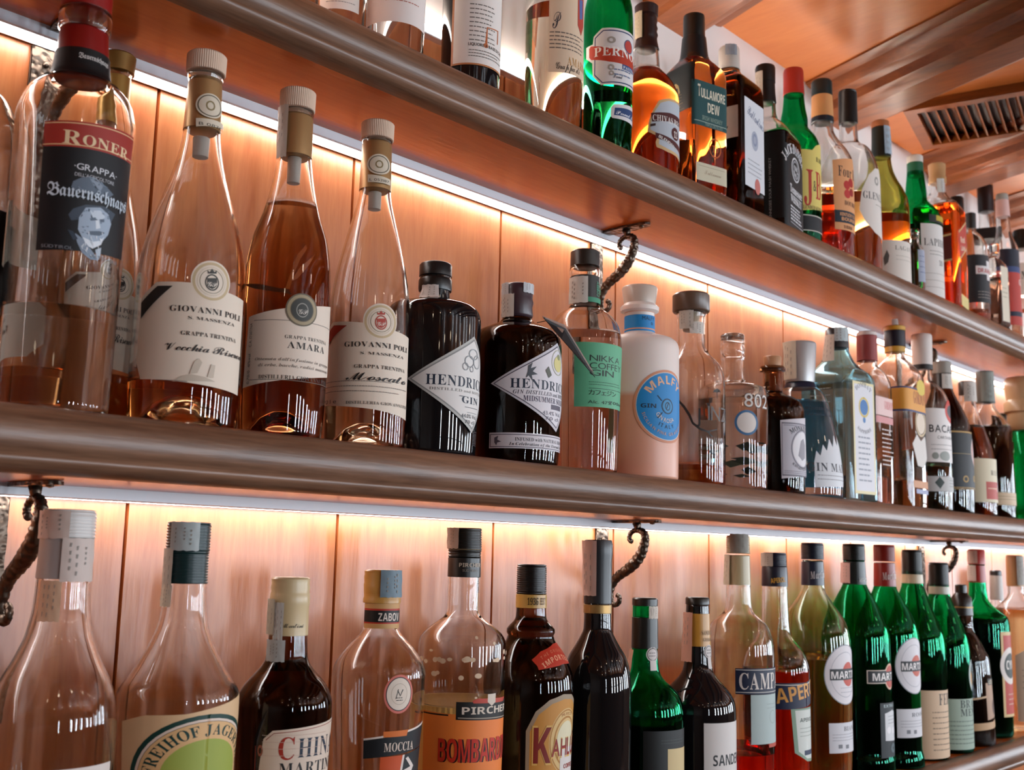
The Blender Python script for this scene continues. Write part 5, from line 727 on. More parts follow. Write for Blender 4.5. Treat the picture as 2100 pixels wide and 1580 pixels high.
bottle({'name': 'liqueur_bottle', 'label': 'clear bottle with faint gold edge, leftmost on the top shelf, mostly cropped', 'loc': (0.7524, -0.105, 2.08), 'rot': 0, 'prof': ((29.5, 0, 0), (30, 123.1, 0), (30.3, 212.6, 0), (25, 238.5, 0), (11.9, 264.5, 0), (10.8, 330.4, 0)), 'glass': 'clear', 'fill': (167.6, 'water'), 'wall': 3, 'punt': 0, 'k': 1, 'solid': False, 'caps': (('cap', '#8a7a50', ((12, 330.4), (12.1, 357)), ''),), 'strips': (), 'labels': (('label', None, 29.9, (('r', '#eae3da', -45.9, 46.1, 5.2, 131), ('l', '#9b9690', -36.5, 94.5, 0, 8, 5.6, 0.93)), 0),), 'shelf': 'U'})
bottle({'name': 'liqueur_bottle', 'label': 'clear bottle with large white label, second from left on the top shelf', 'loc': (0.8055, -0.1446, 2.08), 'rot': 0, 'prof': ((35.1, 0, 0), (35.4, 93.3, 0), (35.9, 202.3, 0), (28.8, 234.9, 0), (13.2, 261.2, 0), (11.5, 327.5, 0)), 'glass': 'clear', 'fill': (157.1, 'water'), 'wall': 3.5, 'punt': 0, 'k': 1, 'solid': False, 'caps': (('cap', '#c9c2b8', ((12.7, 327.5), (12.8, 354.3)), ''),), 'strips': (), 'labels': (('label', None, 35.4, (('r', '#e4dbd6', -69.3, 35, 29.7, 155), ('l', '#b06a5c', -37.1, 62, 6.2, 3, -7.4, 1.23)), 0),), 'shelf': 'U'})
bottle({'name': 'liqueur_bottle', 'label': 'black bottle with white text label and copper edges on the top shelf', 'loc': (0.9372, -0.1417, 2.08), 'rot': 0, 'prof': ((37.7, 0, 0), (38.5, 135.5, 0), (38.6, 231.9, 0), (31, 266.9, 0), (13, 302, 0), (11.8, 373.2, 0)), 'glass': 'black', 'fill': None, 'wall': 3, 'punt': 0, 'k': 1, 'solid': True, 'caps': (('cap', '#2a2522', ((13.1, 369.6), (13.1, 409.2)), ''),), 'strips': (), 'labels': (('label', None, 38.3, (('r', '#b5764a', -56.2, 28.2, 34.8, 219.6), ('r', '#e6e0da', -52.9, 30.6, 34.8, 218.5), ('l', '#77706a', -32.1, 109.7, 6.7, 9, 6, 1.46), ('p', '#b9683c', ((-9.4, 81.7), (-8, 82.1), (-8, 58.4), (-11.4, 57.4))), ('e', '#b9683c', -10, 56.5, 3.3, 3.3, 0), ('p', '#b9683c', ((-9.4, 81.7), (10.7, 84.2), (10.7, 82.8), (-9.4, 80.4))), ('p', '#b9683c', ((10, 83.8), (12, 84.8), (11.4, 65.8), (9.4, 64.9))), ('t', 'b', 'LIQUORE A BASE DI CAFFÈ', -32.8, 53.8, 3.9, 59.6, '#3a3634', 0), ('l', '#77706a', -32.1, 47.9, 24.1, 3, 3.9, 1.04)), 0),), 'shelf': 'U'})
bottle({'name': 'grappa_bottle', 'label': 'clear pale grappa bottle with cream script label on the top shelf', 'loc': (1.1051, -0.1389, 2.08), 'rot': 0, 'prof': ((40.3, 0, 0), (40.9, 72.6, 0), (41.3, 250, 0), (35.1, 295.3, 0), (15.5, 333.4, 0), (12.8, 402.7, 0)), 'glass': 'clear', 'fill': (184.2, 'straw'), 'wall': 3.5, 'punt': 0, 'k': 1, 'solid': False, 'caps': (('cap', '#b9a58c', ((14.9, 398.8), (15, 433.8)), ''),), 'strips': (), 'labels': (('label', None, 41.1, (('r', '#dcc4a8', -43, 77.2, 39.5, 263.8), ('t', 'C', 'P', -38, 141.2, 27.3, 10.8, '#3d3a40', 0), ('l', '#6f625a', -41.6, 135.7, 21.5, 5, 5.7, 1.72), ('t', 'r', 'AMARONE', -15.8, 89.9, 12.1, 53.1, '#b98a4a', 0), ('t', 'C', 'Grappa di', -32.3, 82, 10.7, 39.5, '#3d3630', 0), ('p', '#b4473a', ((1.4, 206.1), (18.6, 211.5), (18.6, 158.4), (10, 141.2), (1.4, 153.5))), ('p', '#5a6aa0', ((4.3, 192.7), (14.3, 196), (14.3, 168), (5.7, 164)))), 0),), 'shelf': 'U'})
bottle({'name': 'pastis_bottle', 'label': 'green glass bottle with octagonal white label and red band on the top shelf', 'loc': (1.2237, -0.1432, 2.08), 'rot': 0, 'prof': ((35.2, 0, 0), (36.2, 81.4, 0), (37, 205, 0), (36, 232.4, 0), (32.4, 252.1, 0), (25.1, 275.8, 0), (16.3, 307.6, 0), (12.6, 347.6, 0), (11.9, 387.8, 0)), 'glass': 'green', 'fill': (94.4, 'greendk'), 'wall': 3.5, 'punt': 0, 'k': 1, 'solid': False, 'caps': (('cap', '#c9c5c0', ((13.4, 379.8), (13.5, 412.1)), ''),), 'strips': (), 'labels': (('label', None, 36.7, (('p', '#dcd9d6', ((-42.6, 188.7), (25.6, 189.3), (30.7, 176.3), (30.7, 106.6), (25.6, 102.1), (-43.2, 100.1), (-56.9, 116.6), (-58.2, 137.5), (-71.9, 148.7), (-72.4, 166.5), (-57.6, 166.3), (-56, 178))), ('p', '#2f3f66', ((-41.1, 185.5), (25.6, 186.2), (29.5, 172.5), (29.5, 109.1), (25.6, 105.9), (-41.7, 103), (-54.3, 117.4), (-54.2, 175.2))), ('p', '#dad8d8', ((-40.3, 183.9), (25.6, 183.9), (28.8, 170.7), (28.8, 111.2), (25.6, 108.2), (-41, 104.4), (-52.7, 117.8), (-52.5, 174))), ('p', '#b23a24', ((-61.5, 164.5), (-31.5, 156.8), (32, 152.8), (32, 131.9), (-31.3, 135.6), (-60.1, 142.7), (-64.3, 148), (-64.6, 161.8))), ('t', 'R', 'PERNOD', -54.7, 145.6, 13.8, 85.4, '#f0ebe4', 0), ('e', '#b8433a', 1.3, 165.1, 8.3, 9.2, 0), ('e', '#3a4a72', 1.3, 165.1, 9.7, 10.7, 0.88), ('r', '#2f4a7c', -11.5, 126.8, 15.4, 134.4), ('t', 'R', 'PASTIS', -10.2, 127.9, 4.5, 23.1, '#dadde4', 0), ('t', 'C', 'Pernod', -25.6, 110.9, 6.8, 14.1, '#4a4f5c', 0), ('l', '#6a7896', -24.3, 124.6, 12.8, 2, 7.5, 1.89), ('e', '#a09a92', -28.8, 169.7, 6.4, 5.3, 0.5), ('e', '#a09a92', -28.8, 127.3, 4.5, 4.5, 0.5), ('e', '#a09a92', -28.2, 118.3, 3.8, 3.8, 0.5)), 0), ('strip_label', None, 36.1, (('p', '#d6d4d4', ((-24.5, 70.8), (29, 78.5), (29, 48), (-25.7, 49.8), (-28.6, 52.6), (-28, 66.1))), ('p', '#24406e', ((-22.2, 65.8), (27.7, 71.8), (27.7, 55.8), (-23.6, 54.4))), ('t', 'C', 'Pernod Fils', -20.7, 56.3, 6, 47.1, '#e8ebf0', 0)), 0)), 'shelf': 'U'})
bottle({'name': 'whisky_bottle', 'label': 'round amber whisky bottle with dark wrinkled capsule and silver crest label', 'loc': (1.3406, -0.1286, 2.08), 'rot': 0, 'prof': ((50.2, 0, 0), (50.4, 27.2, 0), (51.5, 107.5, 0), (50.9, 135.8, 0), (46.3, 152.1, 0), (38.6, 166, 0), (27.8, 179.1, 0), (21.7, 187.3, 0), (20.9, 201.2, 0), (19.4, 217.7, 0), (16.3, 234.2, 0), (14.8, 254.9, 0), (14.8, 288.2, 0)), 'glass': 'clear', 'fill': (180.7, 'whisky'), 'wall': 3.5, 'punt': 0, 'k': 1, 'solid': False, 'caps': (('capsule', '#2a1614', ((20.2, 218.5), (17.9, 230.1), (16.7, 238.4), (18.3, 243.3), (16.3, 249.9), (17.9, 254.9), (16, 261.6), (17.5, 267.4), (16.4, 274.9), (18.3, 276.5), (19.1, 291.6), (16.4, 294.9)), ''),), 'strips': (('tax_strip', '#b9a890', -125.9, -74.6, 278.2, 233.4, 20, 19.2, 0),), 'labels': (('label', None, 51.2, (('p', '#c9a878', ((-28.6, 114), (-10.7, 120.8), (26.8, 124.8), (40.2, 119.2), (40.2, 25.1), (8.9, 32.1), (-13.4, 33.7), (-32.1, 38.4), (-33.9, 46), (-30.4, 55.7), (-46.4, 62.7), (-44.7, 76.8), (-41.1, 89.4), (-37.5, 97.4))), ('p', '#b4bcc4', ((-25.9, 110.4), (-10.7, 116.8), (26.8, 120.8), (39.3, 114.7), (39.3, 30.3), (8.9, 36.8), (-12.5, 38.6), (-28.6, 43.5), (-27.7, 59.2), (-42, 65.9), (-39.3, 86.3), (-33.9, 97.6))), ('p', '#4a1a1a', ((-41.1, 92.5), (-8.9, 97.5), (25, 98.3), (25, 83.9), (-8.9, 83.3), (-39.3, 78.5))), ('t', 'R', 'CHIVAS REGAL', -38.4, 80.9, 9.4, 74.1, '#e6e0da', 0), ('e', '#4a1a1a', 5.4, 67.2, 10.3, 10.3, 0), ('t', 'R', '12', 0.9, 61, 10.2, 9.8, '#e6e0da', 0), ('p', '#4a1a1a', ((-33.9, 61.6), (40.2, 48.2), (40.2, 38.6), (-33.9, 53.1))), ('t', 'B', 'BLENDED SCOTCH', -29.5, 54.3, 4.7, 65.2, '#d8d4d0', -22), ('p', '#3a2420', ((-42, 74.5), (-33.9, 76.5), (-33.9, 72.6), (-42, 70.5)))), 0),), 'shelf': 'U'})
bottle({'name': 'whisky_bottle', 'label': 'square amber whiskey bottle with dark green cap and green wraparound label', 'loc': (1.4594, -0.1402, 2.08), 'rot': -14, 'prof': ((39, 0, 0.9), (39.5, 16.6, 0.9), (40, 176.4, 0.9), (40.1, 202.1, 0.9), (38.1, 214.9, 0.85), (30.8, 227.8, 0.5), (24.4, 238.2, 0.1), (21.1, 253.7, 0), (18.3, 275.3, 0), (17.2, 314.5, 0)), 'glass': 'clear', 'fill': (236.4, 'whisky'), 'wall': 3.5, 'punt': 0, 'k': 1, 'solid': False, 'caps': (('capsule', '#10171a', ((24.8, 236.4), (22.4, 253.7), (20.4, 276.2), (20, 279.7)), ''), ('cap', '#0e1413', ((18.3, 277.9), (18, 314.5), (17.2, 319.7)), '')), 'strips': (), 'labels': (('label', 0, 40, (('r', '#1f4a4c', -44, 109.2, 44, 185.8), ('t', 'B', 'T', -29, 158.2, 20.7, 6, '#ddd6c0', 0), ('t', 'B', 'ULLAMORE', -22, 157.6, 15.8, 53, '#ddd6c0', 0), ('t', 'B', 'DEW', -8, 134.5, 16.6, 26, '#ddd6c0', 0), ('t', 'B', 'IRISH WHISKEY', -20, 120, 7.4, 44, '#7d9488', 0), ('l', '#9fb0a4', -37, 116.6, 37, 1, 0.8, 1.15), ('t', 'S', 'TRIPLE DISTILLED', -14, 110.7, 5, 38, '#8fa498', 0)), 0), ('side_label', -90, 40, (('r', '#11191b', -44, 137.9, 44, 217.8), ('p', '#8f7a50', ((-6, 188.5), (0, 189.8), (6, 184.2), (10, 171), (6, 167.4), (4, 179.9), (-2, 182), (-4, 170.9), (-9, 177.8))), ('l', '#6f5f40', -16, 166.7, 20, 6, 5.1, 1.02)), 0), ('lower_label', 0, 39.6, (('r', '#c9c2a8', -33, 17.5, 38, 47.5), ('l', '#9a937c', -28, 42.1, 30, 1, 0.8, 0.81), ('t', 'C', 'Tullamore', -15, 29.5, 7.3, 35, '#a08f78', 0)), 0), ('crest', 0, 39.7, (('e', '#b5622c', 8, 77.2, 13.2, 16.5, 0.86), ('t', 'R', 'TD', 2, 70, 11.5, 13, '#b5622c', 0)), 0)), 'shelf': 'U'})
bottle({'name': 'whisky_bottle', 'label': 'dark brown rectangular bottle with white cap and tall white front label', 'loc': (1.5802, -0.1335, 2.08), 'rot': 4, 'prof': ((45.2, 0, 0.95), (46.1, 24.1, 0.95), (46.8, 200.8, 0.95), (46, 223.3, 0.95), (42.7, 236.8, 0.9), (30.7, 247.6, 0.5), (22.2, 256.6, 0.1), (18.8, 263.9, 0), (17.5, 272.9, 0), (17.1, 300.2, 0)), 'glass': 'brown', 'fill': None, 'wall': 3, 'punt': 0, 'k': 1, 'solid': True, 'caps': (('cap', '#c4bdb4', ((18.8, 267.5), (18.4, 274.7), (18.4, 305.7), (16.3, 310.2)), ''),), 'strips': (('tax_strip', '#8f949c', -82.1, -21.7, 309.3, 289.3, 20.2, 20.2, 0),), 'labels': (('label', 0, 46.6, (('r', '#d3d5da', -36, 41.2, 36, 197.7), ('t', 'C', "Ballantine's", -27, 169.5, 19.2, 61, '#4a5a78', -14), ('e', '#a4aab8', 0, 127.8, 12.2, 17.5, 0), ('e', '#8a92a8', 0, 129.6, 8, 11.4, 0.6), ('l', '#a2a4aa', -26, 89.4, 26, 4, 7.7, 1.72), ('e', '#c07068', 8, 48.6, 9.7, 13.8, 0)), 0), ('side_label', -90, 46.6, (('r', '#b9b2a8', -40, 123.8, 40, 180.4), ('t', 'C', 'Finest', -18, 134.6, 14, 38, '#3a3836', 0)), 0)), 'shelf': 'U'})
bottle({'name': 'whiskey_bottle', 'label': 'square bottle with black cap and black and white ornate label', 'loc': (1.7165, -0.1265, 2.08), 'rot': 11, 'prof': ((52.1, 0, 0.95), (53.1, 23.7, 0.95), (53.6, 162.6, 0.95), (51.9, 179.5, 0.95), (47.5, 190.8, 0.8), (34.1, 207.7, 0.4), (21.6, 221.8, 0.1), (18.9, 233.2, 0), (18, 252.1, 0), (16.3, 314.1, 0)), 'glass': 'clear', 'fill': (179.5, 'cola'), 'wall': 3.5, 'punt': 0, 'k': 1, 'solid': False, 'caps': (('capsule', '#131212', ((19.4, 254), (18, 271.1), (17.2, 295)), ''), ('cap', '#101010', ((18.1, 293), (18.5, 321.7), (17.2, 326.5)), '')), 'strips': (('tax_strip', '#b9ab9c', -132.2, -84, 311.2, 255, 20.4, 21.2, 0),), 'labels': (('label', 0, 53.4, (('r', '#101113', -56, -1.1, 56, 153.9), ('a', 'R', 'JACK DANIEL’S', 0, 81.4, 63.9, 142, 38, 17.3, '#e8e8ea', 1), ('e', '#c9c9cb', 0, 116.2, 22.9, 22.9, 0.86), ('e', '#8d8e92', 0, 116.2, 17.4, 17.4, 0.8), ('t', 'R', 'Old', -10, 114.8, 9.1, 20, '#dcdcde', 0), ('t', 'R', 'No.7', -12, 103.2, 10, 25, '#dcdcde', 0), ('t', 'R', 'Tennessee', -33, 67.8, 15.3, 66, '#e8e8ea', 0), ('t', 'R', 'WHISKEY', -30, 50.7, 13.5, 60, '#e8e8ea', 0), ('l', '#c9c9cc', -32, 42.1, 32, 5, 5.8, 3.04), ('l', '#9a9a9e', -34, 150.6, 34, 1, 0.9, 1.82), ('l', '#9a9a9e', -34, 12.1, 34, 1, 0.9, 1.78)), 0), ('side_label', -90, 53.4, (('r', '#0f1011', -56, 15.3, 56, 175.3), ('l', '#6f6f70', -26, 144.8, 0, 10, 12, 1.38), ('t', 'S', 'TENNESSEE SOUR MASH WHISKEY', 26, 12.4, 4.4, 115.6, '#a9a9ab', 90)), 0)), 'shelf': 'U'})
bottle({'name': 'whisky_bottle', 'label': 'green bottle with red cap and yellow label with red letters', 'loc': (1.8395, -0.118, 2.08), 'rot': 0, 'prof': ((46.2, 0, 0), (47.3, 45.5, 0), (47.8, 191.2, 0), (46, 208.9, 0), (39.5, 225.6, 0), (30.1, 238.4, 0), (25.4, 248.3, 0), (25.5, 260.2, 0), (21.7, 285, 0), (19.4, 310, 0), (18, 350, 0)), 'glass': 'green', 'fill': (36, 'greenwater'), 'wall': 3, 'punt': 0, 'k': 1, 'solid': False, 'caps': (('cap', '#a02a1e', ((20.3, 312.9), (19.4, 340), (19.5, 360), (18, 366.1)), ''),), 'strips': (), 'labels': (('label', None, 47.6, (('p', '#d6c36a', ((-62.4, 186.4), (-16.6, 187.3), (-6.7, 198.2), (8.3, 204.7), (20.8, 203.3), (28.3, 197.3), (45.7, 200), (45.7, 78.7), (-62.4, 64.3))), ('t', 'R', 'J', -35.8, 85.8, 62.5, 20.9, '#b0362a', 0), ('t', 'R', '&', -15.7, 107.1, 21, 8, '#3a3226', 0), ('t', 'R', 'B', -9.6, 93.1, 53.6, 20, '#b0362a', 0), ('t', 'r', 'RARE', -6.7, 166.4, 9.6, 26.6, '#3a3226', 0), ('t', 'r', 'BLENDED SCOTCH WHISKY', -41.6, 70.5, 7.6, 83.1, '#5a5030', 0)), 0), ('strip_label', None, 47.3, (('r', '#15161a', -70.2, 29.7, 45.4, 58.1), ('l', '#c9c4b8', -70.2, 59, 45.4, 1, 0.9, 1.89), ('l', '#c9c4b8', -70.2, 29.7, 45.4, 1, 0.9, 1.89)), 0)), 'shelf': 'U'})
bottle({'name': 'whiskey_bottle', 'label': 'clear bottle with green cap and orange rose label, red liquid half way', 'loc': (1.9468, -0.1229, 2.08), 'rot': 0, 'prof': ((55.6, 0, 0), (56.7, 40.4, 0), (56.8, 180.7, 0), (55.4, 206.1, 0), (48.7, 223.4, 0), (37, 241.7, 0), (27.3, 257, 0), (21.5, 270.4, 0), (20, 287.8, 0), (18.6, 344.5, 0), (17.7, 375.7, 0)), 'glass': 'clear', 'fill': (124.3, 'redamber'), 'wall': 3.5, 'punt': 0, 'k': 1, 'solid': False, 'caps': (('cap', '#12282a', ((20.6, 345.6), (20.7, 373.6), (18.7, 378.8)), ''), ('capsule', '#cf9560', ((22, 296), (20.4, 345.6)), ''), ('neck_band', '#14202a', ((22.3, 288.8), (21.9, 300.1)), '')), 'strips': (), 'labels': (('label', None, 56.8, (('p', '#d99a68', ((-45.6, 192.1), (44.6, 212.2), (44.6, 52.3), (-43.6, 53.1))), ('t', 'R', 'Four Roses', -34.5, 161.2, 20.8, 86, '#3a2a26', 0), ('e', '#b02a22', -13.7, 144.8, 9, 9, 0), ('e', '#a8261f', 0, 152, 9.1, 9.1, 0), ('e', '#b9302a', -13, 127.2, 8.9, 8.9, 0), ('e', '#96201c', 1.1, 132.5, 8, 8, 0), ('t', 'r', 'BOURBON', -21.6, 104, 8.9, 51.4, '#4a3026', 0), ('r', '#182430', -43.6, 67.6, 44.6, 92), ('t', 'B', 'KENTUCKY STRAIGHT', -32.4, 81.1, 6.8, 68.1, '#d99a68', 0), ('t', 'B', 'BOURBON', -29.4, 71.7, 6.8, 55.2, '#d99a68', 0), ('t', 'R', '1888', -25.4, 56.6, 5.9, 25.4, '#7a5036', 0)), 0),), 'shelf': 'U'})
bottle({'name': 'whisky_bottle', 'label': 'clear bottle with black cap and tall arched white label, pale amber whisky', 'loc': (2.0699, -0.119, 2.08), 'rot': 0, 'prof': ((59.9, 0, 0), (60.5, 27.8, 0), (59.7, 194.6, 0), (56.8, 226.3, 0), (48.8, 252.8, 0), (38.7, 270.9, 0), (24.4, 281.6, 0), (19.4, 290.1, 0), (18.4, 320.1, 0), (17.4, 386.8, 0)), 'glass': 'clear', 'fill': (163.1, 'whiskylt'), 'wall': 3.5, 'punt': 0, 'k': 1, 'solid': False, 'caps': (('cap', '#141312', ((19.4, 326.5), (19, 376), (19, 395.5), (17.4, 399.8)), 'thread'),), 'strips': (), 'labels': (('label', None, 59.9, (('p', '#dcd4cc', ((-50.1, 122.7), (-43.9, 165.9), (-27.2, 198.4), (-6.3, 216.1), (18.8, 220.6), (47, 205.2), (47, 71.2), (20.9, 67.8), (-14.6, 77.7), (-37.6, 97))), ('t', 'r', 'GLENLIVET', -41.8, 147.6, 15.3, 94, '#2a2a2c', 0), ('e', '#9a968f', -4.2, 188.7, 7.5, 9.3, 0.5), ('l', '#a39d95', -10.4, 137.8, 41.8, 1, 1, 1.54)), 0),), 'shelf': 'U'})
bottle({'name': 'whisky_bottle', 'label': 'olive green bottle with dark green capsule and low white label', 'loc': (2.2102, -0.1263, 2.08), 'rot': 0, 'prof': ((52.1, 0, 0), (53.3, 35.2, 0), (53.7, 165.2, 0), (51.7, 192.5, 0), (44.4, 214.5, 0), (31.7, 239.8, 0), (23.3, 264.1, 0), (20.2, 286.2, 0), (19.6, 299.6, 0), (18.1, 330.7, 0), (17.6, 358.7, 0)), 'glass': 'olive', 'fill': (154.2, 'whisky'), 'wall': 3, 'punt': 0, 'k': 1, 'solid': False, 'caps': (('capsule', '#17201c', ((21.2, 291.8), (19.7, 319.6), (18.7, 359.8)), ''), ('cap', '#a0603a', ((18.7, 359.8), (18.7, 373.3), (17.1, 375.5)), '')), 'strips': (('tax_strip', '#9fb0bc', -45.7, 12.3, 359.8, 295.1, 20.8, 23.3, 0),), 'labels': (('label', None, 53.4, (('r', '#d8d0c6', -74.6, 7, 44.7, 92.6), ('t', 'r', 'LAGAVULIN', -39.1, 71.9, 9.5, 82, '#6a655e', 0), ('p', '#5a554f', ((-63.4, 53.3), (-55.9, 71.8), (-51.3, 59.1), (-54.1, 44.4), (-61.5, 37.3))), ('l', '#b4aca2', -37.3, 59.4, 28, 2, 8.4, 1.27)), 0), ('side_label', None, 53.7, (('p', '#d2cac0', ((18.7, 190), (32.8, 202.3), (45, 198.6), (45, 115.6), (24.4, 120.3), (16.9, 137.5))),), 0.4)), 'shelf': 'U'})
bottle({'name': 'liqueur_bottle', 'label': 'small clear flask with orange liquid and pale blue label on top shelf', 'loc': (2.2866, -0.162, 2.08), 'rot': 0, 'prof': ((17.9, 0, 0), (19, 18.1, 0), (19.1, 89, 0), (15.9, 102.1, 0), (9.6, 110.9, 0), (9.6, 124.1, 0), (11.7, 132.9, 0)), 'glass': 'clear', 'fill': (91.2, 'orange'), 'wall': 2, 'punt': 0, 'k': 1, 'solid': False, 'caps': (('cap', '#c9c4b8g', ((10.1, 121.9), (11.2, 139.5), (9.6, 142.8)), ''),), 'strips': (), 'labels': (('label', None, 19.1, (('r', '#9fa6b8', -16.6, 20.9, 16.6, 92.3), ('l', '#77809a', -13.3, 78.3, 13.3, 4, 11.9, 2.17)), 0.3),), 'shelf': 'U'})
bottle({'name': 'whisky_bottle', 'label': 'green bottle with white topped cap and plain white label with black letters', 'loc': (2.3822, -0.13, 2.08), 'rot': 0, 'prof': ((51.5, 0, 0), (52.7, 25.1, 0), (53.2, 172.8, 0), (51, 195.8, 0), (44.4, 213, 0), (31.1, 228, 0), (23.4, 239.6, 0), (22.8, 259.3, 0), (20.1, 288.3, 0), (17.9, 311.6, 0), (17.3, 329.1, 0)), 'glass': 'green', 'fill': (172.8, 'greendk'), 'wall': 3, 'punt': 0, 'k': 1, 'solid': False, 'caps': (('cap', '#1f5a40', ((18.4, 297.6), (17.9, 327.9)), ''), ('cap_top', '#d8d0c6', ((17.9, 327.9), (17.9, 343.1), (16.8, 345.5)), '')), 'strips': (), 'labels': (('label', None, 53, (('r', '#d9d5d0', -55.5, 4.6, 46.2, 170.3), ('t', 'r', 'LAPHROAIG', -49.9, 119.8, 16.8, 105.4, '#2a2c2c', 0), ('l', '#8f8d88', -37, 107.8, 27.7, 2, 7.8, 1.56), ('t', 'r', '10', -12.9, 76, 12.3, 14.8, '#4a4a48', 0), ('l', '#a8a49e', -55.5, 56.5, 41.6, 3, 15.5, 1.33)), 0), ('neck_label', None, 51, (('r', '#16150f', -35.6, 173.3, 40.1, 191.3), ('r', '#b9a030', -17.8, 178.7, 22.3, 191.1)), 1.5)), 'shelf': 'U'})
bottle({'name': 'whisky_bottle', 'label': 'square amber whisky bottle with gold cap and slanted red label', 'loc': (2.5154, -0.1283, 2.08), 'rot': 8, 'prof': ((50.1, 0, 0.95), (51.4, 39.5, 0.95), (52, 240.8, 0.95), (49.7, 252.8, 0.9), (37, 264.8, 0.6), (25.5, 279.3, 0.2), (19.7, 291.3, 0), (18, 319.1, 0), (17.5, 355.5, 0)), 'glass': 'clear', 'fill': (250.4, 'whisky'), 'wall': 3, 'punt': 0, 'k': 1, 'solid': False, 'caps': (('cap', '#b98f64', ((20.3, 315.5), (20.3, 331.2), (18.6, 333.6), (19.8, 355.5), (19.8, 362.8), (17.5, 365.2)), ''),), 'strips': (('tax_strip', '#c9c8c4', -80.4, -32, 322.7, 288.9, 21.4, 21.4, 0),), 'labels': (('label', 0, 51.8, (('p', '#c9a878', ((-38, 182.3), (38, 224.8), (38, 156.9), (-38, 112.7))), ('p', '#b23a2e', ((-38, 177.6), (38, 220.1), (38, 161.6), (-38, 117.3))), ('t', 'B', 'Red', -22, 158.4, 14, 42, '#e0c8b0', 12), ('t', 'B', 'Label', -22, 139.8, 11.6, 42, '#e0c8b0', 12)), 0), ('side_label', -90, 51.7, (('p', '#c9a878', ((-38, 166.5), (38, 176.2), (38, 111.4), (-38, 103.1))), ('p', '#5a1812', ((-38, 161.8), (38, 171.5), (38, 116), (-38, 107.7)))), 0), ('lower_label', 0, 51.3, (('r', '#d6c684', -34, 8.1, 36, 35.5),), 0)), 'shelf': 'U'})
bottle({'name': 'whisky_bottle', 'label': 'bottle with plain black cap standing behind the slanted red label bottle', 'loc': (2.8433, -0.05, 2.08), 'rot': 0, 'prof': ((40.6, 0, 0), (41.1, 231.6, 0), (41.2, 298.1, 0), (36.1, 318.1, 0), (20.7, 338.2, 0), (16.8, 348.9, 0), (15.5, 378.4, 0)), 'glass': 'clear', 'fill': (298.1, 'whisky'), 'wall': 3, 'punt': 0, 'k': 1, 'solid': False, 'caps': (('cap', '#12100f', ((18.1, 346.2), (18.1, 381.1), (15.5, 385.2)), ''),), 'strips': (), 'labels': (), 'shelf': 'U'})
bottle({'name': 'liqueur_bottle', 'label': 'round shouldered bottle with black label and white cross on the top shelf', 'loc': (2.6882, -0.14, 2.08), 'rot': 0, 'prof': ((35.7, 0, 0), (37, 33.9, 0), (37.3, 181.7, 0), (36.1, 196.6, 0), (30.1, 212.8, 0), (20.5, 226.5, 0), (12.1, 236.5, 0), (10.9, 249, 0), (10.9, 281.6, 0)), 'glass': 'clear', 'fill': (33.9, 'amber'), 'wall': 3, 'punt': 0, 'k': 1, 'solid': False, 'caps': (('cap', '#23201e', ((12.1, 244), (12.7, 281.6), (10.9, 284.1)), ''),), 'strips': (), 'labels': (('label', None, 37.2, (('r', '#26262a', -61.6, 49.5, 29.2, 169.1), ('r', '#dcd8d6', -38.9, 120, 19.5, 140.8), ('r', '#dcd8d6', -9.1, 106.2, 6.5, 155), ('t', 'B', 'DRAMBUIE', -33.7, 123.6, 11, 62.3, '#b23a34', 0), ('l', '#8a8078', -35.7, 76.3, 13, 3, 7.3, 1.82)), 0),), 'shelf': 'U'})
bottle({'name': 'liqueur_bottle', 'label': 'clear bottle with black capsule and wide square black shoulder collar', 'loc': (3.0553, -0.052, 2.08), 'rot': 20, 'prof': ((36.1, 0, 0.8), (36.4, 167, 0.8), (36.6, 299.2, 0.8), (32.6, 310.4, 0.6), (21.7, 334.2, 0), (19.7, 376.5, 0), (19.1, 404.8, 0), (18.5, 461.5, 0)), 'glass': 'clear', 'fill': (222.5, 'water'), 'wall': 3, 'punt': 0, 'k': 1, 'solid': False, 'caps': (('cap', '#1b161a', ((21.1, 396.3), (21.2, 433.1), (21.2, 467.2), (19.2, 472.9)), ''), ('shoulder_collar', '#17181a', ((36.6, 311.8), (36.7, 342.7)), 'sq')), 'strips': (), 'labels': (), 'shelf': 'U'})
bottle({'name': 'liqueur_bottle', 'label': 'clear bottle with pink neck label and dark blue and red wraparound label', 'loc': (2.9677, -0.125, 2.08), 'rot': 0, 'prof': ((34.7, 0, 0), (34.9, 73.1, 0), (35.2, 246.1, 0), (31.3, 266.3, 0), (23.5, 286.5, 0), (18.3, 313.5, 0), (17, 340.6, 0), (15.7, 381.4, 0)), 'glass': 'clear', 'fill': (73.1, 'water'), 'wall': 3, 'punt': 0, 'k': 1, 'solid': False, 'caps': (('cap', '#9fa39c', ((15.7, 392.3), (15.8, 406), (14.5, 410.1)), ''), ('capsule', '#d6b4ae', ((18.1, 346.1), (16.4, 392.3)), '')), 'strips': (), 'labels': (('label', None, 35, (('r', '#1b2030', -58.1, 201.7, 27.5, 249.6), ('r', '#b9463e', -58.1, 43.8, 27.5, 185.8), ('r', '#3a4a78', -58.1, 185.8, 27.5, 201.7), ('r', '#20243a', -58.1, 67.3, 27.5, 80.4), ('t', 'B', 'GIN', -6.1, 152.7, 15.8, 28.1, '#e6d6d0', 0)), 0),), 'shelf': 'U'})
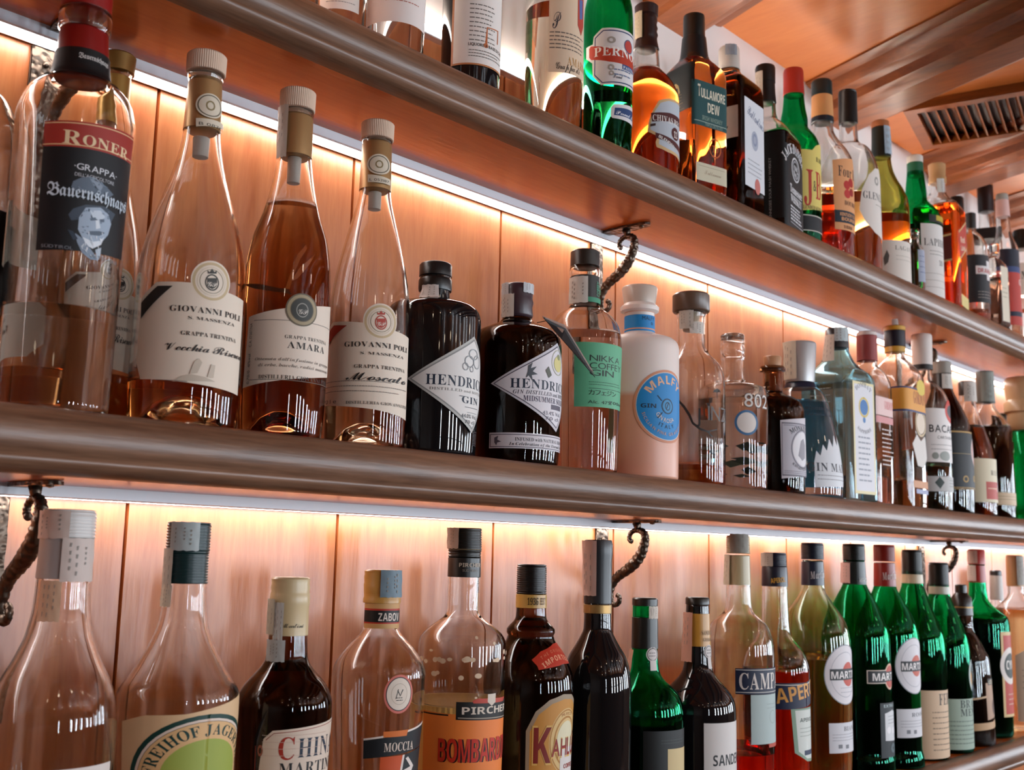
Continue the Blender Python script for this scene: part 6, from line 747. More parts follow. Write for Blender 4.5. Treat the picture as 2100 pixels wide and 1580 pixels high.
bottle({'name': 'liqueur_bottle', 'label': 'low square glass bottle with cream front label on the top shelf', 'loc': (2.7619, -0.166, 2.08), 'rot': -10, 'prof': ((25.4, 0, 0.95), (25.4, 18.9, 0.95), (25.6, 143.2, 0.95), (23.1, 158.3, 0.8), (15.8, 173.3, 0.4), (9.8, 183.4, 0), (9.8, 193.5, 0)), 'glass': 'clear', 'fill': (124.5, 'cola'), 'wall': 2.5, 'punt': 0, 'k': 1, 'solid': False, 'caps': (('cap', '#c9c9c6g', ((14.6, 183.4), (14.7, 212.4), (12.2, 216.1)), ''),), 'strips': (), 'labels': (('label', 0, 25.5, (('r', '#d9d0bc', -16, 15, 16, 154), ('l', '#a49c88', -11, 99.2, 11, 3, 11.1, 2.47)), 0),), 'shelf': 'U'})
bottle({'name': 'liqueur_bottle', 'label': 'clear bottle with black cap and white label at the right edge of top shelf', 'loc': (3.0815, -0.1361, 2.08), 'rot': 0, 'prof': ((42.2, 0, 0), (43.6, 37.6, 0), (44.1, 234.9, 0), (38.8, 255.6, 0), (26.8, 272.1, 0), (18.7, 285.9, 0), (17.4, 324.7, 0)), 'glass': 'clear', 'fill': (105.2, 'water'), 'wall': 3, 'punt': 0, 'k': 1, 'solid': False, 'caps': (('cap', '#15130f', ((24.1, 280.4), (24.1, 330.2), (21.5, 334.4)), ''),), 'strips': (), 'labels': (('label', None, 44, (('r', '#dcd2cc', -69.1, 143, 34.6, 232.4), ('t', 'R', 'MONIN', -63, 188.1, 20.3, 78.4, '#3a3834', 0)), 0),), 'shelf': 'U'})
bottle({'name': 'grappa_bottle', 'label': 'large empty clear bottle with stamped white cap, leftmost on the bottom shelf', 'loc': (0.4628, -0.1248, 1.105), 'rot': 0, 'prof': ((53, 0, 0), (54.8, 207.9, 0), (54.2, 241, 0), (51.8, 257.6, 0), (46.7, 274.4, 0), (36.4, 295.5, 0), (28.3, 316.7, 0), (24, 342.3, 0), (23.2, 363.8, 0), (22, 398.6, 0)), 'glass': 'clear', 'fill': (175.2, 'water'), 'wall': 4, 'punt': 0, 'k': 1, 'solid': False, 'caps': (('cap', '#d6d2ce', ((23.6, 401.2), (23.7, 421.4), (23, 424.9), (21.3, 426.7)), 'thread'), ('capsule', '#9c9694', ((23.9, 365.1), (23.3, 385.5), (23.2, 401.2)), '')), 'strips': (('tax_strip', '#c6b3a8', -103.9, -22.5, 424.9, 400.3, 25.3, 25.2, 0), ('tax_strip', '#cdbdb4', -34, 41.5, 401.2, 363, 25.2, 25.5, 0), ('tax_strip', '#cda98c', -74, -28.3, 363.8, 328.6, 25.1, 25.8, 0)), 'labels': (('label', None, 54.5, (('r', '#d8cec8', -36.7, 163.6, 38.1, 209.1),), 0),), 'shelf': 'B'})
bottle({'name': 'liqueur_bottle', 'label': 'clear bottle with dark green cap and cream label with green ringed oval', 'loc': (0.5871, -0.1224, 1.105), 'rot': 0, 'prof': ((52.7, 0, 0), (55.6, 184.3, 0), (57.4, 233.9, 0), (57.3, 254.5, 0), (55.2, 261.3, 0), (50.1, 268.2, 0), (37.5, 288.9, 0), (28.5, 307.5, 0), (23.1, 323.8, 0), (21.5, 335.4, 0), (20.1, 358.9, 0), (19.2, 382.6, 0)), 'glass': 'clear', 'fill': (130.9, 'amber'), 'wall': 4, 'punt': 0, 'k': 1, 'solid': False, 'caps': (('cap', '#123031', ((20.8, 360.4), (20.4, 389.7), (21.2, 392.1), (21.2, 417.9), (20.3, 419.8)), 'thread'),), 'strips': (('tax_strip', '#aeb8b8', -79.6, -4.2, 419.8, 392.1, 22.7, 22.6, 0), ('tax_strip', '#c2bcb0', -112.9, -67.9, 394, 344.8, 22.6, 22.5, 0), ('tax_strip', '#cfc6b4', -109.5, -64.4, 358.9, 338.3, 22.5, 23.4, 0)), 'labels': (('label', None, 55.9, (('p', '#dcb98e', ((-85.8, 235.1), (-58.4, 242.6), (-21.5, 243.7), (53.7, 256.5), (53.7, 50), (-78.1, 99.3))), ('e', '#0f3a32', 0, 187.9, 71.9, 54.5, 0), ('e', '#e0cfc0', 0, 187.9, 66.8, 50.6, 0), ('e', '#4a3a2c', 0, 187.9, 63.9, 48.4, 0), ('e', '#dcb37e', 0, 187.9, 63.4, 48, 0), ('e', '#9aa84a', 0, 187.9, 42.8, 32.4, 0), ('a', 'R', 'FREIHOF JAGERTEE', 0, 187.9, 35.9, 176, 4, 9.5, '#123a34', 1.32)), 0),), 'shelf': 'B'})
bottle({'name': 'liqueur_bottle', 'label': 'brown glass bottle with cream cap and ornate label with a red initial', 'loc': (0.7061, -0.1309, 1.105), 'rot': 0, 'prof': ((44.6, 0, 0), (47.2, 175.9, 0), (49, 224.4, 0), (49.1, 236.6, 0), (47.1, 246.5, 0), (40.6, 258.8, 0), (31.5, 268.7, 0), (25.4, 276.1, 0), (21.9, 283.5, 0), (20.9, 293.5, 0), (19.9, 308.4, 0), (19, 338.5, 0)), 'glass': 'brown', 'fill': None, 'wall': 3, 'punt': 0, 'k': 1, 'solid': True, 'caps': (('cap', '#cdb78c', ((20.7, 306.9), (20.3, 337), (21, 339.5), (20.6, 349.6), (19.8, 351.7), (20.6, 355.7), (19.8, 359.8), (20.3, 364.8), (19.1, 366.9)), ''),), 'strips': (('tax_strip', '#b9b6a4', -114.6, -76.6, 344.6, 308.4, 23.1, 23, 0), ('tax_strip', '#c6c6c0', -80.5, -50.6, 341.1, 303.4, 22.1, 22.5, 0), ('tax_strip', '#b4b9b6', -100.2, -41.8, 303.4, 281.5, 23.5, 23.4, 0)), 'labels': (('neck_label', None, 19.7, (('t', 'C', 'Martini', -19, 315.6, 4.9, 22.4, '#6a6250', 0),), 3), ('label', None, 47.6, (('p', '#d8c6b4', ((-48.7, 209.2), (-39.7, 217.5), (41.5, 224.6), (41.5, 113.3), (-59.8, 123.4))), ('p', '#8f3a2c', ((-46.6, 208.4), (-38.6, 215.2), (39.8, 222.4), (39.8, 221.7), (-38.6, 214.5), (-45.8, 208))), ('r', '#8f3a2c', -57.3, 142, -56.4, 202.1), ('t', 'R', 'C', -33.4, 189.7, 21.3, 16.3, '#a02c1c', 0), ('t', 'r', 'HINA', -14.2, 190.9, 18.7, 57.4, '#16263a', 0), ('t', 'r', 'MARTINI', -32.1, 175.3, 11.1, 73.6, '#1d2022', 0), ('e', '#9a5a44', -51.5, 197.9, 2.8, 5.6, 0.5), ('l', '#cbb0a2', -49.8, 212.9, 33.2, 4, 6.5, 0.47)), 0)), 'shelf': 'B'})
bottle({'name': 'liqueur_bottle', 'label': 'clear bottle with gold cap, black neck band and round white emblem', 'loc': (0.8361, -0.1275, 1.105), 'rot': 0, 'prof': ((44.8, 0, 0), (47.3, 165.2, 0), (49.4, 196.7, 0), (52.2, 239.1, 0), (52.6, 257.8, 0), (50.7, 268.6, 0), (46.4, 276.6, 0), (38.7, 287.4, 0), (29.9, 297.1, 0), (23.3, 303.6, 0), (19.9, 309, 0), (19.2, 325.3, 0), (19.5, 336.2, 0)), 'glass': 'clear', 'fill': (123.6, 'straw'), 'wall': 4, 'punt': 0, 'k': 1, 'solid': False, 'caps': (('cap', '#c08f45', ((21.4, 337.8), (21.4, 342.2), (20.6, 344.9), (20.9, 349.3), (21.5, 358.1), (20.9, 360.8), (21.5, 366.3), (20.9, 370.2), (21.2, 373.5), (20.1, 375.1)), ''),), 'strips': (('tax_strip', '#6f8490', -46.4, 31.1, 375.1, 344.9, 22.8, 23.3, 0),), 'labels': (('neck_label', None, 19.2, (('r', '#c69a62', -37, 310.3, 23.5, 338.2), ('r', '#b23426', -37, 315.6, 23.5, 332.2), ('r', '#141416', -37, 317.2, 23.5, 330.1), ('t', 'B', 'ZABOV', -16.8, 318.8, 8.6, 26.9, '#dccfc4', 0)), 0.3), ('emblem', None, 52.1, (('e', '#c96a5c', -13.6, 243, 17.5, 20.6, 0), ('e', '#22242c', -13.6, 243, 15.3, 18, 0), ('e', '#ddd0c0', -13.6, 243, 14.4, 17, 0), ('e', '#b9aa98', -13.6, 243, 9.6, 11.3, 0.95), ('p', '#2a2826', ((-18.2, 238), (-15.4, 248.2), (-14.5, 248.2), (-17.3, 238))), ('p', '#2a2826', ((-15.4, 247.2), (-12.7, 241.9), (-10, 248), (-9.1, 247.4), (-12.7, 240.4), (-16.4, 246.7))), ('l', '#2a2826', -17.3, 239, -9.1, 2, 2.6, 0.77)), 0), ('label', None, 48.4, (('p', '#15191d', ((-48.1, 194.2), (38, 207), (38, 183.8), (-48.1, 175))), ('p', '#e3d6cc', ((-48.1, 196.2), (38, 209.2), (38, 207), (-48.1, 194.2))), ('t', 'R', 'MOCCIA', -26, 182.4, 9.1, 38.4, '#dccabb', 0), ('p', '#d4702c', ((-27.4, 203.7), (1.8, 204.4), (-0.1, 197.9), (-27.1, 197.6))), ('p', '#c9501f', ((-29.5, 176.9), (-3.2, 177.8), (-8, 142.4), (-30.2, 143.8))), ('p', '#e0d4cc', ((-3.2, 177.8), (-0.5, 178), (-5.5, 142.1), (-8.6, 142.4))), ('p', '#15191d', ((-0.5, 178), (33.8, 183.5), (33.8, 135.5), (-5.5, 142.1))), ('p', '#e0d4cc', ((1.1, 173.8), (4.8, 175.4), (15.5, 164.6), (11.8, 159), (-2.3, 158.9), (-1.1, 161.8), (9.6, 164.5))), ('l', '#c47a44', -37.1, 173.9, -36.6, 1, 0.5, 0.5)), 0)), 'shelf': 'B'})
bottle({'name': 'liqueur_bottle', 'label': 'clear bottle with black cap, creamy egg liqueur and orange label with red letters', 'loc': (0.9676, -0.1268, 1.105), 'rot': 0, 'prof': ((49.5, 0, 0), (51.2, 144.3, 0), (53, 241, 0), (53.5, 284.3, 0), (52.4, 291.9, 0), (47.7, 300, 0), (39.4, 307.6, 0), (28.7, 315.2, 0), (22.1, 321.1, 0), (20, 328.1, 0), (19.8, 363.4, 0), (19.3, 399, 0)), 'glass': 'clear', 'fill': (218.1, 'cream'), 'wall': 3.5, 'punt': 0, 'k': 1, 'solid': False, 'caps': (('cap', '#16140f', ((20.2, 390.7), (20.2, 397.9), (21.1, 400.2), (20.5, 423), (20.3, 426.6)), 'thread'), ('capsule', '#131211', ((20.5, 367), (20.4, 390.7)), ''), ('cap_ring', '#b9a078', ((20.9, 400.2), (20.9, 401.4)), '')), 'strips': (('tax_strip', '#b9a898', -123.4, -65.3, 426.6, 401.4, 22.9, 22.8, 0),), 'labels': (('foam_residue', None, 53.1, (('e', '#d9bfa0', -23.2, 229.2, 1.7, 1.3, 0), ('e', '#d9bfa0', 24.1, 279.8, 3.5, 2.9, 0), ('e', '#d9bfa0', -101.1, 270.5, 4.7, 3, 0), ('e', '#d9bfa0', -91.8, 269, 2.8, 1.5, 0), ('e', '#d9bfa0', -115, 266.9, 3.5, 1.8, 0), ('e', '#d9bfa0', -36.2, 272.5, 5.4, 3, 0), ('e', '#d9bfa0', -71.4, 272.3, 3.1, 1.8, 0), ('e', '#d9bfa0', -28.7, 272.5, 3.6, 2.7, 0), ('e', '#d9bfa0', -68.6, 271.9, 3.3, 3, 0), ('e', '#d9bfa0', -55.6, 272.6, 3.1, 2.1, 0), ('e', '#d9bfa0', -23.2, 297.7, 2, 1.9, 0), ('e', '#d9bfa0', -38, 272, 1.9, 2.8, 0), ('e', '#d9bfa0', 24.1, 272.4, 3.4, 1.9, 0), ('e', '#d9bfa0', -35.2, 274.2, 3.8, 2.4, 0), ('e', '#d9bfa0', -70.5, 256.7, 2.7, 2.2, 0), ('e', '#d9bfa0', -80.7, 281.8, 2.9, 1.5, 0), ('e', '#d9bfa0', -21.3, 254.1, 4.4, 2.9, 0), ('e', '#d9bfa0', 0.9, 290.9, 2.2, 1.8, 0), ('e', '#d9bfa0', 32.5, 278, 2.9, 2.6, 0), ('e', '#d9bfa0', -75.1, 255.3, 4.5, 3, 0), ('e', '#d9bfa0', -41.7, 251.9, 3.1, 2.8, 0), ('e', '#d9bfa0', 0.9, 271.1, 2.9, 1.9, 0), ('e', '#d9bfa0', -74.2, 271.5, 3.3, 3, 0), ('e', '#d9bfa0', -89, 268.7, 3.2, 2.5, 0), ('e', '#d9bfa0', 5.6, 271.4, 4.4, 2.6, 0), ('e', '#d9bfa0', -64, 270.5, 3.9, 3, 0)), -0.1), ('neck_label', None, 19.5, (('t', 'B', 'PIRCHER', -21.2, 379.5, 4.7, 28, '#bcae9c', 0), ('t', 'S', 'SÜDTIROL', -17.1, 373.8, 2.9, 18.8, '#8f8578', 0)), 0.8), ('label', None, 51.7, (('p', '#e87f34', ((-90.3, 212.2), (43.3, 207.1), (43.3, 16.8), (-90.3, 24.6))), ('p', '#1b1512', ((-90.3, 210.5), (-54.2, 210), (-54.2, 208.3), (-90.3, 208.9))), ('p', '#14110f', ((-45.3, 224.6), (37.9, 223.9), (37.9, 202.2), (-45.2, 204.3))), ('p', '#a89a88', ((-43, 207.1), (36.1, 204.7), (36.1, 203.6), (-43, 206))), ('t', 'B', 'PIRCHER', -38.6, 210.5, 8.2, 74.7, '#d6c9b8', 0), ('p', '#b9402c', ((-27.1, 225.8), (-19.9, 228.4), (21.7, 226.9), (30.7, 227), (25.3, 222), (0, 222.3), (-25.3, 223))), ('p', '#d3c6b6', ((-7.2, 232.8), (5.4, 233), (5.4, 222.9), (-0.9, 219), (-7.2, 223.9))), ('t', 'B', 'BOMBARDINO', -63.8, 156.3, 26, 119.8, '#2a0f0a', 0), ('t', 'B', 'BOMBARDINO', -65.7, 156.7, 26, 119.9, '#c22a12', 0)), 0)), 'shelf': 'B'})
bottle({'name': 'liqueur_bottle', 'label': 'dark brown bottle with black screw cap, yellow neck band and red ribbon label', 'loc': (1.0979, -0.1223, 1.105), 'rot': 0, 'prof': ((52, 0, 0), (53.9, 122.3, 0), (56.9, 201.2, 0), (57.7, 222.7, 0), (56.5, 238.1, 0), (50.9, 256.6, 0), (42.1, 272.1, 0), (31.9, 286.5, 0), (30, 292.1, 0), (31.9, 295.8, 0), (31.6, 300.2, 0), (28.1, 304.6, 0), (23, 309.6, 0), (20.2, 315.9, 0), (19.6, 328.4, 0), (19, 363.2, 0)), 'glass': 'brown', 'fill': None, 'wall': 3, 'punt': 0, 'k': 1, 'solid': True, 'caps': (('cap', '#14100e', ((19.6, 344.8), (19.9, 348), (19.7, 380.9), (18.7, 383.5)), 'thread'), ('neck_band', '#c0974a', ((20.4, 327.2), (20.3, 344.8)), '')), 'strips': (), 'labels': (('neck_label', None, 19.5, (('t', 'R', '1936', -21.1, 331.7, 8.7, 13.6, '#2a1c12', 0), ('t', 'B', 'EST.', -4.1, 331.9, 8.7, 8.8, '#6a4a28', 0)), 0.9), ('ribbon_label', None, 47.4, (('p', '#b8341f', ((-38, 264.7), (-24.8, 274.5), (8.3, 283.1), (33.1, 284), (37.2, 257.5), (8.3, 258.7), (-16.5, 255.1), (-29.8, 252.8), (-31.4, 257.6))), ('a', 'B', 'IMPORTED', 6.6, 212.9, 51.2, 125, 65, 6, '#e6a884', 1), ('a', 'S', 'THE ORIGINAL', 6.6, 212.9, 60.8, 122, 68, 3.6, '#d98a68', 1)), 0), ('label', None, 55.7, (('p', '#9c8a72', ((-50.6, 132.5), (-50.6, 179.1), (-38.9, 202.8), (-21.4, 216.7), (0, 222.7), (19.5, 220.9), (48.6, 204.6), (58.4, 108.2), (58.4, 18.1), (-50.6, 35.1))), ('p', '#c48a3a', ((-45.7, 132.6), (-45.7, 178), (-35, 199.2), (-17.5, 211.8), (1.9, 216.5), (19.5, 214.9), (53.5, 194.7), (53.5, 19.3), (-45.7, 35.3))), ('e', '#d9b87a', 9.7, 164.4, 30.3, 40.4, 0), ('e', '#b07a34', 9.7, 164.4, 29.4, 39.2, 0.95), ('e', '#b07a34', 9.7, 164.4, 23.2, 30.9, 0.92), ('e', '#ddd6b4', 9.7, 164.4, 18.7, 25, 0), ('a', 'S', 'MEXICO', 9.7, 164.4, 32.1, 110, 70, 3.6, '#a5652c', 1), ('r', '#d8d2cc', -1.9, 95.4, 38.9, 156.9), ('t', 'B', 'K', -42.8, 137.9, 47.6, 27.2, '#d9b060', 0), ('t', 'b', 'AHLÚA', -17.5, 145.3, 24.5, 68.1, '#d9b060', 0), ('t', 'B', 'K', -40.9, 140.2, 43, 24.3, '#7a1a10', 0), ('t', 'b', 'AHLÚA', -16.5, 147.6, 21, 65.2, '#8a1c12', 0), ('t', 'B', 'COFFEE', 5.8, 131.2, 5.3, 25.3, '#9a2c1c', 0)), 0)), 'shelf': 'B'})
bottle({'name': 'liqueur_bottle', 'label': 'plain black bottle with long dark grey capsule, bottom shelf below the scroll bracket', 'loc': (1.2259, -0.1323, 1.105), 'rot': 0, 'prof': ((46, 0, 0), (46.9, 120.9, 0), (47.7, 211.3, 0), (46.7, 230.8, 0), (44.5, 243.9, 0), (39.1, 260.4, 0), (31.1, 273.5, 0), (23.7, 286.7, 0), (19.6, 296.7, 0), (19, 309.9, 0), (18.4, 356.6, 0)), 'glass': 'black', 'fill': None, 'wall': 3, 'punt': 0, 'k': 1, 'solid': True, 'caps': (('capsule', '#26282c', ((19.7, 331.2), (19.5, 390.3), (20.5, 398.4), (20.5, 411.9), (19.2, 418.7)), ''), ('gold_band', '#a3814cm', ((19.7, 317.9), (19.7, 329.9)), '')), 'strips': (('tax_strip', '#c0a398', -130.2, -57.5, 417.4, 341.9, 23.1, 21.6, 0),), 'labels': (), 'shelf': 'B'})
bottle({'name': 'port_bottle', 'label': 'green bottle with black stopper and round white seal on its neck', 'loc': (1.3503, -0.123, 1.105), 'rot': 0, 'prof': ((54.6, 0, 0), (55.8, 105.3, 0), (56.9, 170.3, 0), (55.6, 184, 0), (51.3, 195.8, 0), (42.8, 206.9, 0), (31.4, 216.6, 0), (24.3, 224.9, 0), (20.8, 236, 0), (18.7, 264, 0), (18, 306.2, 0), (18, 323.8, 0), (17.3, 330.9, 0)), 'glass': 'green', 'fill': (160, 'cola'), 'wall': 3.5, 'punt': 0, 'k': 1, 'solid': False, 'caps': (('stopper', '#17150f', ((18.8, 325.3), (18.8, 335.2), (17.3, 337.3)), ''), ('capsule', '#14130f', ((19.7, 264), (19.1, 309)), '')), 'strips': (('tax_strip', '#c7bdb0', -36.7, 17.7, 325.3, 307.6, 20, 20, 0), ('tax_strip', '#c79a84', -144.1, -102.7, 262.6, 229.1, 22, 27.7, 0)), 'labels': (('seal_sticker', None, 19.5, (('e', '#cfc8c4', -6.1, 256.6, 10.4, 10.4, 0), ('e', '#55504e', -6.1, 256.6, 9, 9, 0.88), ('l', '#6a6462', -12.2, 258.7, 0, 2, 4.2, 1.04), ('r', '#cfc8c4', -10.9, 233.9, -0.7, 248.3)), 0.8), ('label', None, 55.8, (('r', '#0e1110', -54.5, 30.3, 43.8, 154.5), ('l', '#3a4440', -29.2, 141.5, 39, 2, 4, 0.79), ('p', '#cbb684', ((-18.5, 129.8), (33.1, 128.4), (33.1, 47.6), (-18.5, 55.7)))), 0)), 'shelf': 'B'})
bottle({'name': 'port_bottle', 'label': 'black bottle with black stopper, yellow neck label and white front label', 'loc': (1.492, -0.1217, 1.105), 'rot': 0, 'prof': ((55.9, 0, 0), (57.1, 81.6, 0), (58.3, 161.5, 0), (56.8, 176.2, 0), (50.1, 190.9, 0), (41, 201.9, 0), (30.4, 213, 0), (23.6, 224.1, 0), (21, 238.9, 0), (19.9, 261.2, 0), (18.4, 309.9, 0), (17.7, 325, 0)), 'glass': 'black', 'fill': None, 'wall': 3, 'punt': 0, 'k': 1, 'solid': True, 'caps': (('stopper', '#17150f', ((18.8, 325), (18.8, 334), (17.7, 336.3)), ''), ('capsule', '#c08a34', ((20.6, 261.2), (19.5, 287.4), (19, 311.4)), '')), 'strips': (('tax_strip', '#cf9f8c', -135.3, -77.2, 312.9, 238.2, 22, 26.4, 0),), 'labels': (('neck_label', None, 19.4, (('t', 'r', 'SANDEMAN', -13.6, 279.1, 6.7, 27.1, '#5a3c18', 0), ('t', 'r', 'GEORGE', -11.5, 269.5, 5.2, 21, '#5a3c18', 0)), 0.8), ('seal_sticker', None, 20.5, (('e', '#cfc8c4', 0, 253.8, 10.3, 10.3, 0), ('e', '#55504e', 0, 253.8, 8.9, 8.9, 0.88), ('l', '#6a6462', -5.7, 256.2, 5.7, 2, 4.4, 1.11), ('r', '#cfc8c4', -4.3, 228.3, 4.3, 245.9)), 0.8), ('label', None, 57.2, (('r', '#d4d0cc', -48, 29.5, 44.9, 152.3), ('t', 'B', 'SANDEMAN', -34.2, 90.6, 15.4, 92.1, '#1b1c1e', 0)), 0)), 'shelf': 'B'})
bottle({'name': 'bitter_bottle', 'label': 'clear bottle with tax stamped cream cap and navy band label, red remains', 'loc': (1.612, -0.123, 1.105), 'rot': 0, 'prof': ((54.1, 0, 0), (55.2, 75.1, 0), (56.8, 159.2, 0), (57.2, 244.4, 0), (56.1, 261.6, 0), (52.2, 275.7, 0), (46.6, 289.9, 0), (32.2, 303.3, 0), (24.2, 311.1, 0), (21.4, 323, 0), (20.2, 350.8, 0), (18.7, 402.7, 0)), 'glass': 'clear', 'fill': (90.3, 'redbitter'), 'wall': 3.5, 'punt': 0, 'k': 1, 'solid': False, 'caps': (('capsule', '#b8aa84', ((20.2, 354.7), (19.3, 402.7)), ''), ('cap', '#a89c7c', ((19.9, 405.9), (19.1, 433.2), (17.9, 436.4)), 'thread')), 'strips': (('tax_strip', '#8d8a80', -95.7, -10.2, 438, 407.5, 21.7, 21.6, 0), ('tax_strip', '#c4bca8', -148.8, -95.7, 404.3, 354.7, 22.4, 24.7, 0)), 'labels': (('label', None, 57, (('r', '#16213c', -64.5, 185.4, 44.8, 225.3), ('l', '#c9c6c0', -63.6, 223, 44.8, 1, 0.8, 1.13), ('l', '#c9c6c0', -63.9, 188.4, 44.8, 1, 0.8, 1.13), ('t', 'R', 'CAMPARI', -58.6, 193.2, 24.8, 118.2, '#dcd4cc', 0)), 0.2), ('lower_label', None, 56.4, (('r', '#a9bab8', -40, 108.8, 44.3, 184.6), ('r', '#b4452f', -5.9, 102.8, 44.3, 108.7), ('e', '#9aaaa8', 5.9, 149.5, 9.5, 10.6, 0.85), ('r', '#c9a04a', 23.6, 118.7, 29.5, 129.3), ('l', '#8fa09e', -9.8, 169.6, 35.4, 2, 6, 0.75)), 0)), 'shelf': 'B'})
bottle({'name': 'bitter_bottle', 'label': 'clear bottle of orange red bitter with navy cap and slanted blue band label', 'loc': (1.7292, -0.1242, 1.105), 'rot': 0, 'prof': ((52.6, 0, 0), (53.7, 61.8, 0), (55.7, 149.7, 0), (56, 210.4, 0), (53.5, 226.6, 0), (46.9, 243, 0), (36.9, 255.2, 0), (27.7, 267.5, 0), (24.4, 279.9, 0), (22.7, 312.8, 0), (21.5, 350.1, 0), (19.5, 396, 0)), 'glass': 'clear', 'fill': (212.8, 'aperol'), 'wall': 3.5, 'punt': 0, 'k': 1, 'solid': False, 'caps': (('cap', '#161a2e', ((21.2, 386), (20.8, 406.1), (19.5, 409.5)), 'thread'), ('capsule', '#12152a', ((22.5, 351.8), (21.9, 381), (21.2, 386)), '')), 'strips': (('tax_strip', '#b4b0a8', -139.1, -66.3, 408.6, 386, 23.4, 23.4, 0),), 'labels': (('neck_label', None, 21, (('t', 'B', 'APEROL', -27.5, 357, 8.3, 23.9, '#cf9a3a', 8),), 1), ('label', None, 55.8, (('p', '#141d3c', ((-92.5, 194.9), (-39, 194.8), (0, 195.2), (43.8, 204.1), (43.8, 163.6), (0, 155.6), (-39, 152.5), (-92.5, 152.2))), ('p', '#c9c4bc', ((-92.5, 192.5), (-39, 192.5), (0, 192.8), (43.8, 201.6), (43.8, 200), (0, 191.2), (-39, 190.9), (-92.5, 190.9))), ('t', 'B', 'APEROL', -58.4, 161.3, 23.5, 109.1, '#d79a4a', 9)), 0.2), ('lower_label', None, 54.7, (('p', '#7f9a84', ((-34.4, 153.1), (43, 154.7), (43, 64.2), (0, 67.7), (-28.6, 83))), ('p', '#cdd3cc', ((-26.7, 150.7), (43, 150.6), (43, 69), (0, 72.4), (-21, 85))), ('t', 'B', 'APEROL', -17.2, 131.5, 6.3, 40.1, '#3a4a44', 0), ('l', '#8a948e', -17.2, 121.4, 28.6, 3, 6.2, 0.94), ('r', '#2a3450', -7.6, 77.9, 38.2, 85.6)), 0)), 'shelf': 'B'})
bottle({'name': 'vermouth_bottle', 'label': 'pale clear vermouth bottle with navy cap and white oval label', 'loc': (1.8842, -0.1153, 1.105), 'rot': 0, 'prof': ((61.2, 0, 0), (62.3, 51.1, 0), (64.5, 136.1, 0), (65, 248.1, 0), (63.3, 267.3, 0), (58.1, 286.5, 0), (49.2, 302.3, 0), (37.6, 318.1, 0), (26.9, 333.9, 0), (22, 344.5, 0), (20.2, 357.8, 0), (18.9, 397.7, 0)), 'glass': 'palegreen', 'fill': (223.8, 'vermouth'), 'wall': 3.5, 'punt': 0, 'k': 1, 'solid': False, 'caps': (('cap', '#161d2c', ((20.7, 399.5), (20.8, 426.2), (19, 429.8)), 'thread'), ('capsule', '#171f33', ((20.8, 352.5), (19.8, 395.9)), '')), 'strips': (), 'labels': (('neck_label', None, 19.8, (('t', 'I', 'Martini', -24.8, 364.2, 13.2, 28.3, '#d0d0d2', 6),), 1), ('label', None, 64.8, (('e', '#8f949c', -7.9, 198.8, 47, 52.2, 0), ('e', '#dcd9dc', -7.9, 198.8, 45.5, 50.5, 0), ('e', '#b9b9c0', -7.9, 198.8, 35.6, 39.6, 0.96), ('e', '#c0442e', 0, 199.2, 17.9, 21.1, 0), ('r', '#16181c', -44.1, 189.6, 38.4, 208.8), ('t', 'B', 'MARTINI', -41.8, 192.1, 12.5, 82.5, '#e4e0de', 0), ('l', '#b4b4bc', -22.6, 176, 22.6, 2, 7.5, 1.25)), 0), ('lower_label', None, 63.1, (('r', '#d2d3d8', -46.2, 65.4, 49.5, 116.4), ('t', 'R', 'BIANCO', -15.4, 102.3, 7.5, 52.8, '#55585e', 0), ('l', '#9a9ca4', -39.6, 96.6, 39.6, 3, 4.9, 0.99), ('r', '#77797f', -28.6, 73.3, -19.8, 79.9), ('r', '#77797f', -11, 72.2, -2.2, 78.8)), 0)), 'shelf': 'B'})
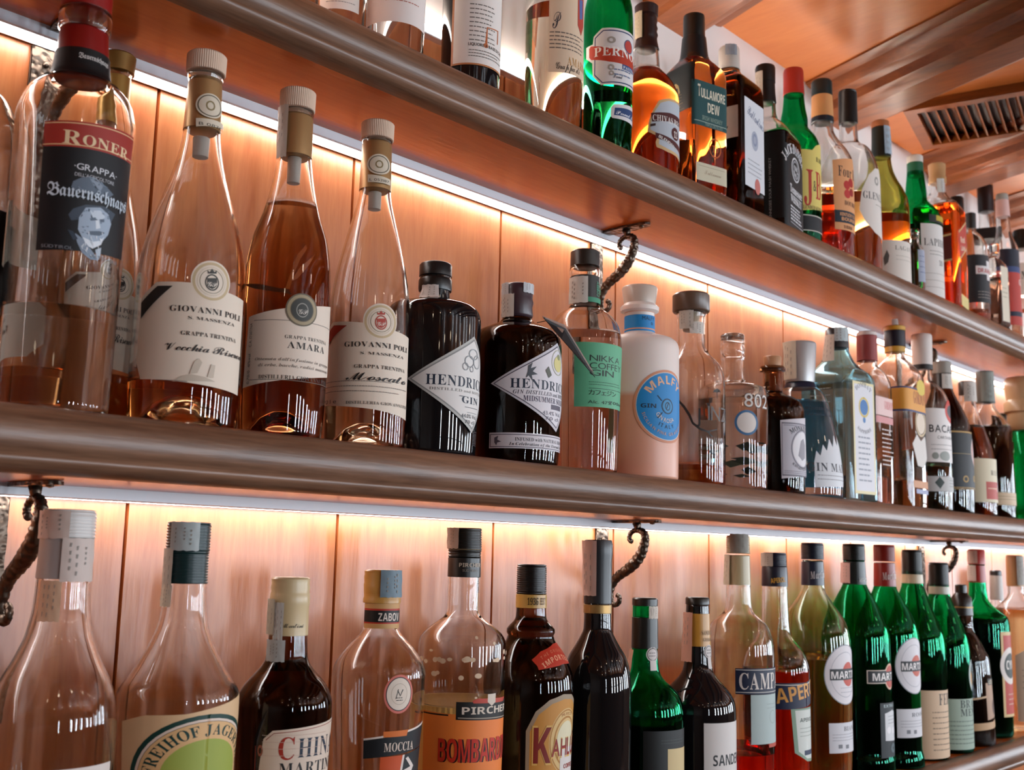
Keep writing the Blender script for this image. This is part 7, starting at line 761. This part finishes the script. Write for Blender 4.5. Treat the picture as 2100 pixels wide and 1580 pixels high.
bottle({'name': 'vermouth_bottle', 'label': 'green vermouth bottle with black cap, small bar badge and dark lower label', 'loc': (2.06, -0.1122, 1.105), 'rot': 0, 'prof': ((67, 0, 0), (67.2, 26.5, 0), (63.5, 44.4, 0), (62.9, 121.3, 0), (63.5, 249.8, 0), (60.8, 268.4, 0), (53.3, 288.9, 0), (43.8, 311.3, 0), (32.4, 333.7, 0), (24.8, 347.8, 0), (21.5, 357.2, 0), (20.1, 399.7, 0)), 'glass': 'green', 'fill': (120.4, 'cola'), 'wall': 3.5, 'punt': 0, 'k': 1, 'solid': False, 'caps': (('cap', '#131614', ((21.6, 399.7), (21.6, 428.2), (20.2, 432)), 'thread'), ('capsule', '#101a18', ((22.4, 353.5), (21.1, 397.8)), '')), 'strips': (('tax_strip', '#c9a59c', -142.9, -81.8, 395, 356.3, 25.4, 27.3, 0),), 'labels': (('neck_label', None, 21.3, (('t', 'B', 'MARTINI', -14.9, 358.7, 7.5, 27.9, '#cfd2d0', 0),), 1), ('label', None, 63.2, (('e', '#cfa98c', 6.6, 183.1, 20.7, 24.3, 0), ('r', '#cfc2b4', -52.9, 171.3, 52.9, 196.2), ('r', '#141618', -50.7, 173.1, 51.8, 194.5), ('e', '#b8432e', 6.6, 183.1, 17.6, 20.7, 0), ('r', '#141618', -50.7, 174.9, 51.8, 192.7), ('t', 'B', 'MARTINI', -41.9, 176.8, 13.4, 92.6, '#e8e4e0', 0)), 0), ('lower_label', None, 63.3, (('r', '#10181c', -28.7, 36.5, 50.8, 135.8), ('t', 'B', 'EXTRA DRY', -19.9, 127.5, 5.3, 64, '#9fb0b0', 0), ('p', '#cfd2d4', ((-17.7, 116.8), (8.8, 121.9), (44.2, 112.2), (44.2, 63.5), (-17.7, 67.4))), ('l', '#8a8d92', -8.8, 110.9, 37.5, 3, 6.2, 1.06), ('e', '#e6e6e8', -6.6, 86, 6.2, 6.2, 0), ('e', '#e6e6e8', 11, 84.2, 6.2, 6.2, 0), ('e', '#e6e6e8', 28.7, 81.9, 6.3, 6.3, 0), ('e', '#55656a', 8.8, 52.5, 10.6, 8.9, 0.3)), 0)), 'shelf': 'B'})
bottle({'name': 'vermouth_bottle', 'label': 'green vermouth bottle with red cap and white oval label', 'loc': (2.196, -0.113, 1.105), 'rot': 0, 'prof': ((66.3, 0, 0), (65.4, 15.8, 0), (61.6, 34.6, 0), (61.9, 110.3, 0), (62.5, 249.5, 0), (59.6, 268.9, 0), (51.7, 291.3, 0), (39.8, 312.8, 0), (29.9, 330.4, 0), (24, 342.2, 0), (21.5, 352, 0), (20, 396.4, 0)), 'glass': 'green', 'fill': (102.7, 'cola'), 'wall': 3.5, 'punt': 0, 'k': 1, 'solid': False, 'caps': (('cap', '#7c1e16', ((21.5, 399.3), (21.6, 429.1), (20.1, 433.1)), 'thread'), ('capsule', '#8a1d14', ((22.2, 349), (21, 396.4)), '')), 'strips': (), 'labels': (('neck_label', None, 20.9, (('t', 'I', 'Martini', -27.4, 362, 14.7, 29.2, '#d4c8c4', 6),), 1), ('label', None, 62.2, (('e', '#8f949c', -10.9, 196.3, 46.4, 54.6, 0), ('e', '#d8d6da', -10.9, 196.3, 44.8, 52.7, 0), ('e', '#b9b9c0', -10.9, 196.3, 35.2, 41.4, 0.96), ('e', '#c0563e', -4.3, 196, 17.6, 20.7, 0), ('r', '#16181c', -45.6, 185.5, 34.8, 205.2), ('t', 'B', 'MARTINI', -43.5, 188.4, 13.1, 76, '#e4e0de', 0)), 0), ('lower_label', None, 61.8, (('r', '#cfd0d4', -56.1, 59.3, 38.8, 113.7), ('t', 'R', 'ROSSO', -23.7, 98.8, 7.4, 49.6, '#55585e', 0), ('l', '#9a9ca4', -48.5, 90.8, 30.2, 3, 5.5, 1.11), ('r', '#77797f', -36.7, 66.9, -28, 74.2), ('r', '#77797f', -19.4, 66.3, -10.8, 73.6)), 0)), 'shelf': 'B'})
bottle({'name': 'bitter_bottle', 'label': 'green long necked bottle with black cap and large beige label', 'loc': (2.3277, -0.115, 1.105), 'rot': 0, 'prof': ((60, 0, 0), (61, -8.5, 0), (61.9, 99.7, 0), (61.9, 219.5, 0), (59.9, 244.7, 0), (51.7, 270, 0), (39.4, 300.5, 0), (29.1, 331.1, 0), (21.9, 353.6, 0), (19.8, 402.9, 0)), 'glass': 'green', 'fill': (157.4, 'cola'), 'wall': 3.5, 'punt': 0, 'k': 1, 'solid': False, 'caps': (('cap', '#15130f', ((21.4, 374.1), (20.9, 421.5), (18.8, 425.6)), 'thread'), ('neck_band', '#c0b090', ((22.5, 354.6), (21.5, 374.1)), '')), 'strips': (), 'labels': (('label', None, 61.2, (('p', '#cdb090', ((-77, 131.7), (-70.5, 139.9), (51.3, 139.2), (51.3, 6.6), (-70.5, 4.2), (-77, 10.4))), ('t', 'R', 'FERNET', -23.5, 110.5, 22.3, 87.6, '#2a2622', 0), ('l', '#6f5f4c', -40.6, 96.3, 40.6, 8, 10.6, 1.93)), 0), ('portrait_label', None, 61.9, (('e', '#b4bcb4', 45.4, 175.8, 23.8, 34, 0), ('e', '#c98a4a', 45.4, 178.8, 15.4, 22, 0)), 0)), 'shelf': 'B'})
bottle({'name': 'bitter_bottle', 'label': 'green long necked bottle with black cap and grey green lettered label', 'loc': (2.456, -0.1204, 1.105), 'rot': 0, 'prof': ((58.1, 0, 0), (59.1, -12.4, 0), (59.5, 89.8, 0), (58.9, 208.9, 0), (55.8, 235.1, 0), (48.3, 258.2, 0), (37.6, 285.5, 0), (29.1, 308.8, 0), (22.1, 332.1, 0), (20, 372.5, 0)), 'glass': 'green', 'fill': (141.4, 'cola'), 'wall': 3.5, 'punt': 0, 'k': 1, 'solid': False, 'caps': (('cap', '#12110f', ((21.6, 349.1), (21.1, 396), (19.5, 400.2)), 'thread'), ('neck_band', '#a9a692', ((22.7, 331), (21.8, 348)), '')), 'strips': (), 'labels': (('label', None, 59, (('r', '#93a696', -77.3, 9, 49.4, 113.2), ('t', 'R', 'BRANCA', -35, 94.7, 16.1, 96.8, '#1d2a26', 0), ('t', 'R', 'MENTA', -35, 77.6, 15, 84.5, '#1d2a26', 0), ('l', '#55685e', -63.9, 66.9, 41.2, 6, 9, 1.8)), 0), ('portrait_label', None, 59.2, (('e', '#a9bab4', 16.5, 160.9, 20.4, 32.9, 0), ('e', '#d09a5c', 16.5, 157.8, 12.9, 18.5, 0), ('e', '#1d2420', 16.5, 172.2, 8.3, 9.3, 0)), 0)), 'shelf': 'B'})
bottle({'name': 'liqueur_bottle', 'label': 'brown ribbed shoulder bottle with black cap and tan banded label', 'loc': (2.5893, -0.118, 1.105), 'rot': 0, 'prof': ((59.4, 0, 0), (61.6, -6.6, 0), (59.6, 46.6, 0), (56.5, 132.3, 0), (55.5, 164.6, 0), (53.4, 186.3, 0), (44.6, 208, 0), (34.6, 229.8, 0), (26.8, 242.9, 0), (23.5, 257.1, 0), (22.4, 306.4, 0)), 'glass': 'brown', 'fill': None, 'wall': 3, 'punt': 0, 'k': 1, 'solid': True, 'caps': (('capsule', '#181310', ((24.4, 282.3), (23.3, 302), (21.9, 321.8), (13.5, 332.9)), ''), ('cap', '#15120f', ((12.9, 331.8), (12.9, 349.4), (11.2, 351.7)), ''), ('gold_band', '#a3814cm', ((24.6, 298.7), (24.6, 302)), '')), 'strips': (), 'labels': (('label', None, 58.2, (('p', '#a8866a', ((-20.3, 136.5), (45.7, 139.8), (45.7, 66.8), (-20.3, 56.7))), ('p', '#c0a27c', ((-96.6, 97.6), (-20.3, 109.1), (-20.3, 104.9), (-96.6, 93.3))), ('p', '#b9946a', ((-96.6, 47.1), (0, 53.2), (45.7, 64.6), (45.7, 47.5), (0, 38.6), (-96.6, 30.3))), ('r', '#17140f', -12.2, 132, 45.7, 145.7), ('t', 'B', 'LIQUORE', -8.1, 133.9, 8.5, 48.8, '#d0c0a0', 0), ('e', '#5a3c2c', 14.2, 83.4, 13.6, 16.9, 0)), 0),), 'shelf': 'B'})
bottle({'name': 'bitter_bottle', 'label': 'green bottle with red cap and red and yellow label with a white ring', 'loc': (2.7474, -0.098, 1.105), 'rot': 0, 'prof': ((64.8, 0, 0), (66, 7.5, 0), (67.6, 119.9, 0), (68, 245.3, 0), (66.9, 262.5, 0), (63.5, 274, 0), (44.7, 289, 0), (30.6, 302.9, 0), (22.4, 316.7, 0), (19.5, 349.2, 0), (17.8, 407.5, 0)), 'glass': 'green', 'fill': (270.6, 'cola'), 'wall': 3.5, 'punt': 0, 'k': 1, 'solid': False, 'caps': (('capsule', '#a02a20', ((20.1, 355), (18.9, 395.8)), ''), ('cap', '#a82c22', ((20.1, 398.1), (19.6, 430.9), (17.8, 434.4)), '')), 'strips': (('tax_strip', '#b99a8c', -141.8, -64.2, 430.9, 400.5, 21.8, 21.8, 0), ('tax_strip', '#c9b4a8', -160, -75.7, 395.8, 358.5, 21.8, 22.9, 0)), 'labels': (('label', None, 67.7, (('r', '#cdb27c', -33.1, 48.4, 54.3, 242.1), ('r', '#b03222', -26, 54.7, 47.2, 234.2), ('e', '#d6cfc8', 0, 164, 38.2, 42.5, 0), ('e', '#1f2a24', 0, 164, 26.2, 29.1, 0), ('t', 'B', 'CYNAR', -18.9, 156, 20, 66.1, '#e0dad2', 0), ('l', '#d9b8a4', -14.2, 99.3, 30.7, 3, 11.1, 1.99)), 0),), 'shelf': 'B'})
bottle({'name': 'liqueur_bottle', 'label': 'bottle with black cap and grey stamped neck standing behind the red capped bottle', 'loc': (3.023, -0.046, 1.105), 'rot': 0, 'prof': ((39.1, 0, 0), (39.3, 96.8, 0), (39.5, 220.7, 0), (37, 245.7, 0), (30.7, 268.2, 0), (17.9, 285.8, 0), (15.4, 305.9, 0), (14.1, 371.6, 0)), 'glass': 'clear', 'fill': (220.7, 'vermouth'), 'wall': 3, 'punt': 0, 'k': 1, 'solid': False, 'caps': (('cap', '#1b1a1c', ((14.8, 370.3), (14.8, 381.7), (12.9, 384.3)), ''), ('capsule', '#a39c94', ((16.7, 307.2), (15.4, 370.3)), '')), 'strips': (), 'labels': (), 'shelf': 'B'})
bottle({'name': 'liqueur_bottle', 'label': 'clear bottle with beige stamped cap at right edge of bottom shelf', 'loc': (2.9385, -0.1227, 1.105), 'rot': 0, 'prof': ((55.7, 0, 0), (56.9, 15.3, 0), (57.7, 264.6, 0), (54.1, 282.7, 0), (41.9, 298.4, 0), (24.6, 315.3, 0), (18.5, 331.1, 0), (17.3, 410.2, 0)), 'glass': 'clear', 'fill': (288.7, 'vermouth'), 'wall': 3, 'punt': 0, 'k': 1, 'solid': False, 'caps': (('cap', '#b98f62', ((21, 345.6), (20.4, 410.2), (19.8, 421.2), (17.4, 423.7)), ''),), 'strips': (('tax_strip', '#a3a29a', -60.1, 0.2, 421.2, 349.3, 22.8, 24, 0),), 'labels': (('label', None, 57.2, (('p', '#d2c0a8', ((-79.8, 178.3), (-39.9, 203.3), (47.9, 217.5), (47.9, 15.8), (-79.8, 21.6))), ('r', '#b8402c', -20, 179.8, 10, 199.8), ('l', '#8f7f6c', -65.8, 144.1, 39.9, 4, 14, 1.75)), 0),), 'shelf': 'B'})
